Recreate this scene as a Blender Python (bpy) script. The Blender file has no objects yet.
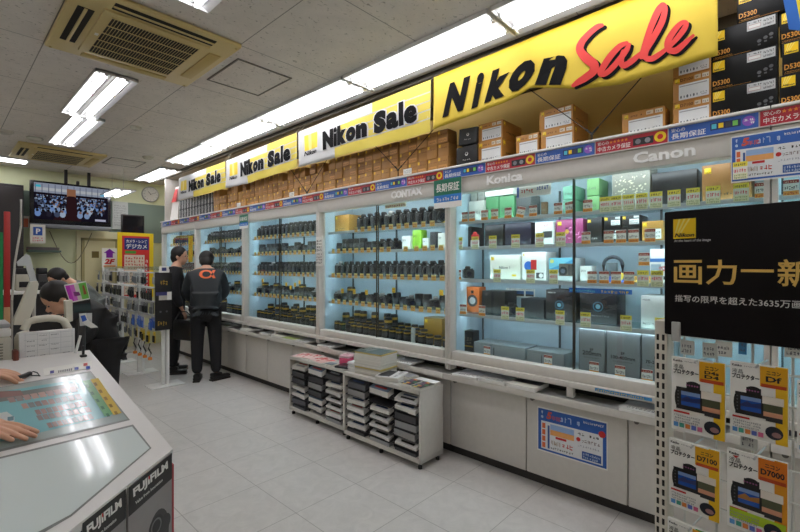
EXPOSURE = 0.1
TUBE_S = 15.5
INLAMP_S = 10.5
FILLTUBE_S = 21.0  # strength of the fill tubes added under the shelves
import bpy, bmesh, math, random
from mathutils import Vector, Matrix
random.seed(7)
PI = math.pi
SC = bpy.context.scene
COL = SC.collection

# ------------------------------------------------------------------ camera geometry (used to measure positions)
F = 432.0
TH = math.radians(47.2)
S, C = math.sin(TH), math.cos(TH)
EYE = 1.45
CY = 265.0

def onx(X, u, v=CY):
    t = (u - 400) / F
    d = X / (S + t * C)
    return Vector((X, d * C - t * d * S, EYE + (CY - v) / F * d))

def ony(Y, u, v=CY):
    t = (u - 400) / F
    d = Y / (C - t * S)
    return Vector((d * S + t * d * C, Y, EYE + (CY - v) / F * d))

def onz(Z, u, v):
    d = F * (Z - EYE) / (CY - v)
    t = (u - 400) / F
    return Vector((d * S + t * d * C, d * C - t * d * S, Z))

def onplane(P, n, u, v):
    t = (u - 400) / F
    r = Vector((S + t * C, C - t * S, (CY - v) / F))
    o = Vector((0, 0, EYE))
    k = (Vector(P) - o).dot(n) / r.dot(n)
    return o + r * k

# ------------------------------------------------------------------ materials
def lin(c):
    def f(a):
        a /= 255.0
        return a / 12.92 if a <= 0.04045 else ((a + 0.055) / 1.055) ** 2.4
    return (f(c[0]), f(c[1]), f(c[2]), 1.0)

MATS = {}

def mat(rgb, rough=0.5, metal=0.0, var=0.06, scale=30.0, spec=0.5, coat=0.0):
    key = ('m', tuple(rgb), rough, metal, var, scale, spec, coat)
    if key in MATS:
        return MATS[key]
    m = bpy.data.materials.new('surface')
    m.use_nodes = True
    nt = m.node_tree
    b = nt.nodes['Principled BSDF']
    b.inputs['Roughness'].default_value = rough
    b.inputs['Metallic'].default_value = metal
    b.inputs['Specular IOR Level'].default_value = spec
    b.inputs['Coat Weight'].default_value = coat
    n = nt.nodes.new('ShaderNodeTexNoise')
    n.inputs['Scale'].default_value = scale
    n.inputs['Detail'].default_value = 2
    tc = nt.nodes.new('ShaderNodeTexCoord')
    nt.links.new(tc.outputs['Object'], n.inputs['Vector'])
    mx = nt.nodes.new('ShaderNodeMix')
    mx.data_type = 'RGBA'
    L = lin(rgb)
    mx.inputs[6].default_value = tuple(max(0, a * (1 - var)) for a in L[:3]) + (1,)
    mx.inputs[7].default_value = tuple(min(1, a * (1 + var)) for a in L[:3]) + (1,)
    nt.links.new(n.outputs['Fac'], mx.inputs[0])
    nt.links.new(mx.outputs[2], b.inputs['Base Color'])
    MATS[key] = m
    return m

def emit(rgb, strength):
    key = ('e', tuple(rgb), strength)
    if key in MATS:
        return MATS[key]
    m = bpy.data.materials.new('glow')
    m.use_nodes = True
    nt = m.node_tree
    nt.nodes.clear()
    e = nt.nodes.new('ShaderNodeEmission')
    e.inputs[0].default_value = lin(rgb)
    e.inputs[1].default_value = strength
    o = nt.nodes.new('ShaderNodeOutputMaterial')
    nt.links.new(e.outputs[0], o.inputs[0])
    MATS[key] = m
    return m

def glass(tint=(235, 245, 242), refl=1.45, rough=0.02):
    key = ('g', tuple(tint), refl, rough)
    if key in MATS:
        return MATS[key]
    m = bpy.data.materials.new('glass')
    m.use_nodes = True
    nt = m.node_tree
    nt.nodes.clear()
    t = nt.nodes.new('ShaderNodeBsdfTransparent')
    t.inputs[0].default_value = lin(tint)
    g = nt.nodes.new('ShaderNodeBsdfGlossy')
    g.inputs['Roughness'].default_value = rough
    lw = nt.nodes.new('ShaderNodeLayerWeight')
    lw.inputs['Blend'].default_value = 0.5
    pw = nt.nodes.new('ShaderNodeMath'); pw.operation = 'POWER'; pw.inputs[1].default_value = 5.0
    f = nt.nodes.new('ShaderNodeMath'); f.operation = 'MULTIPLY_ADD'
    r0 = ((refl - 1) / (refl + 1)) ** 2
    f.inputs[1].default_value = 1 - r0; f.inputs[2].default_value = r0
    nt.links.new(lw.outputs['Facing'], pw.inputs[0])
    nt.links.new(pw.outputs[0], f.inputs[0])
    x = nt.nodes.new('ShaderNodeMixShader')
    o = nt.nodes.new('ShaderNodeOutputMaterial')
    nt.links.new(f.outputs[0], x.inputs[0])
    nt.links.new(t.outputs[0], x.inputs[1])
    nt.links.new(g.outputs[0], x.inputs[2])
    nt.links.new(x.outputs[0], o.inputs[0])
    MATS[key] = m
    return m

# ------------------------------------------------------------------ mesh builder
_text_cache = {}

def text_geo(s, offset=0.0, shear=0.0, extrude=0.0, res=2):
    k = (s, offset, shear, extrude, res)
    if k in _text_cache:
        return _text_cache[k]
    cu = bpy.data.curves.new('t', 'FONT')
    cu.body = s
    cu.size = 1.0
    cu.resolution_u = res
    cu.offset = offset
    cu.shear = shear
    cu.extrude = extrude
    o = bpy.data.objects.new('t', cu)
    COL.objects.link(o)
    dg = bpy.context.evaluated_depsgraph_get()
    me = bpy.data.meshes.new_from_object(o.evaluated_get(dg))
    vs = [v.co.copy() for v in me.vertices]
    fs = [list(p.vertices) for p in me.polygons]
    bpy.data.objects.remove(o)
    bpy.data.curves.remove(cu)
    bpy.data.meshes.remove(me)
    _text_cache[k] = (vs, fs)
    return vs, fs

_box_cache = {}

def box_geo(sx, sy, sz, bev):
    k = (round(sx, 4), round(sy, 4), round(sz, 4), round(bev, 4))
    if k in _box_cache:
        return _box_cache[k]
    bm = bmesh.new()
    bmesh.ops.create_cube(bm, size=1.0)
    bmesh.ops.scale(bm, vec=(sx, sy, sz), verts=bm.verts)
    if bev > 0:
        bev = min(bev, 0.45 * min(sx, sy, sz))
        bmesh.ops.bevel(bm, geom=list(bm.edges), offset=bev, segments=2, profile=0.5, affect='EDGES')
    bm.verts.ensure_lookup_table()
    g = ([v.co.copy() for v in bm.verts], [[v.index for v in f.verts] for f in bm.faces])
    bm.free()
    _box_cache[k] = g
    return g

class MB:
    def __init__(self, M=None):
        self.v, self.f, self.mi, self.mats = [], [], [], []
        self.M = M or Matrix.Identity(4)

    def _m(self, m):
        if m not in self.mats:
            self.mats.append(m)
        return self.mats.index(m)

    def add(self, vs, fs, m, M=None):
        k = self._m(m)
        T = self.M @ M if M is not None else self.M
        n = len(self.v)
        self.v += [T @ Vector(a) for a in vs]
        for f in fs:
            self.f.append([n + i for i in f])
            self.mi.append(k)
        return self

    def box(self, x0, x1, y0, y1, z0, z1, m, bev=0.0, M=None):
        T = Matrix.Translation(((x0 + x1) / 2, (y0 + y1) / 2, (z0 + z1) / 2))
        if M is not None:
            T = M @ T
        vs, fs = box_geo(abs(x1 - x0), abs(y1 - y0), abs(z1 - z0), bev)
        return self.add(vs, fs, m, T)

    def quad(self, a, b, c, d, m):
        return self.add([a, b, c, d], [(0, 1, 2, 3)], m)

    def poly(self, pts, m):
        return self.add(pts, [list(range(len(pts)))], m)

    def slab(self, pts, d, m):
        """polygon pts given thickness along vector d"""
        n = len(pts)
        d = Vector(d)
        vs = [Vector(p) for p in pts] + [Vector(p) + d for p in pts]
        fs = [list(range(n)), list(range(2 * n - 1, n - 1, -1))]
        fs += [(i, (i + 1) % n, n + (i + 1) % n, n + i) for i in range(n)]
        return self.add(vs, fs, m)

    def cyl(self, p0, p1, r0, r1=None, m=None, n=16, cap=True):
        r1 = r0 if r1 is None else r1
        p0, p1 = Vector(p0), Vector(p1)
        q = (p1 - p0).to_track_quat('Z', 'Y').to_matrix()
        vs = []
        for p, r in ((p0, r0), (p1, r1)):
            vs += [p + q @ Vector((r * math.cos(2 * PI * i / n), r * math.sin(2 * PI * i / n), 0)) for i in range(n)]
        fs = [(i, (i + 1) % n, n + (i + 1) % n, n + i) for i in range(n)]
        if cap:
            fs += [list(range(n - 1, -1, -1)), list(range(n, 2 * n))]
        return self.add(vs, fs, m)

    def lathe(self, prof, m, M=None, n=20):
        vs, fs = [], []
        for r, z in prof:
            vs += [(r * math.cos(2 * PI * i / n), r * math.sin(2 * PI * i / n), z) for i in range(n)]
        for k in range(len(prof) - 1):
            fs += [(k * n + i, k * n + (i + 1) % n, (k + 1) * n + (i + 1) % n, (k + 1) * n + i) for i in range(n)]
        fs += [list(range(n - 1, -1, -1)), list(range((len(prof) - 1) * n, len(prof) * n))]
        return self.add(vs, fs, m, M)

    def tube(self, pts, r, m, n=8):
        pts = [Vector(p) for p in pts]
        vs, fs = [], []
        for i, p in enumerate(pts):
            a = pts[max(i - 1, 0)]
            b = pts[min(i + 1, len(pts) - 1)]
            q = (b - a).to_track_quat('Z', 'Y').to_matrix()
            vs += [p + q @ Vector((r * math.cos(2 * PI * k / n), r * math.sin(2 * PI * k / n), 0)) for k in range(n)]
        for i in range(len(pts) - 1):
            fs += [(i * n + k, i * n + (k + 1) % n, (i + 1) * n + (k + 1) % n, (i + 1) * n + k) for k in range(n)]
        fs += [list(range(n - 1, -1, -1)), list(range((len(pts) - 1) * n, len(pts) * n))]
        return self.add(vs, fs, m)

    def ball(self, c, rx, ry, rz, m, n=14, k=9):
        vs, fs = [], []
        for j in range(1, k):
            a = PI * j / k
            vs += [(c[0] + rx * math.sin(a) * math.cos(2 * PI * i / n), c[1] + ry * math.sin(a) * math.sin(2 * PI * i / n), c[2] + rz * math.cos(a)) for i in range(n)]
        t = len(vs)
        vs += [(c[0], c[1], c[2] + rz), (c[0], c[1], c[2] - rz)]
        for j in range(k - 2):
            fs += [(j * n + i, (j + 1) * n + i, (j + 1) * n + (i + 1) % n, j * n + (i + 1) % n) for i in range(n)]
        for i in range(n):
            fs.append((t, i, (i + 1) % n))
            fs.append((t + 1, (k - 2) * n + (i + 1) % n, (k - 2) * n + i))
        return self.add(vs, fs, m)

    def text(self, s, M, w=None, h=None, m=None, offset=0.0, shear=0.0, extrude=0.0, anchor='l', res=2, warp=None):
        """text in the local XY plane; scaled to fit width w and height h (either may be None)"""
        vs, fs = text_geo(s, offset, shear, extrude, res)
        if not vs:
            return self
        x0 = min(v.x for v in vs); x1 = max(v.x for v in vs)
        y0 = min(v.y for v in vs); y1 = max(v.y for v in vs)
        kx = w / (x1 - x0) if w else None
        ky = h / (y1 - y0) if h else None
        kx = kx or ky
        ky = ky or kx
        ox = {'l': x0, 'c': (x0 + x1) / 2, 'r': x1}[anchor]
        out = [Vector(((v.x - ox) * kx, (v.y - y0) * ky, v.z)) for v in vs]
        if warp:
            out = [warp(v) for v in out]
        return self.add(out, fs, m, M)

    def build(self, name, parent=None, smooth=40, label=None):
        me = bpy.data.meshes.new(name)
        me.from_pydata([tuple(v) for v in self.v], [], self.f)
        for m in self.mats:
            me.materials.append(m)
        me.polygons.foreach_set('material_index', self.mi)
        me.update()
        if smooth:
            me.shade_smooth()
            me.set_sharp_from_angle(angle=math.radians(smooth))
        o = bpy.data.objects.new(name, me)
        COL.objects.link(o)
        if parent:
            o.parent = parent
        if label:
            o['label'] = label
        return o

def frame(o, x, y, z=None):
    """matrix with origin o, local x along x, local y along y"""
    x = Vector(x).normalized()
    y = Vector(y)
    y = (y - x * y.dot(x)).normalized()
    z = x.cross(y)
    return Matrix(((x.x, y.x, z.x, o[0]), (x.y, y.y, z.y, o[1]), (x.z, y.z, z.z, o[2]), (0, 0, 0, 1)))

# faces looking towards -x (the customers' side of the showcases): text runs towards -y
def facex(x, y, z):
    return frame((x, y, z), (0, -1, 0), (0, 0, 1))

# faces looking towards -y: text runs towards +x
def facey(x, y, z):
    return frame((x, y, z), (1, 0, 0), (0, 0, 1))

def tag(o, label, cat, group=None):
    o['label'] = label
    o['category'] = cat
    if group:
        o['group'] = group
    return o

def thing(name, label, cat, loc=(0, 0, 0), rz=0.0, group=None, rot=None, scale=None):
    o = bpy.data.objects.new(name, None)
    o.empty_display_size = 0.05
    COL.objects.link(o)
    o.location = loc
    o.rotation_euler = rot if rot else (0, 0, rz)
    if scale:
        o.scale = scale
    return tag(o, label, cat, group)

def struct(o):
    o['kind'] = 'structure'
    return o

def dup(root, loc, rz=0.0, label=None, group=None, scale=None, rot=None):
    r = root.copy()
    COL.objects.link(r)
    r.location = loc
    r.rotation_euler = rot if rot else (0, 0, rz)
    if scale:
        r.scale = scale
    if label:
        r['label'] = label
    if group:
        r['group'] = group
    for ch in list(root.children):
        c = ch.copy()
        COL.objects.link(c)
        c.parent = r
        for g in list(ch.children):
            d = g.copy()
            COL.objects.link(d)
            d.parent = c
    return r

class Proto:
    """first use places the model itself, later uses copy it"""
    def __init__(self, make):
        self.make, self.root = make, None

    def put(self, loc, rz=0.0, label=None, group=None, scale=None, rot=None):
        sc = (scale,) * 3 if isinstance(scale, (int, float)) else (scale or (1, 1, 1))
        if self.root is None:
            self.root = self.make()
            o = self.root
            o.location = loc
            o.rotation_euler = rot if rot else (0, 0, rz)
            o.scale = sc
            if label:
                o['label'] = label
            if group:
                o['group'] = group
            return o
        return dup(self.root, loc, rz, label, group, sc, rot)

ORD = ['first', 'second', 'third', 'fourth', 'fifth', 'sixth', 'seventh', 'eighth', 'ninth', 'tenth', 'eleventh', 'twelfth',
       'thirteenth', 'fourteenth', 'fifteenth', 'sixteenth', 'seventeenth', 'eighteenth', 'nineteenth', 'twentieth'] + \
      ['twenty-' + a for a in ['first', 'second', 'third', 'fourth', 'fifth', 'sixth', 'seventh', 'eighth', 'ninth']] + ['thirtieth'] + \
      ['thirty-' + a for a in ['first', 'second', 'third', 'fourth', 'fifth', 'sixth', 'seventh', 'eighth', 'ninth']] + ['fortieth'] + \
      ['forty-' + a for a in ['first', 'second', 'third', 'fourth', 'fifth', 'sixth', 'seventh', 'eighth', 'ninth']]

# palette
GREY = mat((212, 208, 201), 0.42)
GREYD = mat((188, 184, 177), 0.45)
ALU = mat((190, 192, 192), 0.3, 0.35)
WHITE = mat((236, 235, 230), 0.5)
OFFW = mat((222, 218, 208), 0.5)
BLACK = mat((22, 22, 24), 0.4)
BLK2 = mat((38, 38, 41), 0.5)
DARK = mat((52, 52, 55), 0.45)
RUB = mat((30, 29, 28), 0.8)
YEL = mat((240, 205, 30), 0.5)
GOLD = mat((196, 146, 72), 0.45, 0.0, 0.08)
RED = mat((200, 38, 36), 0.5)
BLUE = mat((34, 84, 170), 0.5)
ORANGE = mat((238, 138, 44), 0.5)
INK = mat((28, 28, 32), 0.6)
PINKR = mat((226, 66, 88), 0.5)
GREEN = mat((60, 140, 70), 0.5)

def scribble(mb, x0, y0, w, h, n, m, M=None, z=0.0, seed=0, lines=1):
    """rows of small stroke-built characters too small to read, in the local XY plane"""
    R = random.Random(seed * 97 + n)
    vs, fs = [], []
    lh = h / lines
    for r in range(lines):
        yb = y0 + h - (r + 1) * lh
        cw = w / n
        ch = lh * 0.78
        for i in range(n):
            if R.random() < 0.06:
                continue
            cx = x0 + i * cw
            for k in range(R.choice((3, 4, 4))):
                if R.random() < 0.5:
                    a = R.uniform(0.0, 0.35); b = R.uniform(0.6, 0.88)
                    q = R.uniform(0.0, 0.85)
                    bx = (cx + a * cw, cx + b * cw, yb + q * ch, yb + (q + 0.16) * ch)
                else:
                    q = R.uniform(0.05, 0.7)
                    bx = (cx + q * cw, cx + (q + 0.17) * cw, yb + R.uniform(0, 0.3) * ch, yb + R.uniform(0.7, 1.0) * ch)
                k0 = len(vs)
                vs += [(bx[0], bx[2], z), (bx[1], bx[2], z), (bx[1], bx[3], z), (bx[0], bx[3], z)]
                fs.append((k0, k0 + 1, k0 + 2, k0 + 3))
    if vs:
        mb.add(vs, fs, m, M)

def rect(mb, x0, x1, y0, y1, m, M=None, z=0.0):
    mb.add([(x0, y0, z), (x1, y0, z), (x1, y1, z), (x0, y1, z)], [(0, 1, 2, 3)], m, M)

def disc(mb, x, y, r, m, M=None, z=0.0, n=18, ry=None):
    ry = ry or r
    mb.add([(x + r * math.cos(2 * PI * i / n), y + ry * math.sin(2 * PI * i / n), z) for i in range(n)], [list(range(n))], m, M)
# ------------------------------------------------------------------ camera, world, view
cam_d = bpy.data.cameras.new('camera')
cam = bpy.data.objects.new('camera', cam_d)
COL.objects.link(cam)
cam_d.sensor_width = 36.0
cam_d.lens = 36.0 * F / 800.0
cam_d.shift_y = -1.0 / 800.0
cam_d.clip_start = 0.02
cam.location = (0, 0, EYE)
cam.rotation_euler = (PI / 2, 0, -TH)
SC.camera = cam
w = bpy.data.worlds.new('world')
w.use_nodes = True
w.node_tree.nodes['Background'].inputs[0].default_value = (0.9, 0.95, 1.0, 1)
w.node_tree.nodes['Background'].inputs[1].default_value = 0.05
SC.world = w
SC.cycles.transparent_max_bounces = 32
SC.view_settings.view_transform = 'Standard'
SC.view_settings.look = 'None'
SC.view_settings.gamma = 1.0
SC.view_settings.use_curve_mapping = False
SC.view_settings.exposure = EXPOSURE

CEIL = 2.95
XL, XR, Y0, YB = -2.6, 3.3, -2.6, 8.8

def tiled(base, line, w_, h_, ox, oy, mortar, rough, kind):
    m = bpy.data.materials.new(kind)
    m.use_nodes = True
    nt = m.node_tree
    b = nt.nodes['Principled BSDF']
    N = nt.nodes.new
    L = nt.links.new
    g = N('ShaderNodeNewGeometry')
    mp = N('ShaderNodeMapping')
    mp.inputs['Location'].default_value = (-ox, -oy, 0)
    L(g.outputs['Position'], mp.inputs['Vector'])
    br = N('ShaderNodeTexBrick')
    br.offset = 0.0
    br.squash = 1.0
    br.inputs['Scale'].default_value = 1.0
    br.inputs['Brick Width'].default_value = w_
    br.inputs['Row Height'].default_value = h_
    br.inputs['Mortar Size'].default_value = mortar
    br.inputs['Mortar Smooth'].default_value = 0.1
    L(mp.outputs[0], br.inputs['Vector'])
    n1 = N('ShaderNodeTexNoise')
    n1.inputs['Scale'].default_value = 9.0 if kind == 'floor_tiles' else 3.0
    n1.inputs['Detail'].default_value = 8.0
    n1.inputs['Roughness'].default_value = 0.7
    n1.inputs['Distortion'].default_value = 1.2
    L(mp.outputs[0], n1.inputs['Vector'])
    mx = N('ShaderNodeMix')
    mx.data_type = 'RGBA'
    a = lin(base)
    k = 0.92 if kind == 'floor_tiles' else 0.93
    mx.inputs[6].default_value = (a[0] * k, a[1] * k, a[2] * k, 1)
    mx.inputs[7].default_value = (min(1, a[0] / k), min(1, a[1] / k), min(1, a[2] / k), 1)
    rr = N('ShaderNodeMapRange')
    rr.inputs[1].default_value = 0.32
    rr.inputs[2].default_value = 0.68
    L(n1.outputs['Fac'], rr.inputs[0])
    L(rr.outputs[0], mx.inputs[0])
    top = mx.outputs[2]
    if kind == 'ceiling_panels':
        # pin holes and short worm marks of acoustic board
        mp2 = N('ShaderNodeMapping')
        mp2.inputs['Scale'].default_value = (34, 50, 1)
        L(g.outputs['Position'], mp2.inputs['Vector'])
        n2 = N('ShaderNodeTexNoise')
        n2.inputs['Scale'].default_value = 1.0
        n2.inputs['Detail'].default_value = 1.5
        n2.inputs['Distortion'].default_value = 0.8
        L(mp2.outputs[0], n2.inputs['Vector'])
        r2 = N('ShaderNodeMapRange')
        r2.inputs[1].default_value = 0.635
        r2.inputs[2].default_value = 0.73
        L(n2.outputs['Fac'], r2.inputs[0])
        m2 = N('ShaderNodeMix')
        m2.data_type = 'RGBA'
        L(r2.outputs[0], m2.inputs[0])
        L(top, m2.inputs[6])
        m2.inputs[7].default_value = (a[0] * 0.52, a[1] * 0.52, a[2] * 0.5, 1)
        top = m2.outputs[2]
    m3 = N('ShaderNodeMix')
    m3.data_type = 'RGBA'
    L(br.outputs['Fac'], m3.inputs[0])
    L(top, m3.inputs[6])
    m3.inputs[7].default_value = lin(line)
    L(m3.outputs[2], b.inputs['Base Color'])
    b.inputs['Roughness'].default_value = rough
    if kind == 'floor_tiles':
        r4 = N('ShaderNodeMapRange')
        r4.inputs[3].default_value = rough - 0.08
        r4.inputs[4].default_value = rough + 0.12
        L(n1.outputs['Fac'], r4.inputs[0])
        L(r4.outputs[0], b.inputs['Roughness'])
    return m

FLOOR = tiled((204, 201, 197), (158, 155, 150), 0.4625, 0.4625, 0.0525, 0.3125, 0.0022, 0.36, 'floor_tiles')
CEILM = tiled((222, 215, 208), (152, 149, 143), 0.915, 0.915, 0.505, 0.06, 0.0035, 0.9, 'ceiling_panels')
WALLG = mat((224, 228, 188), 0.7, 0, 0.04, 2)
WALLM = mat((236, 202, 118), 0.75, 0, 0.06, 3)
WALLW = mat((214, 208, 190), 0.75, 0, 0.04, 2)
DADO = mat((126, 144, 134), 0.6, 0, 0.04, 3)

struct(MB().box(XL, XR, Y0, YB + 0.1, -0.1, 0, FLOOR).build('floor'))
struct(MB().box(XL, XR, Y0, YB + 0.1, CEIL, CEIL + 0.1, CEILM).build('ceiling'))
struct(MB().box(XR, XR + 0.1, Y0, YB, 0, CEIL, WALLM).build('wall_right'))
struct(MB().box(XL - 0.1, XL, Y0, YB, 0, CEIL, WALLW).build('wall_left'))
struct(MB().box(XL, XR, Y0 - 0.1, Y0, 0, CEIL, WALLW).build('wall_front'))
mb = MB()
mb.box(XL, XR, YB, YB + 0.1, 0, CEIL, WALLG)
struct(mb.build('wall_back'))
# darker band of the back wall at shoulder to picture height and the pale wall to the right of the door
struct(MB().box(2.07, XR, YB - 0.03, YB, 1.86, 2.56, DADO).build('trim_1'))
struct(MB().box(0.72, 1.06, YB - 0.03, YB, 2.21, 2.60, mat((122, 140, 130), 0.6)).build('trim_2'))
mb = MB()
mb.box(1.60, 2.42, YB - 0.06, YB, 0, 2.02, mat((232, 226, 190), 0.6, 0, 0.04))
struct(mb.build('trim_3'))
# the rail under the ceiling the banners hang from
struct(MB().box(2.64, 2.70, -1.6, 8.2, CEIL - 0.035, CEIL, mat((128, 124, 116), 0.5)).box(2.625, 2.64, -1.6, 8.2, CEIL - 0.012, CEIL - 0.002, mat((84, 80, 74), 0.5)).build('trim_4'))
struct(MB().box(3.24, 3.3, -1.6, 8.2, 2.86, CEIL, mat((96, 88, 70), 0.6)).build('trim_5'))

# door in the back wall
d = MB()
dm = mat((220, 212, 168), 0.5, 0, 0.04)
d.box(1.70, 2.14, YB - 0.10, YB - 0.06, 0, 1.86, dm)
door = struct(d.build('door_1'))
fr = MB()
fm = mat((170, 160, 112), 0.5)
fr.box(1.66, 1.70, YB - 0.11, YB - 0.06, 0, 1.9, fm).box(2.14, 2.18, YB - 0.11, YB - 0.06, 0, 1.9, fm).box(1.66, 2.18, YB - 0.11, YB - 0.06, 1.86, 1.9, fm)
fr.build('door_frame', door)
MB().box(1.80, 1.90, YB - 0.105, YB - 0.10, 1.57, 1.68, mat((116, 98, 42), 0.4)).build('door_window', door)
MB().cyl((2.08, YB - 0.10, 0.95), (2.08, YB - 0.15, 0.95), 0.012, None, ALU).ball((2.08, YB - 0.16, 0.95), 0.025, 0.02, 0.025, ALU).build('door_knob', door)

# ------------------------------------------------------------------ ceiling lights
TUBE = emit((251, 250, 255), TUBE_S)
REFL = mat((214, 214, 214), 0.3, 0.85, 0.02)
ENDC = mat((226, 226, 224), 0.5, 0, 0.02)

def fixture(x0, x1, y0, y1, z, label, pendant=False, group='fluorescent ceiling lights', rods=False, cross=False, rf=None):
    RF = rf or REFL
    cx, cy = (x0 + x1) / 2, (y0 + y1) / 2
    t = thing('ceiling_light', label, 'ceiling light', (cx, cy, z), PI / 2 if cross else 0, group)
    hw, hl = (x1 - x0) / 2, (y1 - y0) / 2
    if cross:
        hw, hl = hl, hw
    b = MB()
    b.box(-hw, hw, -hl, hl, -0.012, -0.002, RF)
    b.slab([(-hw, -hl, -0.012), (-hw + 0.03, -hl, -0.012), (-hw, -hl, -0.03)], (0, 2 * hl, 0), ENDC)
    b.slab([(hw, -hl, -0.012), (hw, -hl, -0.03), (hw - 0.03, -hl, -0.012)], (0, 2 * hl, 0), REFL)
    for e in (-1, 1):
        b.box(-hw, hw, e * (hl - 0.004) - 0.004, e * (hl - 0.004) + 0.004, -0.03, -0.002, ENDC)
    b.slab([(-0.02, -hl, -0.012), (0.02, -hl, -0.012), (0, -hl, -0.026)], (0, 2 * hl, 0), RF)
    b.build('housing', t)
    for s in (-1, 1):
        MB().cyl((s * hw * 0.48, -hl + 0.03, -0.027), (s * hw * 0.48, hl - 0.03, -0.027), 0.014, None, TUBE, 12).build('tube', t)
        for e in (-1, 1):
            MB().box(s * hw * 0.48 - 0.014, s * hw * 0.48 + 0.014, e * (hl - 0.018) - 0.009, e * (hl - 0.018) + 0.009, -0.040, -0.012, ENDC, 0.003).build('lamp_holder', t)
    if rods:
        for e in (-1, 1):
            MB().cyl((0, e * hl * 0.7, 0), (0, e * hl * 0.7, CEIL - z), 0.003, None, GREYD, 8).build('hanging_rod', t)
    return t

ys = [6.62, 5.36, 4.02, 2.66, 1.33, 0.0, -1.3]
for i in range(6):
    place = ['above the small gold boxes, ', 'above the second banner, ', 'above the third banner, ', 'beside the third banner, ', 'beside the big yellow banner, ', 'past the big yellow banner, '][i]
    fixture(2.195 + 0.035 * (i < 1), 2.54 + 0.03 * (i < 1), ys[i + 1] + 0.01, ys[i] - 0.01, CEIL, 'white twin tube light in the row along the banners, %s from the back wall' % ORD[i + 1], rf=ENDC)
fixture(2.34, 2.66, 7.13, 8.42, CEIL, 'white twin tube light at the back wall end of the row along the banners', rf=ENDC)
fixture(0.835, 1.125, 3.92, 5.235, CEIL, 'white twin tube light directly behind the large ceiling air conditioner')
fixture(0.935, 1.20, 5.245, 6.64, CEIL, 'white twin tube light just before the small far air conditioner')
fixture(0.80, 1.09, 1.20, 2.54, CEIL, 'white twin tube light in front of the large air conditioner, at the top edge')
fixture(-0.35, 0.93, 8.02, 8.30, CEIL, 'white light lying crosswise above the dark block by the television', cross=True)
fixture(1.86, 2.14, 7.56, 8.45, 2.62, 'white light hanging on rods between the television and the clock', rods=True)
for (a, b, c, d_) in [(-1.2, -0.9, 0.2, 1.5), (-1.2, -0.9, 3.9, 5.2), (-1.2, -0.9, 6.0, 7.3), (-1.2, -0.9, -1.8, -0.5), (0.8, 1.09, -1.6, -0.3)]:
    fixture(a, b, c, d_, CEIL, 'white twin tube light outside the picture above the sales floor')

# ------------------------------------------------------------------ ceiling air conditioners
ACM = mat((204, 184, 128), 0.45, 0, 0.05, 4)
ACD = mat((192, 168, 104), 0.5, 0, 0.05, 4)
HOLE = mat((26, 22, 16), 0.7)

def aircon():
    t = thing('air_conditioner', '', 'air conditioner', (0, 0, 0), 0, 'yellowed ceiling cassette air conditioners')
    MB().box(-0.46, 0.46, -0.475, 0.475, -0.035, -0.001, ACM, 0.02).build('cover', t)
    c = MB()
    c.box(-0.30, 0.30, -0.34, 0.34, -0.05, -0.034, ACM, 0.006)
    pn = c.build('intake_panel', t)
    g = MB()
    g.box(-0.25, 0.25, -0.29, 0.29, -0.0525, -0.0495, HOLE)
    for k in range(31):
        x = -0.25 + 0.5 * k / 30
        g.box(x - 0.0014, x + 0.0014, -0.29, 0.29, -0.0545, -0.052, ACM)
    for k in range(6):
        y = -0.29 + 0.58 * k / 5
        g.box(-0.25, 0.25, y - 0.0038, y + 0.0038, -0.056, -0.052, ACM)
    g.build('intake_grille', pn)
    for (x0, x1, y0, y1, op) in [(-0.41, -0.33, -0.26, 0.26, 1), (-0.27, 0.30, -0.44, -0.36, 1), (0.33, 0.41, -0.26, 0.26, 0), (-0.27, 0.27, 0.37, 0.43, 0)]:
        o = MB()
        if op:
            o.box(x0, x1, y0, y1, -0.038, -0.034, HOLE)
            if x1 - x0 < y1 - y0:
                xm = (x0 + x1) / 2
                o.box(xm - 0.008, xm + 0.008, y0, y1, -0.045, -0.036, ACM, 0.002)
            else:
                ym = (y0 + y1) / 2
                o.box(x0, x1, ym - 0.007, ym + 0.007, -0.045, -0.036, ACM, 0.002)
        else:
            o.box(x0, x1, y0, y1, -0.044, -0.034, ACD, 0.004)
        o.build('outlet_louver' if op else 'outlet_flap', t)
    MB().box(-0.276, -0.258, -0.02, 0.01, -0.053, -0.0495, WHITE).build('label_plate', t)
    for sx in (-1, 1):
        for sy in (-1, 1):
            MB().cyl((sx * 0.43, sy * 0.445, -0.036), (sx * 0.43, sy * 0.445, -0.04), 0.008, None, ACD, 10).build('corner_screw', t)
    return t

AC = Proto(aircon)
AC.put((0.962, 3.245, CEIL), 0, 'large looking yellowed ceiling air conditioner with dark grille, at the top of the picture')
AC.put((1.15, 7.38, CEIL), 0, 'yellowed ceiling air conditioner far back, above the television')

# access hatches, sprinklers, detectors
def hatch(x0, x1, y0, y1, label):
    m = MB()
    e = mat((120, 116, 108), 0.5)
    m.box(x0, x1, y0, y1, CEIL - 0.004, CEIL - 0.0005, CEILM)
    for (a, b, c, d2) in [(x0 - 0.012, x0, y0 - 0.012, y1 + 0.012), (x1, x1 + 0.012, y0 - 0.012, y1 + 0.012), (x0, x1, y0 - 0.012, y0), (x0, x1, y1, y1 + 0.012)]:
        m.box(a, b, c, d2, CEIL - 0.008, CEIL - 0.0005, e)
    tag(m.build('ceiling_hatch'), label, 'access hatch', 'square access hatches in the ceiling')
hatch(1.51, 1.94, 3.0, 3.50, 'square access hatch in the ceiling beside the large air conditioner')
hatch(1.69, 2.10, 7.02, 7.50, 'square access hatch in the ceiling beside the far air conditioner')

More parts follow.
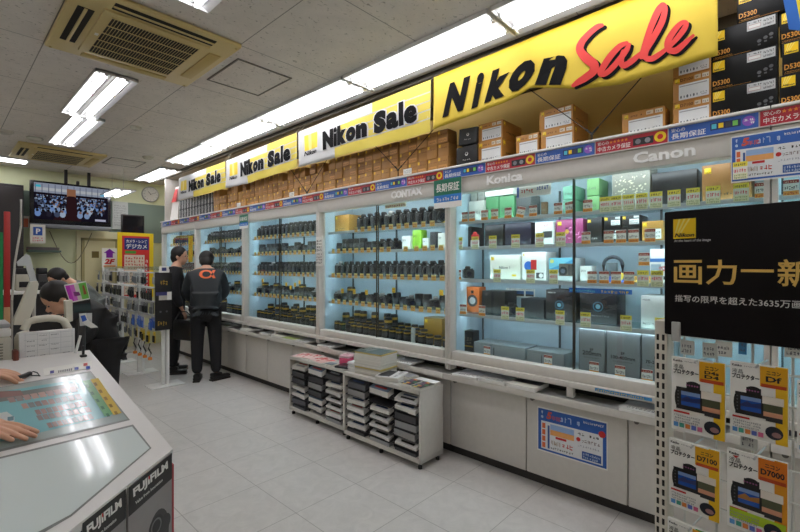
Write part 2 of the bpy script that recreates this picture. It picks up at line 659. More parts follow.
def detector(u, v, r, label, name='smoke_detector'):
    p = onz(CEIL, u, v)
    m = MB(Matrix.Translation(p))
    m.lathe([(r * 0.55, -0.035), (r * 0.75, -0.03), (r * 0.8, -0.018), (r, -0.014), (r, -0.001)], mat((188, 184, 172), 0.5), None, 20)
    tag(m.build(name), label, 'smoke detector', 'round ceiling fittings')
detector(136, 127, 0.055, 'small round white smoke detector between the two rows of lights')
detector(148, 157, 0.07, 'flat round ceiling fitting before the far access hatch')
detector(5, 131, 0.08, 'round ceiling fitting at the picture edge beyond the large air conditioner')
detector(35, 138, 0.08, 'round ceiling fitting just before the far air conditioner')

# ------------------------------------------------------------------ television and back wall
def at8(u, v, y):
    return ony(y, u, v)

yt = 8.45
a = ony(yt, 30, 180); b = ony(yt, 111, 231)
tx0, tx1 = a.x, b.x
tz1, tz0 = ony(yt, 30, 179.5).z, ony(yt, 30, 221.5).z
t = thing('television', 'large flat television with dark frame hanging from the ceiling, showing a crowded hall', 'television', ((tx0 + tx1) / 2, yt, tz0))
hw = (tx1 - tx0) / 2
hh = tz1 - tz0
MB().box(-hw, hw, -0.0, 0.09, -0.02, hh, mat((20, 19, 26), 0.25), 0.008).build('bezel', t)
MB().box(-hw, hw, -0.01, 0.08, -0.085, -0.021, mat((120, 122, 126), 0.35, 0.3), 0.006).build('speaker_bar', t)
sc_w, sc_h = hw - 0.045, hh - 0.075
scr = MB(facey(-sc_w, -0.004, 0.045))
W2 = 2 * sc_w
SE = 0.62
def e_(c, k=1.0):
    return emit(c, SE * k)
rect(scr, 0, W2, 0, sc_h, e_((26, 22, 34)), None, 0)
rect(scr, 0, W2, sc_h * 0.74, sc_h, e_((150, 158, 176)), None, 0.001)
rect(scr, 0, W2, sc_h * 0.80, sc_h * 0.88, e_((186, 190, 196)), None, 0.0015)
for k in range(12):
    rect(scr, W2 * (k / 12 + 0.01), W2 * (k / 12 + 0.022), sc_h * 0.74, sc_h * 0.98, e_((110, 116, 134)), None, 0.002)
rect(scr, W2 * 0.42, W2 * 0.54, sc_h * 0.68, sc_h * 0.90, e_((150, 104, 78)), None, 0.0025)
scr.add([(W2 * 0.44, sc_h * 0.70, 0.003), (W2 * 0.53, sc_h * 0.70, 0.003), (W2 * 0.62, 0, 0.003), (W2 * 0.24, 0, 0.003)], [(0, 1, 2, 3)], e_((46, 26, 30)))
R = random.Random(5)
cols = [(84, 112, 170), (150, 160, 176), (26, 24, 34), (120, 90, 84), (66, 86, 120), (30, 26, 36), (110, 132, 170), (24, 20, 28)]
for row in range(9):
    q = row / 8
    yy = sc_h * (0.66 - 0.50 * q ** 1.15)
    r_ = W2 * (0.007 + 0.026 * q)
    for side in (-1, 1):
        xx = W2 * (0.07 + 0.05 * q)
        k = 0
        while xx < W2 * 0.47:
            x_ = W2 * 0.485 + side * (xx + R.uniform(-.3, .3) * r_)
            if r_ * 1.3 < x_ < W2 - r_ * 1.3:
                z_ = 0.0035 + 0.0003 * row + .00001 * k
                disc(scr, x_, max(yy, r_ * 1.6), r_ * 1.2, e_(R.choice([(116, 148, 204), (166, 182, 206), (28, 26, 38), (134, 158, 196), (40, 38, 52), (70, 80, 104)])), None, z_, 12, r_ * 1.5)
                disc(scr, x_ + side * r_ * .2, max(yy, r_ * 1.6) + r_ * 1.5, r_ * .62, e_(R.choice([(24, 20, 26), (30, 24, 26), (130, 98, 86)])), None, z_ + .0001, 10)
            xx += r_ * R.uniform(2.1, 3.2)
            k += 1
rect(scr, W2 * 0.81, W2 * 0.965, sc_h * 0.03, sc_h * 0.09, e_((190, 190, 214)), None, 0.007)
rect(scr, W2 * 0.88, W2 * 0.955, sc_h * 0.78, sc_h * 0.86, e_((120, 190, 226)), None, 0.007)
rect(scr, W2 * 0.02, W2 * 0.08, sc_h * 0.88, sc_h * 0.94, e_((60, 190, 214)), None, 0.007)
scr.build('screen', t, 0)
for xx in (-0.08, 0.22):
    MB().box(xx - 0.02, xx + 0.02, 0.03, 0.07, hh, CEIL - tz0, mat((34, 34, 36), 0.4)).build('ceiling_bracket', t)
MB().box(0.05, 0.09, 0.0, 0.05, hh, hh + 0.06, BLACK, 0.01).build('webcam', t)

def card(name, cat, label, u0, u1, v0, v1, Y, base, draw=None, group=None, thick=0.006):
    """flat sheet facing -y whose corners show at the given places, at depth Y"""
    p = ony(Y, u0, v1); q = ony(Y, u1, v1); z1 = ony(Y, u0, v0).z
    W_, H_ = q.x - p.x, z1 - p.z
    mb_ = MB(facey(p.x, Y, p.z))
    mb_.box(0, W_, 0, H_, -thick, 0, base)
    if draw:
        draw(mb_, W_, H_)
    o = mb_.build(name, None, 0)
    return tag(o, label, cat, group)

def dr_notice(m, w_, h_):
    scribble(m, w_ * .1, h_ * .12, w_ * .8, h_ * .78, 9, mat((150, 150, 150), 0.6), None, 0.001, 3, 9)
card('wall_notice', 'notice', 'pale paper notice on the wall between television and black monitor', 112.5, 128, 201, 229, 8.74, mat((196, 200, 196), 0.6), dr_notice)
def dr_p(m, w_, h_):
    rect(m, w_ * .2, w_ * .8, h_ * .42, h_ * .86, BLUE, None, 0.001)
    m.text('P', Matrix.Translation((w_ * .38, h_ * .5, 0.002)), None, h_ * .28, WHITE, 0.03)
    scribble(m, w_ * .15, h_ * .1, w_ * .7, h_ * .25, 5, PINKR, None, 0.001, 4, 2)
card('hanging_notice', 'notice', 'white notice with a blue square hanging under the television', 30, 45.5, 224, 243, 8.4, OFFW, dr_p)
def dr_o(m, w_, h_):
    rect(m, w_ * .55, w_ * .95, h_ * .1, h_ * .8, mat((226, 122, 84), 0.5), None, 0.001)
    rect(m, w_ * .05, w_ * .4, h_ * .1, h_ * .8, mat((170, 190, 186), 0.5), None, 0.001)
    scribble(m, w_ * .05, h_ * .1, w_ * .45, h_ * .7, 5, mat((90, 130, 130), 0.5), None, 0.002, 9, 4)
card('wall_leaflet', 'notice', 'white and orange leaflet fixed below the grey-green wall panel', 10.5, 29, 215, 227.5, 8.72, OFFW, dr_o)

# wall clock
p = ony(YB - 0.01, 150, 194.5)
t = thing('wall_clock', 'round white wall clock with silver rim beside the banner row', 'clock', (p.x, YB - 0.004, p.z))
rr = 0.142
MB(frame((0, 0, 0), (1, 0, 0), (0, 0, 1))).lathe([(rr, 0), (rr, 0.035), (rr - 0.01, 0.045), (rr - 0.016, 0.035)], ALU, None, 32).build('rim', t)
MB(frame((0, -0.036, 0), (1, 0, 0), (0, 0, 1))).lathe([(rr - 0.014, 0), (rr - 0.014, 0.001)], mat((214, 214, 206), 0.4), None, 32).build('dial', t)
k = MB(frame((0, -0.039, 0), (1, 0, 0), (0, 0, 1)))
for i in range(12):
    a_ = PI / 6 * i
    k.text(str((12 - i - 1) % 12 + 1) if i else '12', Matrix.Translation((0.105 * math.cos(PI / 2 + a_), 0.105 * math.sin(PI / 2 + a_) - 0.009, 0)), None, 0.018, DARK, 0.01, anchor='c')
k.build('numerals', t, 0)
for nm, an, ln, wd in (('hour_hand', 2.3, 0.06, 0.007), ('minute_hand', 0.4, 0.095, 0.005)):
    MB(frame((0, -0.042, 0), (math.cos(an), 0, math.sin(an)), (-math.sin(an), 0, math.cos(an)))).box(-0.01, ln, -wd / 2, wd / 2, 0, 0.002, BLACK).build(nm, t)

# small black monitor on the wall
p = ony(8.4, 121.5, 233); q = ony(8.4, 144.5, 233); z1 = ony(8.4, 121.5, 214).z
t = thing('wall_monitor', 'small black monitor that is switched off, above the yellow and red poster', 'monitor', ((p.x + q.x) / 2, 8.4, p.z))
hw = (q.x - p.x) / 2
MB().box(-hw, hw, 0, 0.05, 0, z1 - p.z, mat((24, 22, 24), 0.35), 0.008).build('casing', t)
MB().box(-hw + 0.02, hw - 0.02, -0.002, 0, 0.02, z1 - p.z - 0.02, mat((10, 10, 14), 0.12)).build('screen', t)
MB().box(-0.03, 0.03, 0.05, 0.395, 0.1, 0.16, DARK).build('wall_arm', t)

# yellow and red poster with camera and lens words
def dr_poster(m, w_, h_):
    rect(m, w_ * .12, w_ * .88, 0, h_ * .95, mat((214, 44, 40), 0.5), None, 0.001)
    rect(m, w_ * .18, w_ * .86, h_ * .74, h_ * .92, mat((32, 50, 120), 0.5), None, 0.002)
    m.text('カメラ・レンズ', Matrix.Translation((w_ * .23, h_ * .845, 0.003)), w_ * .58, h_ * .05, WHITE, 0.03)
    m.text('デジカメ', Matrix.Translation((w_ * .23, h_ * .755, 0.003)), w_ * .58, h_ * .075, WHITE, 0.03)
    rect(m, w_ * .2, w_ * .5, h_ * .68, h_ * .72, mat((70, 160, 60), 0.5), None, 0.002)
    rect(m, w_ * .18, w_ * .74, h_ * .05, h_ * .66, mat((232, 212, 190), 0.5), None, 0.002)
    scribble(m, w_ * .2, h_ * .44, w_ * .52, h_ * .2, 7, mat((206, 60, 50), 0.5), None, 0.003, 12, 4)
    scribble(m, w_ * .2, h_ * .08, w_ * .52, h_ * .33, 8, mat((150, 150, 130), 0.5), None, 0.003, 13, 7)
    scribble(m, w_ * .76, h_ * .1, w_ * .08, h_ * .5, 1, WHITE, None, 0.003, 14, 8)
YP = 8.2
p = ony(YP, 117.5, 232); q = ony(YP, 153.5, 285)
Wp = q.x - p.x
mb = MB(facey(p.x, YP, 0.9))
mb.box(0, Wp, 0, p.z - 0.9, -0.01, 0, mat((240, 206, 20), 0.5))
dr_poster(mb, Wp, p.z - 0.9)
t = thing('poster_stand', 'tall yellow and red standing poster with blue title block, behind the accessory rack', 'poster stand', (0, 0, 0))
o = mb.build('poster', t, 0)
MB().box(p.x + Wp / 2 - 0.02, p.x + Wp / 2 + 0.02, YP + 0.012, YP + 0.05, 0, 1.9, GREYD).build('post', t)
MB().box(p.x + Wp / 2 - 0.2, p.x + Wp / 2 + 0.2, YP - 0.1, YP + 0.2, 0, 0.02, GREYD, 0.005).build('base_plate', t)
# 2F sign
def dr_2f(m, w_, h_):
    pu = mat((130, 30, 170), 0.5)
    m.add([(w_ * .28, h_ * .52, .001), (w_ * .72, h_ * .52, .001), (w_ * .72, h_ * .75, .001), (w_ * .9, h_ * .75, .001), (w_ * .5, h_ * .97, .001), (w_ * .1, h_ * .75, .001), (w_ * .28, h_ * .75, .001)], [(0, 1, 2, 3, 4, 5, 6)], pu)
    m.text('2F', Matrix.Translation((w_ * .14, h_ * .2, 0.002)), w_ * .72, h_ * .26, RED, 0.05, 0.2)
    rect(m, w_ * .1, w_ * .9, h_ * .06, h_ * .13, ORANGE, None, 0.001)
card('floor_sign', 'sign', 'white sign with a purple arrow and the marking 2F beside the yellow poster', 102, 117, 248, 268, 8.5, WHITE, dr_2f, thick=0.01)
p = ony(8.5, 109.5, 268)
t = tag(MB().cyl((p.x, 8.515, 0), (p.x, 8.515, p.z + 0.15), 0.012, None, GREYD, 10).box(p.x - 0.12, p.x + 0.12, 8.42, 8.66, 0, 0.015, GREYD, 0.004).build('sign_post'), 'slim grey post on a floor plate holding the white 2F sign', 'sign post')

# tall dark block standing for a dark opening, and things at the far left
t = thing('dark_opening', 'tall dark block standing for a dark opening at the picture edge left of the television', 'cabinet', (0, 0, 0))
MB().box(0.05, 0.90, 8.36, 8.75, 0, 2.62, mat((26, 22, 22), 0.6), 0.005).build('dark_block', t)
MB().box(0.46, 0.89, 8.34, 8.36, 0.1, 2.58, mat((34, 28, 28), 0.5), 0.004).build('door', t)  # this and the next: front panels of the block standing for the opening
MB().box(0.07, 0.45, 8.34, 8.36, 0.1, 2.58, mat((30, 26, 26), 0.5), 0.004).build('door', t)
mb = MB()
mb.box(0, 0.05, 0, 0.04, 1.0, 2.02, mat((170, 40, 36), 0.5), 0.004)
mb.box(0, 0.05, 0, 0.04, 0, 1.0, mat((196, 150, 110), 0.6), 0.004)
p = ony(6.2, 4, 212)
mb2 = MB(Matrix.Translation((p.x, 6.2, 0)))
mb2.v, mb2.f, mb2.mi, mb2.mats = [Vector((v.x + p.x, v.y + 6.2, v.z)) for v in mb.v], mb.f, mb.mi, mb.mats
tag(mb2.build('painted_post'), 'thin post, red above and bare wood below, at the picture edge', 'post')
p = ony(6.0, -6, 232); q = ony(6.0, 3, 232)
tag(MB().box(p.x, q.x, 6.0, 6.03, 0.0, p.z, mat((20, 130, 70), 0.6)).build('green_banner'), 'green upright panel cut off by the picture edge beside the red post', 'panel')
p0 = ony(7.4, 21, 226); p1 = ony(7.4, 15, 262); p2 = ony(7.4, 12, 300)
tag(MB().tube([(p0.x, 7.4, 2.3), (p0.x, 7.4, p0.z), (p1.x, 7.4, p1.z), (p2.x, 7.4, p2.z), (p2.x, 7.4, 0.0)], 0.012, GREYD).build('grey_stand_pole'), 'thin grey pole with a bend, standing beside the red post', 'pole')

# long desk below the television with machines on it
pd0 = ony(7.6, 2, 292); pd1 = ony(7.6, 66, 292)
t = thing('service_desk', 'white service desk along the back wall under the television', 'desk', ((pd0.x + pd1.x) / 2, 7.98, 0))
dl = (pd1.x - pd0.x) / 2 + 0.15
ztop = pd0.z
MB().box(-dl, dl, -0.4, 0.3, ztop - 0.04, ztop, WHITE, 0.006).build('desk_top', t)
for sx in (-1, 1):
    MB().box(sx * (dl - 0.05) - 0.02, sx * (dl - 0.05) + 0.02, -0.35, 0.28, 0, ztop - 0.04, GREYD).build('side_panel', t)
MB().box(-dl + 0.08, dl - 0.08, -0.1, -0.06, 0.1, ztop - 0.04, DARK).build('front_panel', t)
def deskbox(u0, u1, vt, col, label, name='printer', d=0.3, zb=None, cat='printer'):
    a_ = ony(7.75, u0, vt); b_ = ony(7.75, u1, vt)
    zb = ztop if zb is None else zb
    tt = thing(name, label, cat, ((a_.x + b_.x) / 2, 7.9, zb))
    w_ = (b_.x - a_.x) / 2
    h_ = a_.z - zb
    MB().box(-w_, w_, -0.15, d - 0.15, 0, h_ * 0.72, col, 0.012).build('casing', tt)
    MB().box(-w_ * 0.9, w_ * 0.9, -0.12, d - 0.18, h_ * 0.72, h_, mat((40, 40, 44), 0.4), 0.012).build('lid', tt)
    MB().box(-w_ * 0.7, w_ * 0.7, -0.165, -0.15, h_ * 0.15, h_ * 0.4, BLACK, 0.003).build('paper_slot', tt)
deskbox(16, 36, 268, mat((190, 186, 170), 0.5), 'beige and dark printer on the service desk, nearer the red post')
deskbox(38, 48.5, 268, mat((60, 60, 62), 0.5), 'dark small printer on the service desk beside the bent clerk')
p = ony(8.7, 27, 250); q = ony(8.7, 60, 250)
t = thing('wall_shelf', 'narrow grey-green wall shelf under the television with small things on it', 'shelf', ((p.x + q.x) / 2, 8.69, p.z))
hw = (q.x - p.x) / 2
MB().box(-hw, hw, -0.1, 0.1, -0.03, 0, mat((90, 110, 100), 0.5), 0.003).build('board', t)
MB().box(-hw, hw, 0.05, 0.1, 0.0, 0.05, mat((120, 110, 110), 0.5), 0.003).build('back_lip', t)
# cable drooping from the television
pts = []
for k in range(15):
    s_ = k / 14
    pts.append(Vector((tx0 + 0.25 + 0.55 * s_, 8.6, tz0 - 0.12 - 0.5 * math.sin(PI * s_))))
tag(MB().tube(pts, 0.006, mat((130, 126, 100), 0.6), 6).build('hanging_cable'), 'thin cable looping down under the television', 'cable')
# ------------------------------------------------------------------ showcases
PX = 2.69                       # front plane of the showcases
SHELVES = [1.79, 1.59, 1.345, 1.08]
DECK = 0.755
GLS = glass((249, 253, 252), 1.45, 0.015)
SHG = glass((234, 246, 242), 1.5, 0.05)
BACKP = mat((184, 206, 219), 0.6, 0, 0.02, 3)
INLAMP = emit((236, 246, 255), INLAMP_S)
FILLTUBE = emit((228, 242, 255), FILLTUBE_S)
YEDGE = [8.04, 6.65, 5.18, 3.61, 1.97, 0.10, -1.6]
UL = ['showcase nearest the back wall, behind the two standing men', 'glass showcase in front of the man in the grey jacket', 'glass showcase with cameras just beyond the flyer racks',
      'glass showcase of cameras and lenses behind the flyer racks', 'widest showcase, filled with boxed cameras and grey lens boxes', 'glass showcase partly hidden behind the black sign board']
BRAND = {4: [('Canon', onx(2.65, 663).y, 0.29), ('Konica', onx(2.65, 504).y, 0.27)], 3: [('CONTAX', onx(2.65, 406).y, 0.34)], 2: [('minolta', 4.2, 0.36)]}
BRAND[2] = []
KNOB = mat((120, 116, 108), 0.35, 0.6)
def doorseg(y1, y0, n=3):
    return [(y0 + (y1 - y0) * k / n, y0 + (y1 - y0) * (k + 1) / n) for k in range(n)]

def showcase(i):
    y1, y0 = YEDGE[i], YEDGE[i + 1]
    loc = Vector((2.9, (y0 + y1) / 2, 0))
    t = thing('glass_showcase', UL[i], 'display case', loc, 0, 'glass showcases along the wall')
    I = Matrix.Translation(-loc)
    g = 0.002
    b = MB(I)
    for ya, yb in ((y1 - 0.026, y1 - g), (y0 + g, y0 + 0.026)):
        b.box(2.66, 2.74, ya, yb, 0.655, 1.995, GREY, 0.004)
        b.box(2.74, 3.14, ya, ya + 0.006 if ya > (y0 + y1) / 2 else ya + 0.006, 0.70, 2.08, BACKP)
    ym = (y0 + y1) / 2
    b.box(2.66, 2.74, y0 + 0.04, y1 - 0.04, 0.735, 0.80, GREY, 0.006)
    b.box(2.64, 2.70, y0 + g, y1 - g, 0.70, 0.736, GREY, 0.006)
    b.box(2.645, 2.685, ym - 0.02, ym + 0.02, 0.64, 0.70, GREY, 0.003)
    b.build('frame', t)
    f = MB(I)
    f.box(2.655, 2.745, y0 + g, y1 - g, 1.985, 2.095, GREY, 0.006)
    f.box(2.64, 3.16, y0 + g, y1 - g, 2.095, 2.10, GREY)
    f.box(2.635, 3.16, y0 + g, y1 - g, 2.176, 2.19, WHITE, 0.003)
    f.box(2.648, 2.66, y0 + g, y1 - g, 2.10, 2.176, GREYD)
    fo = f.build('fascia', t)
    for s, yc, wd in BRAND.get(i, []):
        MB(I).text(s, facex(2.653, yc, 2.012), wd, 0.062, mat((244, 244, 242), 0.4), 0.03, 0, 0.006, 'c').build('lettering', fo, 0)
    MB(I).box(3.12, 3.135, y0 + 0.01, y1 - 0.01, 0.74, 2.09, BACKP).build('back_panel', t)
    u = MB(I)
    yy = y1 - 0.03
    while yy > y0 + 0.02:
        u.box(3.105, 3.12, yy - 0.005, yy + 0.005, 0.76, 1.99, mat((70, 82, 88), 0.4), 0.0)
        yy -= 0.65
    u.build('shelf_standard', t)
    MB(I).box(2.75, 3.12, y0 + 0.01, y1 - 0.01, DECK - 0.02, DECK, mat((172, 178, 178), 0.35)).build('deck', t)
    for z in SHELVES:
        s = MB(I).box(2.79, 3.10, y0 + 0.02, y1 - 0.02, z - 0.008, z - 0.001, SHG).build('shelf', t)
        MB(I).cyl((2.7975, y0 + 0.05, z - .015), (2.7975, y1 - 0.05, z - .015), .005, None, FILLTUBE, 8).build('added_fill_tube', s)  # thin tube added out of sight behind the rail to brighten the case interior
        MB(I).box(2.78, 2.79, y0 + 0.02, y1 - 0.02, z - 0.026, z, mat((196, 204, 208), 0.35), 0.001).build('price_rail', s)
    gd = MB(I).box(2.722, 2.727, ym, y1 - 0.026, 0.80, 1.985, GLS).build('glass_door', t)
    MB(I).box(2.7195, 2.7295, ym - 0.004, ym + 0.001, 0.80, 1.985, mat((62, 56, 46), 0.3, 0.3)).build('edge_strip', gd)
    gd = MB(I).box(2.702, 2.707, y0 + 0.026, ym, 0.80, 1.985, GLS).build('glass_door', t)
    MB(I).box(2.6995, 2.7095, ym - 0.003, ym + 0.003, 0.80, 1.985, mat((62, 56, 46), 0.3, 0.3)).build('edge_strip', gd)
    l = MB(I)
    l.cyl((2.765, y0 + 0.12, 2.03), (2.765, y1 - 0.12, 2.03), 0.015, None, INLAMP, 10)
    l.build('lamp_tube', t)
    # lower cupboards
    c = MB(I)
    c.box(2.72, 3.14, y0 + g, y1 - g, 0.065, 0.60, GREYD)
    c.build('cupboard', t)
    MB(I).box(2.74, 3.12, y0 + g, y1 - g, 0.0, 0.065, mat((52, 48, 46), 0.6)).build('kick_plate', t)
    for a_, b_ in doorseg(y1, y0):
        dd = MB(I).box(2.70, 2.72, a_ + 0.004, b_ - 0.004, 0.07, 0.592, GREY, 0.003).build('cupboard_door', t)
        MB(I).cyl((2.70, b_ - 0.05, 0.568), (2.680, b_ - 0.05, 0.568), 0.013, None, KNOB, 12).build('lock', dd)
    le = MB(I)
    le.box(2.60, 3.0, y0 + g, y1 - g, 0.600, 0.612, GREY)
    le.box(2.592, 2.604, y0 + g, y1 - g, 0.598, 0.640, GREY, 0.003)
    le.box(2.86, 2.87, y0 + g, y1 - g, 0.612, 0.70, mat((40, 38, 36), 0.7))
    le.build('brochure_ledge', t)
    return t
for i in range(6):
    showcase(i)

# ------------------------------------------------------------------ printed strips on the fascia
def strip(kind):
    def make():
        m = MB(facex(0, 0, 0))
        L_, H_ = 0.366, 0.07
        base = mat((46, 92, 176), 0.4) if kind else mat((178, 30, 48), 0.4)
        m.box(0, L_, 0, H_, -0.002, 0, base)
        if kind:
            m.text('安心の', Matrix.Translation((0.012, 0.044, 0.0006)), None, 0.020, WHITE, 0.008)
            m.text('長期保証', Matrix.Translation((0.012, 0.008, 0.0006)), 0.15, 0.030, WHITE, 0.008)
            rect(m, .18, .30, .02, .055, mat((30, 40, 90), 0.4), None, .0006)
            for q in range(4):
                rect(m, .185 + .028 * q, .205 + .028 * q, .026, .05, [mat((80, 190, 210)), YEL, mat((60, 60, 70)), mat((120, 200, 90))][q], None, .0010)
            disc(m, .33, .036, .024, mat((150, 90, 200)), None, .0008)
            scribble(m, .31, .02, .045, .03, 2, WHITE, None, .0012, 5, 2)
        else:
            m.text('安心の', Matrix.Translation((0.012, 0.044, 0.0006)), None, 0.020, WHITE, 0.008)
            for q in range(5):
                m.add([(.085 + .02 * q + .010 * math.sin(a * PI / 5) * (1 if a % 2 == 0 else .45), .053 + .010 * math.cos(a * PI / 5) * (1 if a % 2 == 0 else .45), .0007) for a in range(10)], [list(range(10))], ORANGE)
            m.text('中古カメラ保証', Matrix.Translation((0.012, 0.008, 0.0006)), 0.175, 0.028, WHITE, 0.008)
            rect(m, .20, .30, .01, .05, BLK2, None, .0006)
            disc(m, .225, .03, .014, mat((120, 120, 126)), None, .0009)
            disc(m, .272, .03, .014, mat((140, 140, 146)), None, .0009)
            disc(m, .332, .036, .028, YEL, None, .0008)
            disc(m, .332, .036, .014, RED, None, .0011)
        o = m.build('guarantee_strip', None, 0)
        return tag(o, '', 'printed strip')
    return Proto(make)
st = [strip(0), strip(1)]
y = 7.95
n = 0
while y > -0.6:
    k = (n + 1) % 2
    st[k].put((2.646, y, 2.1025), 0, '%s guarantee strip on the showcase edge, %s from the back wall' % (['red', 'blue'][k], ORD[n]), 'printed guarantee strips')
    y -= 0.372
    n += 1

# ------------------------------------------------------------------ price tags
def tag_proto(kind, seed):
    def make():
        m = MB(facex(0, 0, 0))
        if kind == 'A':
            w_, h_ = 0.048, 0.046
            m.box(-w_ / 2, w_ / 2, 0, h_, -0.0015, 0, mat((250, 200, 112), 0.5))
            rect(m, -w_ * .5, w_ * .5, h_ * .78, h_, mat((250, 228, 150), 0.5), None, .0004)
            scribble(m, -w_ * .4, h_ * .45, w_ * .8, h_ * .3, 5, mat((150, 84, 30)), None, .0006, seed, 1)
            scribble(m, -w_ * .4, h_ * .08, w_ * .8, h_ * .3, 4, RED, None, .0006, seed + 3, 1)
        elif kind == 'B':
            w_, h_ = 0.062, 0.092
            m.box(-w_ / 2, w_ / 2, 0, h_, -0.0015, 0, mat((250, 248, 236), 0.5))
            rect(m, -w_ / 2, w_ / 2, h_ * .72, h_, mat((255, 236, 84), 0.5), None, .0004)
            scribble(m, -w_ * .42, h_ * .75, w_ * .8, h_ * .2, 6, INK, None, .0007, seed, 1)
            scribble(m, -w_ * .42, h_ * .38, w_ * .84, h_ * .3, 5, mat((226, 40, 80)), None, .0007, seed + 1, 1)
            rect(m, -w_ / 2, w_ / 2, 0, h_ * .32, mat((242, 242, 206), 0.5), None, .0004)
            scribble(m, -w_ * .42, h_ * .04, w_ * .84, h_ * .27, 7, mat((140, 156, 80)), None, .0007, seed + 2, 2)
        else:
            w_, h_ = 0.056, 0.078
            m.box(-w_ / 2, w_ / 2, 0, h_, -0.0015, 0, mat((250, 249, 244), 0.5))
            rect(m, -w_ / 2, w_ / 2, h_ * .76, h_ * .96, mat((170, 44, 44), 0.5), None, .0004)
            scribble(m, -w_ * .4, h_ * .79, w_ * .8, h_ * .14, 5, mat((240, 220, 190)), None, .0007, seed, 1)
            scribble(m, -w_ * .42, h_ * .36, w_ * .84, h_ * .3, 6, mat((80, 80, 84)), None, .0007, seed + 1, 1)
            rect(m, -w_ / 2, w_ / 2, h_ * .03, h_ * .3, mat((250, 170, 70), 0.5), None, .0004)
            scribble(m, -w_ * .42, h_ * .06, w_ * .84, h_ * .2, 5, mat((200, 50, 30)), None, .0007, seed + 2, 1)
        o = m.build('price_tag', None, 0)
        return tag(o, '', 'price tag')
    return Proto(make)
TG = {(k, s): tag_proto(k, s * 11 + ord(k)) for k in 'ABC' for s in range(4)}
TAGN = {}
SHN = ['top shelf', 'second shelf', 'third shelf', 'fourth shelf', 'cabinet floor']
UN = ['nearest back wall', 'before man in grey', 'just beyond flyer racks', 'behind flyer racks', 'with boxed goods', 'behind black board']
KD = {'A': 'small orange price tag', 'B': 'yellow-headed price tag', 'C': 'red-headed price tag'}
RT = random.Random(3)
def put_tag(kind, unit, sh, y, x=2.774, z=None, rz=None, roll=0.0, sc=1.0):
    n_ = TAGN.get((unit, sh), 0)
    TAGN[(unit, sh)] = n_ + 1
    zz = (SHELVES + [DECK])[sh] - (0.022 if kind == 'A' else .018 if kind == 'B' else 0.010) if z is None else z
    lb = '%s, %s from far end, %s, showcase %s' % (KD[kind], ORD[n_], SHN[sh], UN[unit])
    TG[(kind, RT.randrange(4))].put((x, y, zz), 0, lb, 'price tags, ' + SHN[sh] + ' ' + UN[unit], sc, (roll, 0, RT.uniform(-0.12, 0.12) if rz is None else rz))

# ------------------------------------------------------------------ cameras and lenses
CB = mat((36, 36, 39), 0.42, 0, 0.15)
CB2 = mat((66, 66, 69), 0.5, 0, 0.12)
LNS = mat((20, 20, 22), 0.35)
LG = mat((24, 26, 44), 0.08)
SIL = mat((176, 176, 176), 0.32, 0.4)
GB = mat((184, 150, 60), 0.4, 0.3)
def slr(parts, silver=False):
    def make():
        top = SIL if silver else CB
        bits = []
        b = MB(); b.box(-.06, .06, -.02, .022, 0, .078, CB, .008); b.box(-.062, -.034, -.034, -.018, .004, .08, CB2, .008)
        bits.append(('body', b))
        p = MB(); p.box(-.05, .05, -.018, .018, .078, .088, top, .004); p.box(-.024, .024, -.03, .018, .086, .112, top, .009)
        bits.append(('prism_hump', p))
        l = MB(frame((.006, -.02, .042), (1, 0, 0), (0, 0, 1)))
        l.lathe([(.034, 0), (.034, .012), (.031, .014), (.031, .046), (.033, .048), (.033, .062), (.028, .062), (.022, .052)], LNS, None, 18)
        bits.append(('lens', l))
        r_ = MB(frame((.006, -.02, .042), (1, 0, 0), (0, 0, 1))); r_.lathe([(.0318, .018), (.0335, .020), (.0335, .034), (.0318, .036)], CB2, None, 18)
        r_.lathe([(.021, .053), (.0, .0535)], LG, None, 16)
        bits.append(('zoom_ring', r_))
        d_ = MB(); d_.cyl((-.042, 0, .086), (-.042, 0, .096), .010, None, CB2, 12); d_.cyl((-.048, -.026, .079), (-.048, -.026, .084), .006, None, SIL, 10); d_.cyl((.04, 0, .086), (.04, 0, .092), .008, None, CB2, 12)
        bits.append(('mode_dial', d_))
        if parts:
            t = thing('slr_camera', '', 'camera')
            for nme, mb_ in bits:
                mb_.build(nme, t)
            return t
        a = MB()
        for nme, mb_ in bits:
            k0 = len(a.v)
            for f_, mi_ in zip(mb_.f, mb_.mi):
                a.f.append([k0 + q for q in f_]); a.mi.append(a._m(mb_.mats[mi_]))
            a.v += mb_.v
        return tag(a.build('slr_camera'), '', 'camera')
    return Proto(make)
def lens(parts, h=.10, r=.034, band=True):
    def make():
        b = MB(); b.lathe([(r * .86, 0), (r * .88, h * .16), (r * .9, h * .2), (r, h * .26), (r, h * .9), (r * .96, h * .93)], LNS, None, 18)
        g_ = MB(); g_.lathe([(r * 1.0, h * .34), (r * 1.05, h * .36), (r * 1.05, h * .62), (r * 1.0, h * .64)], CB2, None, 22)
        c_ = MB(); c_.lathe([(r * .95, h * .93), (r * .95, h * .985), (r * .85, h), (r * .1, h)], CB, None, 18)
        q = MB(); q.lathe([(r * 1.005, h * .76), (r * 1.02, h * .77), (r * 1.02, h * .86), (r * 1.005, h * .87)], GB, None, 22)
        bits = [('barrel', b), ('grip_ring', g_), ('front_cap', c_)] + ([('gold_band', q)] if band else [])
        if parts:
            t = thing('camera_lens', '', 'lens')
            for nme, mb_ in bits:
                mb_.build(nme, t)
            return t
        a = MB()
        for nme, mb_ in bits:
            k0 = len(a.v)
            for f_, mi_ in zip(mb_.f, mb_.mi):
                a.f.append([k0 + z_ for z_ in f_]); a.mi.append(a._m(mb_.mats[mi_]))
            a.v += mb_.v
        return tag(a.build('camera_lens'), '', 'lens')
    return Proto(make)
PR = {}
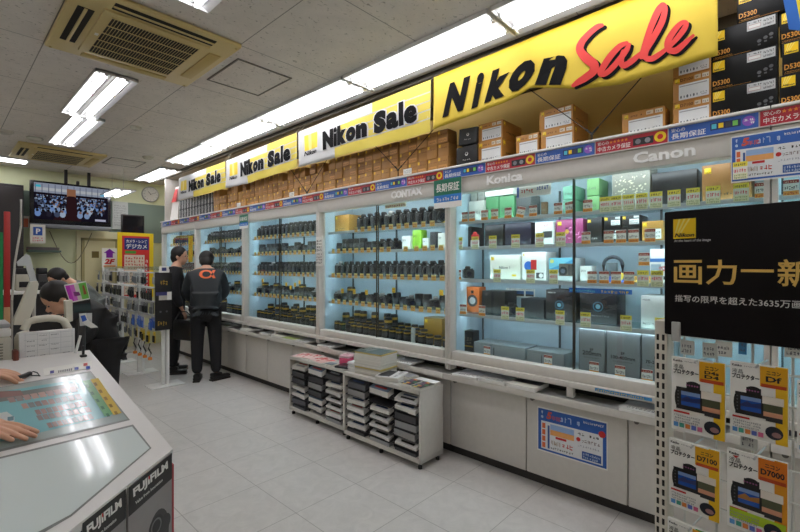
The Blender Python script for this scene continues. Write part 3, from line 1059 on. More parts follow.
for pt in (0, 1):
    PR['slr', pt] = slr(pt)
    PR['slrs', pt] = slr(pt, True)
    PR['lens', pt] = lens(pt, .10, .033, False)
    PR['lensg', pt] = lens(pt, .125, .034, True)
    PR['lensl', pt] = lens(pt, .19, .040, True)
    PR['lenss', pt] = lens(pt, .07, .033, False)
def yellow_topper():
    def make():
        m = MB(facex(0, 0, 0)); m.box(-.02, .02, 0, .045, -.0015, 0, mat((240, 196, 40), 0.5)); scribble(m, -.016, .008, .032, .03, 3, RED, None, .0005, 4, 2)
        return tag(m.build('price_tag', None, 0), '', 'price tag')
    return Proto(make)
YT = yellow_topper()
WH = {'slr': 'black camera', 'slrs': 'silver-topped camera', 'lens': 'black lens', 'lensg': 'black gold-banded lens', 'lensl': 'tall black lens', 'lenss': 'short black lens'}
CN = {}
YTN = [0]
def put(kind, unit, sh, y, x, rz=0, sc=1.0, hole=False):
    pt = 1 if unit >= 2 else 0
    n_ = CN.get((unit, sh), 0)
    CN[(unit, sh)] = n_ + 1
    z = (SHELVES + [DECK])[sh] + 0.0005
    lb = '%s, %s from far end, %s, showcase %s' % (WH[kind], ORD[n_], SHN[sh], UN[unit])
    PR[kind, pt].put((x, y, z), rz, lb, ('cameras and lenses, ' if sh < 5 else '') + SHN[sh] + ' ' + UN[unit], sc)
FR = -PI / 2          # front (local -y) turned to -x
R = random.Random(11)
for u_ in range(4):
    y1, y0 = YEDGE[u_] - 0.10, YEDGE[u_ + 1] + 0.09
    for sh in range(5):
        y = y1
        if u_ == 3 and sh == 0:
            y = 3.16; y0_ = 2.2
        elif u_ == 3 and sh == 1:
            y0_ = 2.66
        elif u_ == 3 and sh == 4:
            y0_ = 2.42
        else:
            y0_ = y0
        while y > y0_:
            tg = True
            if sh in (0, 2):
                put('slr' if R.random() < .93 else 'slrs', u_, sh, y, 2.885, FR + 0.85 + R.uniform(-.05, .05), tuple(q * R.uniform(.97, 1.03) for q in ((1.0, 1.0, 1.28) if sh == 2 else (1.08, 1.05, 1.42))))
                step = .094 if sh == 0 else .087
            elif sh == 1:
                k = R.choice(['lens', 'slr', 'lens', 'lenss'])
                put(k, u_, sh, y, 2.88, FR + .8, .95 if k == 'slr' else 1.24)
                step = .088
            elif sh == 3:
                k = R.choice(['lens', 'lens', 'slr', 'lenss', 'lensg', 'slrs'])
                put(k, u_, sh, y, 2.87, FR + .7, .95 if k[:3] == 'slr' else 1.2)
                if R.random() < .3 and k[:3] != 'slr' and u_ >= 2:
                    YT.put((2.83, y, SHELVES[3] + 1.2 * (.10 if k == 'lens' else .125 if k == 'lensg' else .07)), 0, 'yellow tag perched above the fourth-shelf lenses, %s such tag from the far end' % ORD[YTN[0]], 'yellow tags above the lenses')
                    YTN[0] += 1
                step = .09
            else:
                k = R.choice(['lensg', 'lensg', 'lens', 'lensg'])
                put(k, u_, sh, y, 2.83 + R.uniform(0, .012), 0, .95)
                put(R.choice(['lensg', 'lensg', 'lensl']), u_, sh, y - .035, 2.925, 0, (.95, .95, 1.05))
                if u_ in (2, 3):
                    put(R.choice(['lensg', 'lensg', 'lensl']), u_, sh, y - .01, 3.03, 0, (.95, .95, 1.15))
                step = .088
                tg = False
            if tg:
                put_tag('A', u_, sh, y - 0.01)
            y -= step
# single things among the cameras behind the flyer racks
def nikon_logo(m, M, s, dark=True):
    rect(m, 0, s, 0, s, mat((250, 208, 16), 0.4), M, .0005)
    for k in range(3):
        a0 = .25 + .22 * k
        m.add([(s * a0, s, .0008), (s * (a0 + .09), s, .0008), (s * (a0 * .55 + .0), s * .3, .0008), (s * (a0 * .5 - .05), s * .3, .0008)], [(0, 1, 2, 3)], mat((254, 232, 120), 0.4), M)
    m.text('Nikon', M @ Matrix.Translation((s * .06, s * .07, .0011)), s * .88, s * .2, INK, .03, .25)

CARTN = {}
def carton(name, cat, label, unit, sh, u0, u1, vt, base, draw=None, x=2.85, depth=.18, z0=None, h=None, group=None, yaw=0, y0=None, y1=None):
    ya = onx(x, u0).y if y1 is None else y1
    yb = onx(x, u1).y if y0 is None else y0
    zb = (SHELVES + [DECK])[sh] if z0 is None else z0
    hh_ = onx(x, (u0 + u1) / 2, vt).z - zb if h is None else h
    W_ = ya - yb
    if z0 is None:
        hh_ = min(hh_, .275 if sh == 0 else ([0] + SHELVES)[sh] - zb - .035)
    t = thing(name, label, cat, (x, (ya + yb) / 2, zb + .0005), yaw, group)
    MB(frame((0, W_ / 2, 0), (0, -1, 0), (0, 0, 1))).box(0, W_, 0, hh_, -depth, 0, base, .002).build('box', t)
    m = MB(frame((-.0004, W_ / 2, 0), (0, -1, 0), (0, 0, 1)))
    if draw:
        draw(m, W_, hh_)
    else:
        scribble(m, W_ * .1, hh_ * .6, W_ * .5, hh_ * .2, 5, INK, None, .0004, 3)
    m.build('printed_front', t, 0)
    return t
def d_plainlogo(sz=.3, words=None, wm=INK):
    def f(m, w_, h_):
        s = min(h_ * sz, .03)
        nikon_logo(m, Matrix.Translation((w_ * .05, h_ * .92 - s, 0)), s)
        if words:
            m.text(words, Matrix.Translation((w_ * .1, h_ * .3, .0006)), w_ * .6, None, wm, .02)
        scribble(m, w_ * .1, h_ * .14, w_ * .6, h_ * .1, 9, wm, None, .0006, 6)
    return f
carton('gold_camera_box', 'box', 'plain gold cardboard box on the top shelf, showcase behind the flyer racks', 3, 0, 335, 349, 215, GOLD, d_plainlogo(.3, None), z0=SHELVES[0], x=2.86)
carton('gold_camera_box', 'box', 'flat gold box with yellow lid at the near end of the top shelf behind racks', 3, 0, 430, 445, 212, mat((214, 180, 60), .4), d_plainlogo(.3, None), x=2.88)
for a_, b_, v_, c_, lb in [(402, 410, 236, WHITE, 'small white box'), (412.5, 421, 229, mat((150, 206, 60)), 'lime green packet'), (422.5, 428, 238, WHITE, 'small white packet'), (430, 436, 232, CB2, 'dark small box'), (438, 445, 233, OFFW, 'cream small box')]:
    carton('small_box', 'box', '%s on the second shelf, showcase behind the flyer racks' % lb, 3, 1, a_, b_, v_, c_, None, x=2.86, depth=.08)
    put_tag('A', 3, 1, onx(2.78, (a_ + b_) / 2).y)
carton('gold_lens_box', 'box', 'brownish gold box at the near end of the floor, showcase behind the flyer racks', 3, 4, 424, 442, 318, mat((150, 116, 40), .4), d_plainlogo(.3, None), x=2.95, depth=.14)
carton('clear_price_stand', 'stand', 'clear grey price stand among the lenses, showcase behind the flyer racks', 3, 4, 411, 414, 328, mat((190, 196, 196), .3), None, x=2.80, depth=.02)
for k in range(4):
    put('lensg', 3, 4, 2.37 - .088 * k, 2.83, 0, .9)
# notice cards inside, on the back panels
def dr_lines(c1=RED, c2=INK, n=7, r_=4):
    def f(m, w_, h_):
        scribble(m, w_ * .06, h_ * .5, w_ * .88, h_ * .42, n, c1, None, .0006, n, max(1, r_ // 2))
        scribble(m, w_ * .06, h_ * .08, w_ * .88, h_ * .38, n + 2, c2, None, .0006, n + 1, max(1, r_ // 2))
    return f
def xcard(name, cat, label, X, u0, u1, v0, v1, base, draw=None, parent=None, th=.002):
    p = onx(X, u0, v1); q = onx(X, u1, v1)
    z1_ = onx(X, u0, v0).z
    W_, H_ = p.y - q.y, z1_ - p.z
    m = MB(facex(X, p.y, p.z))
    m.box(0, W_, 0, H_, -th, 0, base)
    if draw:
        draw(m, W_, H_)
    return tag(m.build(name, None, 0), label, cat)
xcard('notice_card', 'notice', 'pale notice strip with orange words high inside the showcase behind the flyer racks', 2.745, 385, 406, 201.5, 209, mat((240, 226, 196)), dr_lines(ORANGE, RED, 8, 2))
xcard('notice_card', 'notice', 'white slip on the glass at the post between the two camera showcases', 2.655, 316, 322.5, 237, 266, WHITE, dr_lines(INK, INK, 3, 8))
def dr_green(m, w_, h_):
    rect(m, 0, w_, h_ * .45, h_, mat((24, 110, 84), .4), None, .0005)
    m.text('長期保証', Matrix.Translation((w_ * .08, h_ * .56, .001)), w_ * .84, h_ * .3, WHITE, .01)
    rect(m, 0, w_, h_ * .2, h_ * .45, mat((40, 120, 200), .4), None, .0005)
    scribble(m, w_ * .1, h_ * .24, w_ * .8, h_ * .16, 8, WHITE, None, .001, 8)
xcard('guarantee_card', 'sign', 'green, blue and white guarantee card hanging at the post beside the boxed goods', 2.625, 434, 461.5, 181, 209, WHITE, dr_green, th=.004)
xcard('guarantee_card', 'sign', 'green, blue and white guarantee card hanging above the man in the grey jacket', 2.625, 239.5, 248, 215.5, 229, WHITE, dr_green, th=.004)
def d_yell(m, w_, h_):
    scribble(m, w_ * .15, h_ * .05, w_ * .7, h_ * .9, 2, RED, None, .0006, 5, 12)
xcard('vertical_sticker', 'sticker', 'tall narrow yellow sticker on the glass nearest the back wall', 2.698, 188.5, 192.5, 236, 262, mat((224, 200, 40)), d_yell)
# ------------------------------------------------------------------ goods in the widest showcase
def W(u, x=2.85):
    return onx(x, u).y
def d_text(words, y=.4, w=.6, m_=INK, h=None, sub=True, x=.2):
    def f(m, w_, h_):
        m.text(words, Matrix.Translation((w_ * x, h_ * y, .0006)), w_ * w, h, m_, .02)
        if sub:
            scribble(m, w_ * x, h_ * (y - .12), w_ * w, h_ * .05, 10, m_, None, .0006, 2)
    return f
MINT = mat((128, 190, 164), .5, 0, .04)
MINTG = mat((92, 158, 108), .5, 0, .04)
LIME = mat((140, 196, 132), .5, 0, .04)
PALE = mat((206, 208, 200), .5)
SILB = mat((150, 158, 162), .38, .15, .04)
def blank(m, w_, h_):
    scribble(m, w_ * .15, h_ * .3, w_ * .6, h_ * .3, 6, mat((120, 130, 120)), None, .0006, 3)
# top shelf
carton('camera_box', 'box', 'lower pale grey box at the far end of the top shelf', 4, 0, 468.5, 484, 201, PALE, blank, x=2.88)
z_ = onx(2.88, 470, 201).z
carton('camera_box', 'box', 'narrow pale grey box on top of the lower pale grey box', 4, 0, 470.5, 477, 189, mat((170, 176, 168)), blank, x=2.92, z0=z_ + .001, h=.09)
carton('camera_box', 'box', 'second narrow grey box with a square print on the lower pale grey box', 4, 0, 478, 484.5, 188, mat((176, 182, 176)), blank, x=2.92, z0=z_ + .001, h=.095)
carton('mint_box', 'box', 'dark mint box under the bright white box on the top shelf', 4, 0, 486, 498.5, 196, MINTG, blank, x=2.90)
carton('mint_box', 'box', 'second mint green box under the bright white box on the top shelf', 4, 0, 499.5, 514, 196, mat((100, 168, 118)), blank, x=2.90)
z_ = onx(2.90, 499, 196).z
carton('white_box', 'box', 'bright white long box lying on the mint boxes under the lamp', 4, 0, 485, 513, 184, WHITE, None, x=2.89, z0=z_ + .001, h=.075)
carton('grey_box', 'box', 'dark grey box beside the mint boxes on the top shelf', 4, 0, 516, 531, 195, mat((100, 104, 106)), blank, x=2.92, depth=.15)
carton('brown_card', 'card', 'tiny brown square card standing on the top shelf', 4, 0, 541, 547, 202, mat((96, 74, 50)), d_text('', .4) if 0 else blank, x=2.86, depth=.02)
def dr_wp(m, w_, h_):
    rect(m, 0, w_ * .06, 0, h_, BLUE, None, .0005)
    m.text('安心', Matrix.Translation((w_ * .22, h_ * .62, .0006)), None, h_ * .2, RED, .008)
    scribble(m, w_ * .12, h_ * .2, w_ * .38, h_ * .35, 5, RED, None, .0006, 7, 1)
    scribble(m, w_ * .58, h_ * .3, w_ * .36, h_ * .3, 5, BLUE, None, .0006, 8, 1)
xcard('promotion_card', 'notice', 'white card with red and blue words hanging inside over the top shelf', 2.76, 517, 551, 181, 198, WHITE, dr_wp)
for k, (a_, b_, v_, c_, h_) in enumerate([(563, 575, 195, MINT, .1), (563, 575, 183, MINT, .09)]):
    carton('mint_box', 'box', ['pale mint box standing beside the dark glass edge, bottom of two', 'pale mint box beside the dark glass edge, top of two'][k], 4, 0, a_, b_, v_, c_, blank, x=2.93, z0=SHELVES[0] + (.105 if k else 0), h=h_)
for k in range(2):
    carton('lime_box', 'box', ['lime green box just past the dark glass edge, bottom of two', 'lime green box just past the dark glass edge, top of two'][k], 4, 0, 587, 599, 190, LIME, blank, x=2.93, z0=SHELVES[0] + (.115 if k else 0), h=.11)
def d_slv(m, w_, h_):
    s = .022
    nikon_logo(m, Matrix.Translation((w_ * .05, h_ * .97 - s, 0)), s)
    R_ = random.Random(3)
    for q in range(60):
        x_ = R_.uniform(.08, .9); y_ = R_.uniform(.3, .8)
        disc(m, x_ * w_, y_ * h_, R_.uniform(.0015, .006), mat((226, 220, 196)), None, .0006 + .00002 * q, 8)
    rect(m, w_ * .82, w_ * .95, h_ * .06, h_ * .2, YEL, None, .0006)
carton('silver_camera_box', 'box', 'silver grey camera box with sparkling print on the top shelf', 4, 0, 612, 650, 167, mat((146, 146, 136), .4), d_slv, x=2.87)
carton('black_camera_box', 'box', 'large black box between the silver box and the gold box on the top shelf', 4, 0, 652, 697, 171, mat((34, 34, 36), .3), None, x=2.87)
carton('gold_camera_box', 'box', 'large gold cardboard camera box beside the black box on the top shelf', 4, 0, 702, 752, 163, mat((150, 104, 52), .5), d_plainlogo(.2, None), x=2.84)
for (u, k, v) in [(464.7, 'C', 0), (472, 'C', 0), (484.4, 'C', 0), (494.6, 'C', 0), (508, 'C', 0), (519.4, 'C', .25), (533, 'C', 0), (558, 'C', 0), (570, 'C', -.08), (587.7, 'C', 0),
                  (605, 'B', 0), (616, 'B', 0), (628.5, 'B', 0), (641.5, 'B', 0), (656, 'B', 0), (674, 'B', 0), (693, 'B', 0), (713, 'B', 0), (741, 'B', 0), (762, 'C', 0)]:
    put_tag(k, 4, 0, onx(2.772, u).y, x=2.772, roll=v)
# second shelf
carton('black_camera_box', 'box', 'black box at the far end of the second shelf', 4, 1, 461, 471, 223, BLACK, None, x=2.90)
carton('black_camera_box', 'box', 'black box with tiny white print, third shelf item of the second shelf', 4, 1, 485, 503, 222, BLACK, d_text('', .4) if 0 else None, x=2.88)
carton('dark_blue_box', 'box', 'dark blue and black box in the middle of the second shelf', 4, 1, 505, 531, 220, mat((24, 20, 44), .4), d_text('EOS', .2, .25, mat((120, 120, 150)), None, False, .1) if 0 else None, x=2.88)
def d_print(m, w_, h_):
    rect(m, w_ * .45, w_ * .95, h_ * .3, h_ * .58, mat((60, 60, 64)), None, .0006)
    scribble(m, w_ * .5, h_ * .8, w_ * .42, h_ * .12, 5, PINKR, None, .0006, 2)
carton('white_camera_box', 'box', 'white box with a dark camera picture beside the magenta box', 4, 1, 535, 553, 222, WHITE, d_print, x=2.86)
def d_mag(m, w_, h_):
    nikon_logo(m, Matrix.Translation((w_ * .06, h_ * .76, 0)), h_ * .16)
    R_ = random.Random(8)
    for q in range(14):
        a_ = R_.uniform(0, PI)
        x_, y_ = w_ * (.6 + .3 * R_.uniform(-1, 1)), h_ * R_.uniform(.15, .6)
        m.add([(x_, y_, .0006), (x_ + .03 * math.cos(a_), y_ + .03 * math.sin(a_), .0006), (x_ + .02 * math.cos(a_ + .5), y_ + .02 * math.sin(a_ + .5), .0006)], [(0, 1, 2)], mat((244, 160, 206)))
    disc(m, w_ * .42, h_ * .5, h_ * .09, mat((220, 170, 70)), None, .0008)
    rect(m, w_ * .36, w_ * .5, h_ * .62, h_ * .66, INK, None, .0008)
carton('magenta_box', 'box', 'magenta pink box with a small yellow logo on the second shelf', 4, 1, 556, 583, 214, mat((166, 66, 118), .4), d_mag, x=2.88)
# red and white packet
xp = W(475, 2.86)
t = thing('red_white_figure', 'small red and white package standing on the second shelf', 'package', (2.86, xp, SHELVES[1]))
MB().box(-.02, .02, -.03, .03, 0, .055, WHITE, .006).build('base', t)
MB().box(-.022, .022, -.032, .026, .055, .10, RED, .012).ball((-.0, .0, .105), .015, .018, .014, RED).build('lid', t)
def d_blackw(m, w_, h_):
    nikon_logo(m, Matrix.Translation((w_ * .04, h_ * .7, 0)), h_ * .22)
    rect(m, w_ * .42, w_ * .94, h_ * .3, h_ * .7, WHITE, None, .0006)
    rect(m, w_ * .66, w_ * .94, h_ * .78, h_ * .95, mat((200, 200, 200)), None, .0006)
    scribble(m, w_ * .45, h_ * .34, w_ * .46, h_ * .3, 6, mat((90, 90, 90)), None, .0009, 4, 2)
carton('black_camera_box', 'box', 'tall black box just past the dark glass edge on the second shelf', 4, 1, 587, 602, 213, BLACK, d_plainlogo(.12, None, WHITE), x=2.88)
for k, (a_, b_) in enumerate([(604, 621), (622, 640)]):
    for j in range(2):
        carton('black_lens_box', 'box', 'black box with white label, %s of two, %s pair past the tall black box' % (['bottom', 'top'][j], ORD[k]), 4, 1, a_, b_, 0, BLACK, d_blackw, x=2.88, z0=SHELVES[1] + j * .083, h=.08)
def d_goldl(m, w_, h_):
    nikon_logo(m, Matrix.Translation((w_ * .04, h_ * .74, 0)), h_ * .18)
    rect(m, w_ * .3, w_ * .92, h_ * .1, h_ * .6, WHITE, None, .0006)
    scribble(m, w_ * .34, h_ * .16, w_ * .54, h_ * .36, 8, mat((90, 90, 90)), None, .0009, 4, 2)
carton('gold_lens_box', 'box', 'gold box with white label beside the black labelled boxes, second shelf', 4, 1, 642, 663, 221, mat((186, 136, 60)), d_goldl, x=2.86)
for (u, k) in [(459, 'B'), (475, 'B'), (492.7, 'B'), (515.5, 'B'), (539.7, 'B'), (560.6, 'B'), (586, 'C'), (608.6, 'C'), (621, 'C'), (633.5, 'C'), (650, 'C')]:
    put_tag(k, 4, 1, onx(2.772, u).y, x=2.772)
# third shelf
y_ = W(467, 2.86)
PR['slr', 1].put((2.87, y_, SHELVES[2] + .0005), FR + .7, 'small black camera at the far end of the third shelf with boxed goods', 'cameras on the third shelf', .85)
def d_n1(m, w_, h_):
    nikon_logo(m, Matrix.Translation((w_ * .04, h_ * .78, 0)), h_ * .14)
    m.text('Nikon 1', Matrix.Translation((w_ * .32, h_ * .42, .0006)), w_ * .36, None, INK, .01)
    rect(m, w_ * .74, w_ * .88, h_ * .12, h_ * .2, YEL, None, .0006)
carton('white_camera_box', 'box', 'cream white box with a small yellow square on the third shelf', 4, 2, 490, 520, 255, mat((224, 222, 208)), d_n1, x=2.86)
def d_wbr(m, w_, h_):
    disc(m, w_ * .28, h_ * .5, h_ * .17, mat((50, 110, 200)), None, .0006)
    rect(m, w_ * .38, w_ * .62, h_ * .36, h_ * .72, RED, None, .0008)
    rect(m, w_ * .05, w_ * .11, h_ * .86, h_ * .94, YEL, None, .0006)
    rect(m, w_ * .6, w_ * .9, h_ * .06, h_ * .26, mat((60, 60, 66)), None, .0006)
    disc(m, w_ * .8, h_ * .16, h_ * .08, WHITE, None, .0009)
carton('white_camera_box', 'box', 'white box with a blue disc and a red picture on the third shelf', 4, 2, 522, 546, 252, WHITE, d_wbr, x=2.86)
def d_bcam(m, w_, h_):
    rect(m, 0, w_, h_ * .5, h_, mat((70, 160, 206)), None, .0005)
    m.add([(0, h_ * .5, .0008), (w_ * .6, h_ * .75, .0008), (w_, h_, .0008), (0, h_, .0008)], [(0, 1, 2, 3)], mat((120, 200, 220)))
    disc(m, w_ * .12, h_ * .86, h_ * .09, mat((220, 220, 120)), None, .001)
    rect(m, w_ * .4, w_ * .98, h_ * .2, h_ * .75, mat((110, 100, 90)), None, .001)
    disc(m, w_ * .55, h_ * .42, h_ * .2, BLACK, None, .0014)
    disc(m, w_ * .55, h_ * .42, h_ * .1, mat((90, 96, 110)), None, .0016)
    for q in range(4):
        rect(m, w_ * (.74 + .05 * q), w_ * (.77 + .05 * q), h_ * .25, h_ * .7, BLK2, None, .0014)
carton('blue_camera_box', 'box', 'blue and white box with a camera picture against the dark glass edge', 4, 2, 549, 575, 258, mat((200, 206, 206)), d_bcam, x=2.86)
carton('white_small_box', 'box', 'small white box just past the dark glass edge on the third shelf', 4, 2, 580, 592, 266, WHITE, None, x=2.88, depth=.08)
t = thing('folding_stand', 'dark upright holder with a blue base on the third shelf', 'holder', (2.88, W(613, 2.88), SHELVES[2]))
fr_ = MB()
pts = [(0, .055 * math.cos(a_), .105 + .05 * math.sin(a_)) for a_ in [PI * q / 10 for q in range(11)]]
fr_.tube([(0, .055, .02)] + pts + [(0, -.055, .02)], .011, mat((50, 56, 66), .4), 8)
fr_.build('loop', t)
MB().box(-.05, .03, -.11, .07, 0, .035, mat((40, 70, 160), .4), .008).build('base', t)
MB().box(-.03, -.0, -.03, .035, .035, .12, mat((110, 120, 126), .4), .003).build('panel', t)
t = thing('gold_pouch', 'golden yellow pouch with a round end lying on the third shelf', 'pouch', (2.86, W(634, 2.86), SHELVES[2]))
MB().box(-.03, .03, -.10, .06, 0, .04, mat((186, 140, 60), .5), .014).ball((-.01, .07, .03), .028, .03, .028, mat((226, 190, 60), .4)).build('body', t)
def d_wh3(m, w_, h_):
    rect(m, 0, w_, h_ * .62, h_ * .72, mat((60, 120, 190)), None, .0006)
    rect(m, w_ * .05, w_ * .5, h_ * .25, h_ * .55, mat((160, 176, 190)), None, .0006)
    rect(m, w_ * .3, w_ * .95, h_ * .1, h_ * .2, BLK2, None, .0008)
    scribble(m, w_ * .4, h_ * .35, w_ * .5, h_ * .2, 5, PINKR, None, .0009, 4)
carton('printed_box', 'box', 'white box with blue band beside the black board, third shelf', 4, 2, 650, 672, 249, WHITE, d_wh3, x=2.86)
for (u, k) in [(458, 'C'), (497, 'B'), (530.5, 'B'), (553.5, 'B'), (592, 'C'), (604, 'C'), (616, 'C'), (629, 'C'), (643, 'B'), (657, 'B')]:
    put_tag(k, 4, 2, onx(2.772, u).y, x=2.772)
put_tag('C', 4, 2, onx(2.80, 644).y, x=2.80, z=SHELVES[2] + .10)
# fourth shelf
def d_or(m, w_, h_):
    disc(m, w_ * .5, h_ * .45, h_ * .24, mat((60, 60, 64)), None, .0006)
    disc(m, w_ * .5, h_ * .45, h_ * .14, mat((190, 190, 196)), None, .0009)
    rect(m, w_ * .4, w_ * .6, h_ * .74, h_ * .86, INK, None, .0006)
carton('black_camera_box', 'box', 'small black box with a camera print at the far end of the fourth shelf', 4, 3, 456, 465, 287, BLACK, d_or, x=2.88, depth=.1)
carton('orange_camera_box', 'box', 'orange box with a round camera print on the fourth shelf', 4, 3, 466, 479, 287, mat((206, 104, 40)), d_or, x=2.88, depth=.1)
carton('black_camera_box', 'box', 'low black box beside the orange box on the fourth shelf', 4, 3, 482, 505, 291, BLACK, None, x=2.88)
PR['slr', 1].put((2.885, W(511, 2.885), SHELVES[3] + .0005), FR + .7, 'dark camera between two low black boxes on the fourth shelf', 'cameras on the fourth shelf', .85)
carton('black_camera_box', 'box', 'low wide black box before the large black box on the fourth shelf', 4, 3, 521, 544, 299, mat((36, 38, 42)), None, x=2.86)
def d_ring(m, w_, h_):
    disc(m, w_ * .5, h_ * .5, h_ * .15, mat((60, 110, 130)), None, .0006)
    disc(m, w_ * .5, h_ * .5, h_ * .12, mat((16, 20, 30)), None, .0008)
    disc(m, w_ * .5, h_ * .5, h_ * .07, mat((110, 160, 180)), None, .0010)
    scribble(m, w_ * .08, h_ * .88, w_ * .3, h_ * .05, 6, WHITE, None, .0006, 6)
    scribble(m, w_ * .3, h_ * .2, w_ * .5, h_ * .06, 7, mat((150, 150, 150)), None, .0006, 7)
carton('large_black_box', 'box', 'large black box with a lens circle, on the far side of the dark glass edge', 4, 3, 546, 573, 290, mat((18, 14, 18)), d_ring, x=2.86)
carton('large_black_box', 'box', 'large black box with a lens circle under the blue light strip', 4, 3, 580, 617, 290, mat((18, 14, 18)), d_ring, x=2.86)
def d_k(m, w_, h_):
    scribble(m, w_ * .06, h_ * .84, w_ * .3, h_ * .07, 6, INK, None, .0006, 6)
    scribble(m, w_ * .06, h_ * .1, w_ * .5, h_ * .1, 7, INK, None, .0006, 7)
carton('grey_camera_box', 'box', 'light grey box with small dark words beside the slotted post', 4, 3, 641, 668, 296, mat((176, 176, 172)), d_k, x=2.84)
def d_pics(m, w_, h_):
    scribble(m, w_ * .03, h_ * .86, w_ * .94, h_ * .12, 16, INK, None, .0006, 6)
    for q, cc in enumerate([(50, 60, 60), (40, 90, 150), (60, 110, 160)]):
        rect(m, w_ * (.03 + .33 * q), w_ * (.30 + .33 * q), h_ * .15, h_ * .75, mat(cc), None, .0006)
        rect(m, w_ * (.03 + .33 * q), w_ * (.30 + .33 * q), h_ * .15, h_ * .38, mat((60, 50, 40)), None, .0009)
xcard('picture_card', 'card', 'white card with three small pictures on the rear panel above the fourth shelf', 3.09, 506, 535, 288, 296.5, WHITE, d_pics)
def d_led(m, w_, h_):
    scribble(m, w_ * .02, h_ * .15, w_ * .42, h_ * .75, 14, mat((120, 220, 230)), None, .0006, 6)
    scribble(m, w_ * .52, h_ * .1, w_ * .44, h_ * .8, 8, YEL, None, .0006, 9)
xcard('blue_name_strip', 'sign', 'narrow bright blue strip with yellow characters under the third shelf', 2.775, 569, 632, 287.6, 292, mat((20, 110, 210)), d_led)
for (u, k) in [(463, 'C'), (482, 'C'), (505, 'B'), (520, 'B'), (560, 'B'), (585.5, 'B'), (626, 'B'), (661, 'B')]:
    put_tag(k, 4, 3, onx(2.772, u).y, x=2.772)
# cabinet floor
for k, (a_, b_, v_) in enumerate([(454, 462, 334), (463, 473, 331)]):
    def d_g(m, w_, h_):
        rect(m, 0, w_, h_ * .3, h_ * .36, GB, None, .0006)
        scribble(m, w_ * .1, h_ * .45, w_ * .8, h_ * .3, 3, mat((150, 140, 120)), None, .0006, 6, 3)
    carton('black_lens_box', 'box', 'upright black lens box with gold line at the far end, %s of two' % ORD[k], 4, 4, a_, b_, v_, BLACK, d_g, x=2.85, depth=.09)
def d_lensbox(s1, s2):
    def f(m, w_, h_):
        rect(m, w_ * .40, w_ * .42, h_ * .15, h_ * .75, mat((60, 70, 70)), None, .0006)
        scribble(m, w_ * .1, h_ * .86, w_ * .5, h_ * .05, 5, mat((90, 100, 104)), None, .0006, 6)
    return f
carton('grey_lens_box', 'box', 'long low silver grey lens box lying on the cabinet floor, farther one', 4, 4, 474, 525, 345, SILB, d_lensbox(1, 2), x=2.83, depth=.2)
carton('grey_lens_box', 'box', 'long low silver grey lens box lying on the cabinet floor, nearer one', 4, 4, 527, 564, 352, SILB, d_lensbox(1, 2), x=2.80, depth=.2)
SILC = mat((142, 152, 156), .35, .2, .04)
for k, (a_, b_, s_) in enumerate([(579, 605, '200mm'), (606.5, 640, '100-400mm'), (641.5, 672, '70-200mm')]):
    def d_ef(m, w_, h_, s_=s_):
        m.text('EF', Matrix.Translation((w_ * .5, h_ * .54, .0006)), None, .016, INK, .02, 0, 0, 'c')
        m.text(s_, Matrix.Translation((w_ * .5, h_ * .44, .0006)), w_ * .72, None, INK, .02, 0, 0, 'c')
        scribble(m, w_ * .2, h_ * .38, w_ * .6, h_ * .03, 10, mat((90, 96, 100)), None, .0006, 6)
        rect(m, 0, w_ * .012, 0, h_, mat((60, 66, 70)), None, .0006)
    carton('tall_lens_box', 'box', 'tall silver grey lens box standing on the cabinet floor, %s from the dark glass edge' % ORD[k], 4, 4, a_, b_, 322, SILC, d_ef, x=2.80, depth=.2, h=.295)
for (u, k) in [(487, 'C'), (548, 'C'), (594, 'C'), (620, 'C'), (647, 'C')]:
    put_tag(k, 4, 4, onx(2.772, u).y, x=2.772, z=DECK + .02)
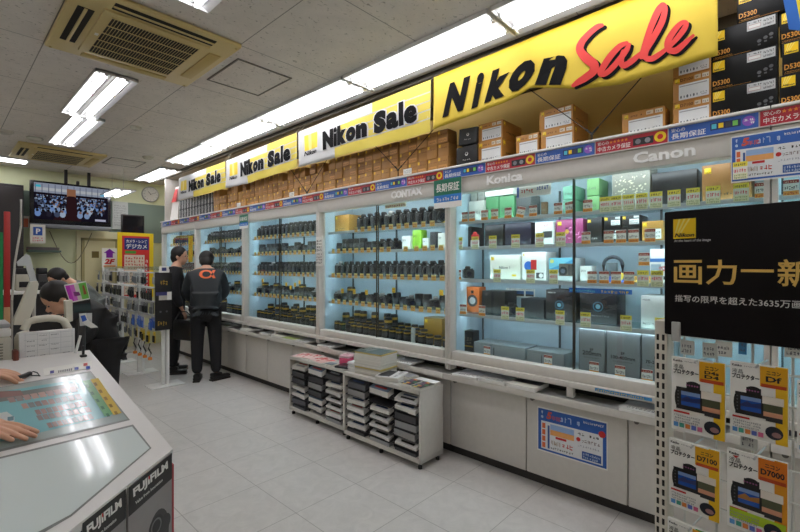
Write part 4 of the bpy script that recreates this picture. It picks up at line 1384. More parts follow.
# promotion board hanging before the fascia, and its twin on the cupboard door
def d_five(m, w_, h_):
    rect(m, w_ * .012, w_ * .988, h_ * .03, h_ * .97, mat((44, 96, 180), .4), None, .0005)
    rect(m, w_ * .06, w_ * .94, h_ * .07, h_ * .70, mat((226, 228, 230), .5), None, .0008)
    scribble(m, w_ * .05, h_ * .75, w_ * .06, h_ * .2, 1, mat((200, 220, 240)), None, .001, 3, 2)
    m.text('5', Matrix.Translation((w_ * .14, h_ * .76, .001)), None, h_ * .17, mat((214, 90, 70)), .06, .2)
    m.text('年間', Matrix.Translation((w_ * .22, h_ * .76, .001)), None, h_ * .1, mat((214, 90, 70)), .008)
    scribble(m, w_ * .34, h_ * .76, w_ * .3, h_ * .17, 5, mat((190, 210, 236)), None, .001, 5)
    scribble(m, w_ * .68, h_ * .86, w_ * .28, h_ * .07, 10, WHITE, None, .001, 6)
    for q in range(4):
        rect(m, w_ * .075, w_ * .125, h_ * (.1 + .145 * q), h_ * (.22 + .145 * q), mat((226, 110, 60)), None, .001)
    rect(m, w_ * .16, w_ * .19, h_ * .1, h_ * .62, mat((60, 90, 150)), None, .001)
    rect(m, w_ * .2, w_ * .55, h_ * .54, h_ * .66, mat((150, 180, 220)), None, .001)
    rect(m, w_ * .2, w_ * .55, h_ * .42, h_ * .54, mat((236, 170, 100)), None, .001)
    rect(m, w_ * .28, w_ * .44, h_ * .36, h_ * .41, RED, None, .001)
    scribble(m, w_ * .2, h_ * .2, w_ * .16, h_ * .14, 3, mat((170, 150, 130)), None, .001, 7)
    scribble(m, w_ * .37, h_ * .2, w_ * .17, h_ * .14, 3, RED, None, .001, 8)
    scribble(m, w_ * .2, h_ * .11, w_ * .34, h_ * .06, 10, INK, None, .001, 9)
    scribble(m, w_ * .6, h_ * .58, w_ * .3, h_ * .08, 6, BLK2, None, .001, 10)
    disc(m, w_ * .61, h_ * .49, h_ * .045, RED, None, .001)
    scribble(m, w_ * .65, h_ * .44, w_ * .26, h_ * .1, 6, mat((150, 140, 140)), None, .001, 11)
    scribble(m, w_ * .6, h_ * .34, w_ * .3, h_ * .06, 9, mat((170, 170, 180)), None, .001, 13)
    rect(m, w_ * .66, w_ * .92, h_ * .1, h_ * .26, mat((50, 90, 160)), None, .001)
    scribble(m, w_ * .67, h_ * .11, w_ * .24, h_ * .14, 8, mat((200, 214, 236)), None, .0012, 12, 2)
    disc(m, w_ * .93, h_ * .72, h_ * .07, RED, None, .0012)
def five(label, X, u0, u1, vtop_at_u0, z0, th=.002):
    ya, yb = onx(X, u0).y, onx(X, u1).y
    zt = onx(X, u0, vtop_at_u0).z
    m = MB(facex(X, ya, z0))
    m.box(0, ya - yb, 0, zt - z0, -th, 0, WHITE)
    d_five(m, ya - yb, zt - z0)
    tag(m.build('promotion_board', None, 0), label, 'poster')
five('blue-bordered guarantee poster stuck on the grey cupboard door', 2.6975, 537.5, 607.5, 406, onx(2.6975, 537.5, 449.5).z)
five('blue-bordered guarantee board hanging from the showcase edge above the black sign', 2.615, 731, 812, 137, onx(2.615, 733, 183).z, .004)
y_ = onx(2.60, 557 + 183).y
put_tag('B', 5, 0, onx(2.60, 740).y, x=2.604, z=onx(2.60, 740, 179).z, sc=.9)
TAGN[(5, 0)] = 0
put_tag('C', 5, 0, onx(2.772, 791).y, x=2.772)

# brochures in the ledge under the showcases
BRC = [(240, 240, 238), (220, 222, 224), (176, 200, 90), (226, 228, 232), (40, 40, 44), (40, 42, 46), (70, 70, 74), (210, 210, 205), (226, 222, 210), (60, 90, 140), (236, 232, 226)]
R = random.Random(21)
def brochure(seed):
    def make():
        r_ = random.Random(seed)
        c1 = BRC[[0, 2, 3, 4, 7, 8][seed % 6]]
        c2 = BRC[(seed * 5 + 3) % len(BRC)]
        m = MB()
        m.box(-.10, .10, -.10, .10, 0, .012 + .006 * (seed % 3), WHITE, .001)
        zt = .012 + .006 * (seed % 3)
        m.box(-.102, .102, -.101, .101, zt, zt + .002, mat(c1, .3))
        rect(m, -.095, .095, -.09, 0.02, mat(c2, .3), None, zt + .0024)
        scribble(m, -.09, .04, .16, .04, 8, mat(BRC[(seed * 3 + 4) % len(BRC)]), None, zt + .0026, seed, 2)
        return tag(m.build('brochure_stack'), '', 'brochures')
    return Proto(make)
BP = [brochure(s) for s in range(6)]
y = 7.8
n = 0
while y > -0.2:
    near = [abs(y - e) for e in YEDGE]
    if min(near) > .145 and min(abs(y - (YEDGE[q] + YEDGE[q + 1]) / 2) for q in range(6)) > .125:
        if R.random() < .92:
            BP[R.randrange(6)].put((2.688, y, .6408), PI / 2 + R.uniform(-.06, .06), 'pile of brochures on the ledge under the showcases, %s from the back wall' % ORD[n], 'brochure piles in the ledge', None, (0, -.0, PI / 2 + R.uniform(-.06, .06)))
            n += 1
        y -= .16
    y -= .062
def d_led2(m, w_, h_):
    scribble(m, w_ * .02, h_ * .1, w_ * .9, h_ * .8, 22, YEL, None, .0006, 19)
m_ = MB(facex(2.637, onx(2.637, 595).y, .712)); L_ = onx(2.637, 595).y - onx(2.637, 652).y
m_.box(0, L_, 0, .018, -.001, 0, mat((60, 140, 200))); d_led2(m_, L_, .018)
tag(m_.build('shelf_edge_sticker', None, 0), 'thin blue sticker with yellow characters on the rail over the brochure ledge', 'sticker')
# ------------------------------------------------------------------ goods on top of the showcases
ZT = 2.191
BX = 2.72
def goldlens(seed):
    def make():
        w_, h_, d_ = .10, .104, .12
        t = MB(frame((0, w_ / 2, 0), (0, -1, 0), (0, 0, 1)))
        t.box(0, w_, 0, h_, -d_, 0, mat([(176, 128, 70), (158, 112, 60), (188, 140, 82)][seed % 3], .42, 0, .1), .002)
        rect(t, w_ * .06, w_ * .26, h_ * .72, h_ * .94, mat((244, 200, 60), .35), None, .0006)
        scribble(t, w_ * .3, h_ * .62, w_ * .6, h_ * .14, 6, mat((110, 70, 30)), None, .0006, seed)
        if seed % 2:
            rect(t, w_ * .1, w_ * .9, h_ * .1, h_ * .4, mat((206, 150, 84), .4), None, .0006)
            scribble(t, w_ * .14, h_ * .15, w_ * .7, h_ * .18, 7, mat((120, 80, 40)), None, .0009, seed)
        return tag(t.build('gold_lens_box'), '', 'box')
    return Proto(make)
GLB = [goldlens(s) for s in range(4)]
R = random.Random(31)
y = 1.99
k = 0
LAY = ['bottom', 'second layer', 'third layer', 'fourth layer']
while y < 6.05:
    nl = 3 if R.random() < .8 else 2
    if k in (0, 1, 2):
        nl = 3
    big = R.random() < .12
    for j in range(nl):
        GLB[R.randrange(4)].put((BX - .02 + R.uniform(-.008, .012), y + .053 + R.uniform(-.001, .001), ZT + j * .1046), 0,
                                'small gold lens box, %s, %s stack beyond the two black boxes' % (LAY[j], ORD[k]), 'small gold lens boxes on top of the showcases')
    # second rank seen over the first
    if k % 2 == 0:
        GLB[R.randrange(4)].put((BX + .15, y + .09, ZT), 0, 'gold lens box in the rear rank, behind the %s small stack' % ORD[k], 'rear rank of gold lens boxes')
    y += .106
    k += 1
def bwlens(seed):
    def make():
        w_, h_, d_ = .092, .15, .1
        t = MB(frame((0, w_ / 2, 0), (0, -1, 0), (0, 0, 1)))
        t.box(0, w_, 0, h_, -d_, 0, BLK2, .002)
        rect(t, w_ * .05, w_ * .4, h_ * .05, h_ * .95, mat((200, 200, 198)), None, .0006)
        scribble(t, w_ * .5, h_ * .1, w_ * .4, h_ * .8, 2, mat((190, 190, 190)), None, .0006, seed, 6)
        scribble(t, w_ * .1, h_ * .1, w_ * .26, h_ * .8, 1, INK, None, .0009, seed + 1, 6)
        return tag(t.build('striped_lens_box'), '', 'box')
    return Proto(make)
BWB = [bwlens(s) for s in range(2)]
y = 6.14
k = 0
while y < 7.35:
    for j in range(2):
        BWB[(k + j) % 2].put((BX + .0, y + .05, ZT + j * .151), 0, 'black and white lens box, %s of two, %s stack towards the back wall' % (['bottom', 'top'][j], ORD[k]), 'black and white lens boxes')
    y += .108
    k += 1
t = tag(MB().slab([(2.70, 7.45, ZT), (2.70, 7.78, ZT), (2.76, 7.70, ZT + .56), (2.76, 7.50, ZT + .56)], (.012, 0, 0), mat((224, 220, 214))).slab([(2.698, 7.50, ZT + .30), (2.698, 7.70, ZT + .30), (2.745, 7.66, ZT + .52), (2.745, 7.54, ZT + .52)], (-.002, 0, 0), mat((206, 60, 60))).build('leaning_poster', None, 0),
        'white and red poster leaning at the back wall end of the showcase tops', 'poster')
tag(MB().box(2.66, 3.16, 7.86, 7.90, ZT, CEIL - .04, GREYD, .004).build('end_panel_board'), 'upright grey board closing off the showcase tops at the back wall end', 'board')

def topbox(name, label, u0, u1, z0, h, base, draw, depth=.3, x=BX, tilt=0, cat='box', y1=None, y0=None, side=None):
    ya = onx(x, u0).y if y1 is None else y1
    yb = onx(x, u1).y if y0 is None else y0
    w_ = ya - yb
    t = thing(name, label, cat, (x, (ya + yb) / 2, z0), 0, None, (tilt, 0, 0))
    MB(frame((0, w_ / 2, 0), (0, -1, 0), (0, 0, 1))).box(0, w_, 0, h, -depth, 0, base, .002).build('box', t)
    m = MB(frame((-.0004, w_ / 2, 0), (0, -1, 0), (0, 0, 1)))
    draw(m, w_, h)
    o = m.build('printed_front', t, 0)
    if side:
        s = MB(frame((0, -w_ / 2 - .0004, 0), (1, 0, 0), (0, 0, 1)))
        side(s, depth, h)
        s.build('printed_side', t, 0)
    return t
def d_label(words=None):
    def f(m, w_, h_):
        nikon_logo(m, Matrix.Translation((w_ * .05, h_ * .74, 0)), h_ * .17)
        rect(m, w_ * .16, w_ * .95, h_ * .04, h_ * .66, mat((222, 224, 224)), None, .0006)
        rect(m, w_ * .58, w_ * .74, h_ * .76, h_ * .92, mat((214, 200, 176)), None, .0006)
        rect(m, w_ * .78, w_ * .95, h_ * .76, h_ * .92, mat((224, 216, 200)), None, .0006)
        scribble(m, w_ * .6, h_ * .79, w_ * .34, h_ * .1, 7, mat((110, 90, 70)), None, .0009, 5)
        if words:
            m.text(words, Matrix.Translation((w_ * .2, h_ * .77, .0009)), None, h_ * .12, mat((96, 60, 26)), .02)
        else:
            scribble(m, w_ * .2, h_ * .78, w_ * .3, h_ * .1, 5, mat((96, 60, 26)), None, .0009, 4)
        rect(m, w_ * .18, w_ * .9, h_ * .56, h_ * .60, mat((160, 160, 160)), None, .0009)
        for q, rr_ in enumerate((.03, .02, .035, .018, .03, .018)):
            disc(m, w_ * (.22 + .085 * q), h_ * .16, h_ * rr_, mat((96, 100, 106)), None, .0009, 10, h_ * (rr_ + .03))
        scribble(m, w_ * .72, h_ * .1, w_ * .18, h_ * .14, 5, mat((80, 84, 90)), None, .0009, 5, 2)
    return f
def d_sideg(m, w_, h_):
    nikon_logo(m, Matrix.Translation((.015, h_ * .7, 0)), h_ * .2)
    scribble(m, .05, h_ * .3, w_ * .5, h_ * .16, 7, mat((60, 40, 20)), None, .0006, 4)
CBX = mat((190, 134, 66), .45, 0, .06)
topbox('camera_carton', 'gold carton with white label beside the two black boxes, bottom of two', 478, 502, ZT, .158, CBX, d_label(), .3, side=d_sideg)
topbox('camera_carton', 'gold carton with white label beside the two black boxes, top of two', 478.5, 502.5, ZT + .159, .128, CBX, d_label(), .28, side=d_sideg)
topbox('camera_carton', 'single low gold carton with white label between the two stacked pairs', 516, 538.5, ZT, .14, CBX, d_label(), .16, side=d_sideg)
topbox('camera_carton', 'gold carton with white label in the pair below the crossing wires, bottom of two', 541, 574, ZT, .142, CBX, d_label(), .26, side=d_sideg)
topbox('camera_carton', 'gold carton with white label in the pair below the crossing wires, top of two', 539.5, 573, ZT + .143, .128, CBX, d_label(), .26, side=d_sideg)
topbox('camera_carton', 'lone gold carton standing between the crossing wires and the black boxes', 622, 665, ZT, .135, CBX, d_label(), .12, side=d_sideg)
for j in range(4):
    topbox('camera_carton', 'gold carton in the stack against the black boxes, %s from the shelf' % ORD[j], 673, 711, ZT + j * .135, .134, CBX, d_label('D7100'), .25)
def d_dark(m, w_, h_):
    disc(m, w_ * .5, h_ * .6, h_ * .10, WHITE, None, .0006, 6)
    disc(m, w_ * .5, h_ * .62, h_ * .06, BLACK, None, .0009, 8)
    scribble(m, w_ * .3, h_ * .28, w_ * .4, h_ * .07, 4, WHITE, None, .0006, 4)
topbox('black_carton', 'black carton with a white emblem on the showcase top, bottom of two', 456.5, 477, ZT, .145, BLACK, d_dark, .2, x=2.70)
topbox('black_carton', 'dark grey carton leaning askew on the black carton', 458.5, 476.5, ZT + .158, .12, mat((46, 48, 50), .4), d_dark, .18, tilt=.06, x=2.70)
GOLDT = mat((214, 150, 60), .35)
def d_5300(m, w_, h_):
    nikon_logo(m, Matrix.Translation((w_ * .03, h_ * .62, 0)), h_ * .32)
    m.text('D5300', Matrix.Translation((w_ * .03, h_ * .14, .0006)), w_ * .27, h_ * .165, GOLDT, .02)
    scribble(m, w_ * .04, h_ * .05, w_ * .3, h_ * .05, 14, GOLDT, None, .0006, 3)
    rect(m, w_ * .03, w_ * .62, h_ * .02, h_ * .028, GOLDT, None, .0006)
    rect(m, w_ * .56, w_ * .97, h_ * .66, h_ * .97, mat((186, 188, 188)), None, .0006)
    rect(m, w_ * .58, w_ * .76, h_ * .72, h_ * .84, mat((170, 130, 120)), None, .0009)
    rect(m, w_ * .585, w_ * .755, h_ * .735, h_ * .825, mat((214, 214, 212)), None, .0010)
    scribble(m, w_ * .80, h_ * .70, w_ * .15, h_ * .24, 7, BLK2, None, .0009, 6, 2)
    scribble(m, w_ * .58, h_ * .87, w_ * .2, h_ * .07, 6, BLK2, None, .0009, 7)
    g2 = mat((84, 86, 88), .4)
    for q, x_ in enumerate((.74, .83, .91)):
        disc(m, w_ * x_, h_ * (.26 + .06 * q), h_ * .055, g2, None, .0006, 12)
        rect(m, w_ * (x_ - .02), w_ * (x_ + .02), h_ * (.12 + .06 * q), h_ * (.17 + .06 * q), g2, None, .0006)
BKC = mat((10, 10, 10), .45, 0, .1, 30, .25)
y0c, y1c = .078, .336
hb = .152
for j in range(3):
    topbox('black_camera_carton', 'black camera carton with gold lettering next to the gold cartons, %s from the shelf' % ORD[j], 0, 0, ZT + j * (hb + .001), hb, BKC, d_5300, .18, y1=y1c, y0=y0c)
topbox('black_camera_carton', 'black camera carton with gold lettering, set back on top of its stack', 0, 0, ZT + 3 * (hb + .001), hb, BKC, d_5300, .18, y1=y1c - .105, y0=y0c - .105)
for j in range(3):
    topbox('black_camera_carton', 'black camera carton with gold lettering cut off by the picture edge, %s from the shelf' % ORD[j], 0, 0, ZT + j * (hb + .001), hb, BKC, d_5300, .18, y1=y0c - .006 - (.01 if j == 1 else 0), y0=y0c - .264 - (.01 if j == 1 else 0), x=BX + (.015 if j == 2 else 0))

# ------------------------------------------------------------------ banners
XB = 2.60
def banner(name, label, ya, yb, zt, zb, draw, base, amp=.010, seed=0, n=60, nv=10):
    """ya > yb. zt, zb: functions of s in 0..1 along the cloth"""
    L_ = ya - yb
    def P(s, v, off=0.0):
        z = zb(s) + (zt(s) - zb(s)) * v
        f = amp * (math.sin(9 * s + seed + 2 * v) * .6 + math.sin(23 * s + 1.3 * seed - 3 * v) * .35 + math.sin(47 * s + 7 * v + seed) * .16) * (1.15 - v)
        return Vector((XB - f - off, ya - s * L_, z))
    vs, fs = [], []
    for i in range(n + 1):
        for j in range(nv + 1):
            vs.append(P(i / n, j / nv))
    for i in range(n):
        for j in range(nv):
            a_ = i * (nv + 1) + j
            fs.append((a_, a_ + 1, a_ + nv + 2, a_ + nv + 1))
    m = MB()
    m.add(vs, fs, base)
    bo = draw(m, P, L_)
    o = m.build('cloth', None, 60)
    sol = o.modifiers.new('thickness', 'SOLIDIFY')
    sol.thickness = .0012
    t = thing(name, label, 'banner', (XB, (ya + yb) / 2, zt(.5)), 0, None)
    o.location = -Vector(t.location)
    o.parent = t
    for part, mb_ in bo:
        q = mb_.build(part, t, 0)
        q.location = -Vector(t.location)
    for s in (.012, .988):
        q = MB().tube([P(s, .985, .003), Vector((2.66, P(s, 1).y, CEIL - .036))], .002, mat((220, 216, 206)), 6).build('tie_cord', t)
        q.location = -Vector(t.location)
    return t
def patch(mb, P, s0, s1, v0, v1, m, off=.002, n=24, nv=4):
    vs, fs = [], []
    for i in range(n + 1):
        for j in range(nv + 1):
            vs.append(P(s0 + (s1 - s0) * i / n, v0 + (v1 - v0) * j / nv, off))
    for i in range(n):
        for j in range(nv):
            a_ = i * (nv + 1) + j
            fs.append((a_, a_ + 1, a_ + nv + 2, a_ + nv + 1))
    mb.add(vs, fs, m)
def ptext(mb, P, s, s0, s1, v0, v1, m, off, offset=.03, shear=0.0):
    """text laid on the cloth, triangulated finely so it follows the folds"""
    vs, fs = text_geo(s, offset, shear, 0.0, 3)
    bm = bmesh.new()
    bv = [bm.verts.new(v) for v in vs]
    for f in fs:
        try:
            bm.faces.new([bv[i] for i in f])
        except ValueError:
            pass
    bmesh.ops.triangulate(bm, faces=bm.faces[:])
    long_ = [e for e in bm.edges if e.calc_length() > .25]
    bmesh.ops.subdivide_edges(bm, edges=long_, cuts=2)
    bmesh.ops.triangulate(bm, faces=bm.faces[:])
    bm.verts.index_update()
    xs = [v.co.x for v in bm.verts]; ys_ = [v.co.y for v in bm.verts]
    x0, x1, y0, y1 = min(xs), max(xs), min(ys_), max(ys_)
    out = [P(s0 + (s1 - s0) * (v.co.x - x0) / (x1 - x0), v0 + (v1 - v0) * (v.co.y - y0) / (y1 - y0), off) for v in bm.verts]
    mb.add(out, [[v.index for v in f.verts] for f in bm.faces], m)
    bm.free()
CLW = mat((198, 198, 198), .7, 0, .02)
CLY = mat((206, 186, 70), .65, 0, .02)
CLY2 = mat((204, 176, 46), .65, 0, .02)
INKB = mat((9, 9, 11), .8, 0, .06, 30, .15)
SMALLW = [('N', 177, 234, .27, .74), ('i', 235, 253, .27, .75), ('k', 254, 306, .27, .75), ('o', 303, 354, .27, .62), ('n', 355, 412, .28, .62), ('S', 446, 513, .27, .76), ('a', 513, 577, .28, .64), ('l', 580, 605, .29, .78), ('e', 607, 676, .28, .64)]
def sm(a_):
    return (3.86 - onx(XB, 290 + a_ / 5.32).y) / 1.775
def d_small(m, P, L_):
    y_ = MB()
    patch(y_, P, sm(437), 1, .76, 1, CLY, .002)
    patch(y_, P, sm(270), 1, .24, .76, CLY, .002)
    patch(y_, P, sm(238), 1, 0, .24, CLY, .002)
    for v in (.26, .43, .60, .77):
        patch(y_, P, .45, 1, v - .012, v + .012, mat((176, 176, 170), .7), .003, 24, 1)
    lg = MB()
    patch(lg, P, sm(76), sm(146), .40, .82, mat((240, 206, 50), .6), .003, 4, 2)
    patch(lg, P, sm(98), sm(114), .40, .82, mat((250, 230, 130), .6), .004, 2, 2)
    ptext(lg, P, 'Nikon', sm(74), sm(142), .26, .38, INKB, .004, .03, .2)
    tx = MB()
    for ch, a_, b_, h0, h1 in SMALLW:
        s0 = (3.86 - onx(XB, 290 + a_ / 5.32).y) / 1.775
        s1 = (3.86 - onx(XB, 290 + b_ / 5.32).y) / 1.775
        ptext(tx, P, ch, s0 - .008, s1 + .008, h0 - .02, h1 + .02, CLW, .004, .055 if ch in 'ae' else .10)
        ptext(tx, P, ch, s0, s1, h0, h1, INKB, .007, .055 if ch in 'ae' else .085)
    return [('yellow_print', y_), ('logo', lg), ('lettering', tx)]
def lf(a_, b_, sag=0):
    return lambda s: a_ + (b_ - a_) * s - sag * 4 * s * (1 - s)
banner('sale_banner', 'white and yellow sale banner nearest the clock, smallest of the row', 7.10, 5.53, lf(2.80, 2.81), lf(2.45, 2.455, -.0), d_small, CLW, .012, 1)
banner('sale_banner', 'white and yellow sale banner, second from the clock, in the banner row', 5.50, 3.89, lf(2.81, 2.845), lf(2.455, 2.485, .02), d_small, CLW, .014, 2.2)
banner('sale_banner', 'white and yellow sale banner touching the big all-yellow banner', 3.86, 2.085, lf(2.845, 2.875), lf(2.475, 2.475, .0), d_small, CLW, .012, 3.1)
# big yellow banner
yA, yB_ = 2.055, .295
def zbig(s):
    # measured bottom edge: rises where the cloth is bunched, then hangs down again
    pts_ = [(0, 2.482), (.2, 2.515), (.33, 2.535), (.40, 2.560), (.445, 2.592), (.48, 2.575), (.55, 2.535), (.62, 2.49), (.75, 2.455), (.88, 2.46), (1, 2.475)]
    for (a_, b_), (c_, d_) in zip(pts_, pts_[1:]):
        if s <= c_:
            k_ = (s - a_) / (c_ - a_)
            k_ = k_ * k_ * (3 - 2 * k_) if False else k_
            return b_ + (d_ - b_) * k_
    return pts_[-1][1]
def d_big(m, P, L_):
    def inv(u, v):
        p = onx(XB, u, v)
        s = (yA - p.y) / L_
        vv = (p.z - zbig(s)) / (ztb(s) - zbig(s))
        return s, vv
    tx = MB()
    # letters set one by one so that they follow the measured line
    for ch, ub0, ub1, vb0, vt0 in [('N', 443.5, 471, 113, 81), ('i', 471.5, 484, 107, 74), ('k', 484.5, 510, 99, 69), ('o', 509, 535, 88, 63), ('n', 534, 568, 85, 57)]:
        s0 = (yA - onx(XB, ub0).y) / L_
        s1 = (yA - onx(XB, ub1).y) / L_
        um = (ub0 + ub1) / 2
        v0 = inv(um, vb0)[1]; v1 = inv(um, vt0)[1]
        if ch in 'i k N':
            pass
        ptext(tx, P, ch, s0, s1, v0, v1, INKB, .006, .07, .34)
    # brush-written word
    red = MB(); blk = MB()
    RD = mat((206, 44, 36), .6, 0, .03)
    strokes = [
        [(213, 130, 10), (190, 138, 14), (150, 170, 15), (112, 215, 17), (104, 255, 20), (135, 295, 24), (172, 325, 24), (170, 360, 20), (130, 392, 18), (95, 412, 15), (68, 430, 9)],
        [(336, 218, 10), (300, 236, 14), (250, 290, 16), (212, 350, 15), (205, 372, 13), (228, 372, 13), (270, 335, 14), (330, 262, 14), (348, 225, 9)],
        [(320, 262, 12), (308, 305, 15), (318, 330, 15), (350, 318, 15), (385, 290, 13), (415, 262, 9)],
        [(410, 290, 12), (425, 235, 15), (455, 140, 16), (490, 60, 17), (515, 26, 13), (526, 50, 14), (510, 115, 16), (470, 190, 16), (432, 255, 16), (432, 292, 15), (462, 298, 15), (505, 272, 13), (545, 240, 9)],
        [(548, 240, 10), (585, 200, 13), (622, 150, 14), (634, 118, 11), (610, 118, 12), (575, 155, 15), (543, 210, 16), (545, 250, 16), (580, 258, 16), (625, 222, 13), (668, 180, 7)]]
    for st_ in strokes:
        pts_ = []
        n_ = 7
        for i in range(len(st_) - 1):
            p0 = st_[max(i - 1, 0)]; p1 = st_[i]; p2 = st_[i + 1]; p3 = st_[min(i + 2, len(st_) - 1)]
            for k_ in range(n_):
                t_ = k_ / n_
                pts_.append(tuple(.5 * ((2 * b_) + (-a_ + c_) * t_ + (2 * a_ - 5 * b_ + 4 * c_ - d_) * t_ * t_ + (-a_ + 3 * b_ - 3 * c_ + d_) * t_ ** 3) for a_, b_, c_, d_ in zip(p0, p1, p2, p3)))
        pts_.append(st_[-1])
        for mb_, dx, dy, off, mm in ((blk, 15, 10, .005, INKB), (red, 0, 0, .0075, RD)):
            vs, fs = [], []
            for i, (x_, y_, w_) in enumerate(pts_):
                a_ = pts_[max(i - 1, 0)]; b_ = pts_[min(i + 1, len(pts_) - 1)]
                tx_, ty_ = b_[0] - a_[0], b_[1] - a_[1]
                l_ = math.hypot(tx_, ty_) or 1
                nx_, ny_ = -ty_ / l_, tx_ / l_
                w_ = max(w_, 5)
                for sg in (-1, 1):
                    u_, v_ = 560 + (x_ + dx + sg * nx_ * w_) / 5, (y_ + dy + sg * ny_ * w_) / 5
                    s_, q_ = inv(u_, v_)
                    vs.append(P(s_, q_, off))
            for i in range(len(pts_) - 1):
                fs.append((2 * i, 2 * i + 1, 2 * i + 3, 2 * i + 2))
            mb_.add(vs, fs, mm)
            for (x_, y_, w_) in (pts_[0], pts_[-1]):
                ring = []
                for k_ in range(12):
                    s_, q_ = inv(560 + (x_ + dx + max(w_, 5) * math.cos(k_ * PI / 6)) / 5, (y_ + dy + max(w_, 5) * math.sin(k_ * PI / 6)) / 5)
                    ring.append(P(s_, q_, off + .0003))
                mb_.add(ring, [list(range(12))], mm)
    return [('lettering', tx), ('brush_shadow', blk), ('brush_word', red)]
ztb = lf(2.885, 2.925)
banner('sale_banner', 'big all-yellow sale banner with a red brush-written word', yA, yB_, ztb, zbig, d_big, CLY2, .011, .5, 90, 12)

# corner of a blue and yellow pennant at the picture edge
t = thing('hanging_pennant', 'blue-edged yellow pennant hanging in the top corner beside the black cartons', 'banner', (2.5, -.05, 2.7))
XQ = 2.5
def q3(u, v):
    return onx(XQ, u, v) - Vector((2.5, -.05, 2.7))
MB().slab([q3(779, -22), q3(789, 29), q3(802, 31), q3(792, -22)], (.003, 0, 0), mat((40, 110, 200), .6)).build('blue_edge', t, 0)
MB().slab([q3(792, -22), q3(802, 31), q3(835, 20), q3(835, -22)], (.003, 0, 0), mat((236, 216, 40), .6)).build('yellow_cloth', t, 0)
MB().tube([q3(800, -20), (0.0, q3(800, -20).y, CEIL - 2.7)], .003, DARK, 6).build('cord', t)

# bracing wires between the showcase tops and the ceiling
WIRE = mat((40, 36, 30), .5, .3)
def vwire(a_, b_, c_, label):
    X = 2.655 + .008 * len(label.split('banner')[0]) % .024
    m = MB()
    pa, pb, pc = onx(X, *a_), onx(X, *b_), onx(X, *c_)
    for p in (pa, pc):
        d_ = p - pb
        e_ = pb + d_ * ((CEIL - .001 - pb.z) / d_.z)
        m.cyl(pb, e_, .003, None, WIRE, 6)
        q = pb + d_.normalized() * .05
        m.cyl(pb, q, .006, None, WIRE, 8)
    m.ball(pb, .01, .01, .01, WIRE, 8, 6)
    m.cyl(pb, (pb.x, pb.y, ZT), .004, None, WIRE, 6)
    tag(m.build('bracing_wire'), label, 'wire', 'bracing wires on the showcase tops')
vwire((543.7, 99.5), (592, 134), (620, 102), 'pair of crossing dark bracing wires below the big yellow banner')
vwire((382, 153), (398, 170), (426, 138), 'pair of dark bracing wires before the gold boxes under the third banner')
vwire((298, 180), (307, 193), (316, 178), 'pair of dark bracing wires before the gold boxes under the second banner')
# small white label holders on the shelf edge
for k, (u, v) in enumerate([(239, 203), (408, 171), (292, 190)]):
    p = onx(2.634, u, v + 4)
    m = MB(facex(2.632, p.y + .05, ZT + .001)).box(0, .09, 0, .045, -.002, 0, WHITE)
    scribble(m, .008, .008, .074, .03, 7, mat((140, 140, 140)), None, .0005, k, 2)
    tag(m.build('shelf_label', None, 0), 'small white label on the edge below the gold boxes, %s of three' % ['nearest the back wall', 'nearest the yellow banner', 'middle'][k], 'label', 'white labels on the upper edge')
# ------------------------------------------------------------------ catalogue racks in front of the showcases
def cat_stack(seed):
    R_ = random.Random(seed)
    def make():
        m = MB()
        w_ = .21
        h_ = [.018, .03, .024, .036, .012, .028][seed % 6]
        cover = [(228, 228, 224), (30, 30, 34), (226, 226, 220), (40, 42, 48), (232, 232, 230), (64, 66, 72), (216, 214, 206), (110, 130, 150)][seed % 8]
        paper = mat([(224, 222, 214), (70, 70, 74), (232, 230, 226), (150, 150, 150), (214, 212, 206), (90, 90, 96), (206, 204, 200), (222, 220, 214)][seed % 8], .6)
        cv = mat(cover, .35)
        n = 8
        def prof(t_, off):
            x = -.13 + .27 * t_
            z = off - (0 if t_ > .35 else .018 * ((.35 - t_) / .35) ** 2)
            return x, z
        for (o0, o1, mm, k) in ((0, h_, paper, 0), (h_, h_ + .002, cv, 1)):
            vs = []
            for i in range(n + 1):
                for yy in (-w_ / 2, w_ / 2):
                    x, z = prof(i / n, o0)
                    vs.append((x, yy, z))
                    x, z = prof(i / n, o1)
                    vs.append((x, yy, z))
            fs = []
            for i in range(n):
                a_ = 4 * i
                fs += [(a_, a_ + 4, a_ + 6, a_ + 2), (a_ + 1, a_ + 3, a_ + 7, a_ + 5), (a_, a_ + 1, a_ + 5, a_ + 4), (a_ + 2, a_ + 6, a_ + 7, a_ + 3)]
            fs += [(0, 2, 3, 1), (4 * n, 4 * n + 1, 4 * n + 3, 4 * n + 2)]
            m.add(vs, fs, mm)
        for q in range(2):
            x, z = prof(.05 + .12 * q, h_ + .0028)
            x2, z2 = prof(.11 + .12 * q, h_ + .0028)
            m.add([(x, -.07, z), (x2, -.07, z2), (x2, .06, z2), (x, .06, z)], [(0, 3, 2, 1)], mat([(60, 80, 120), (150, 150, 154), (190, 60, 50), (110, 110, 112), (30, 30, 30)][(seed + q) % 5], .4))
        return tag(m.build('catalogue_stack'), '', 'catalogues')
    return Proto(make)
CS = [cat_stack(s) for s in range(8)]
RACKM = mat((206, 203, 196), .42)
TRAYM = mat((46, 46, 48), .5)

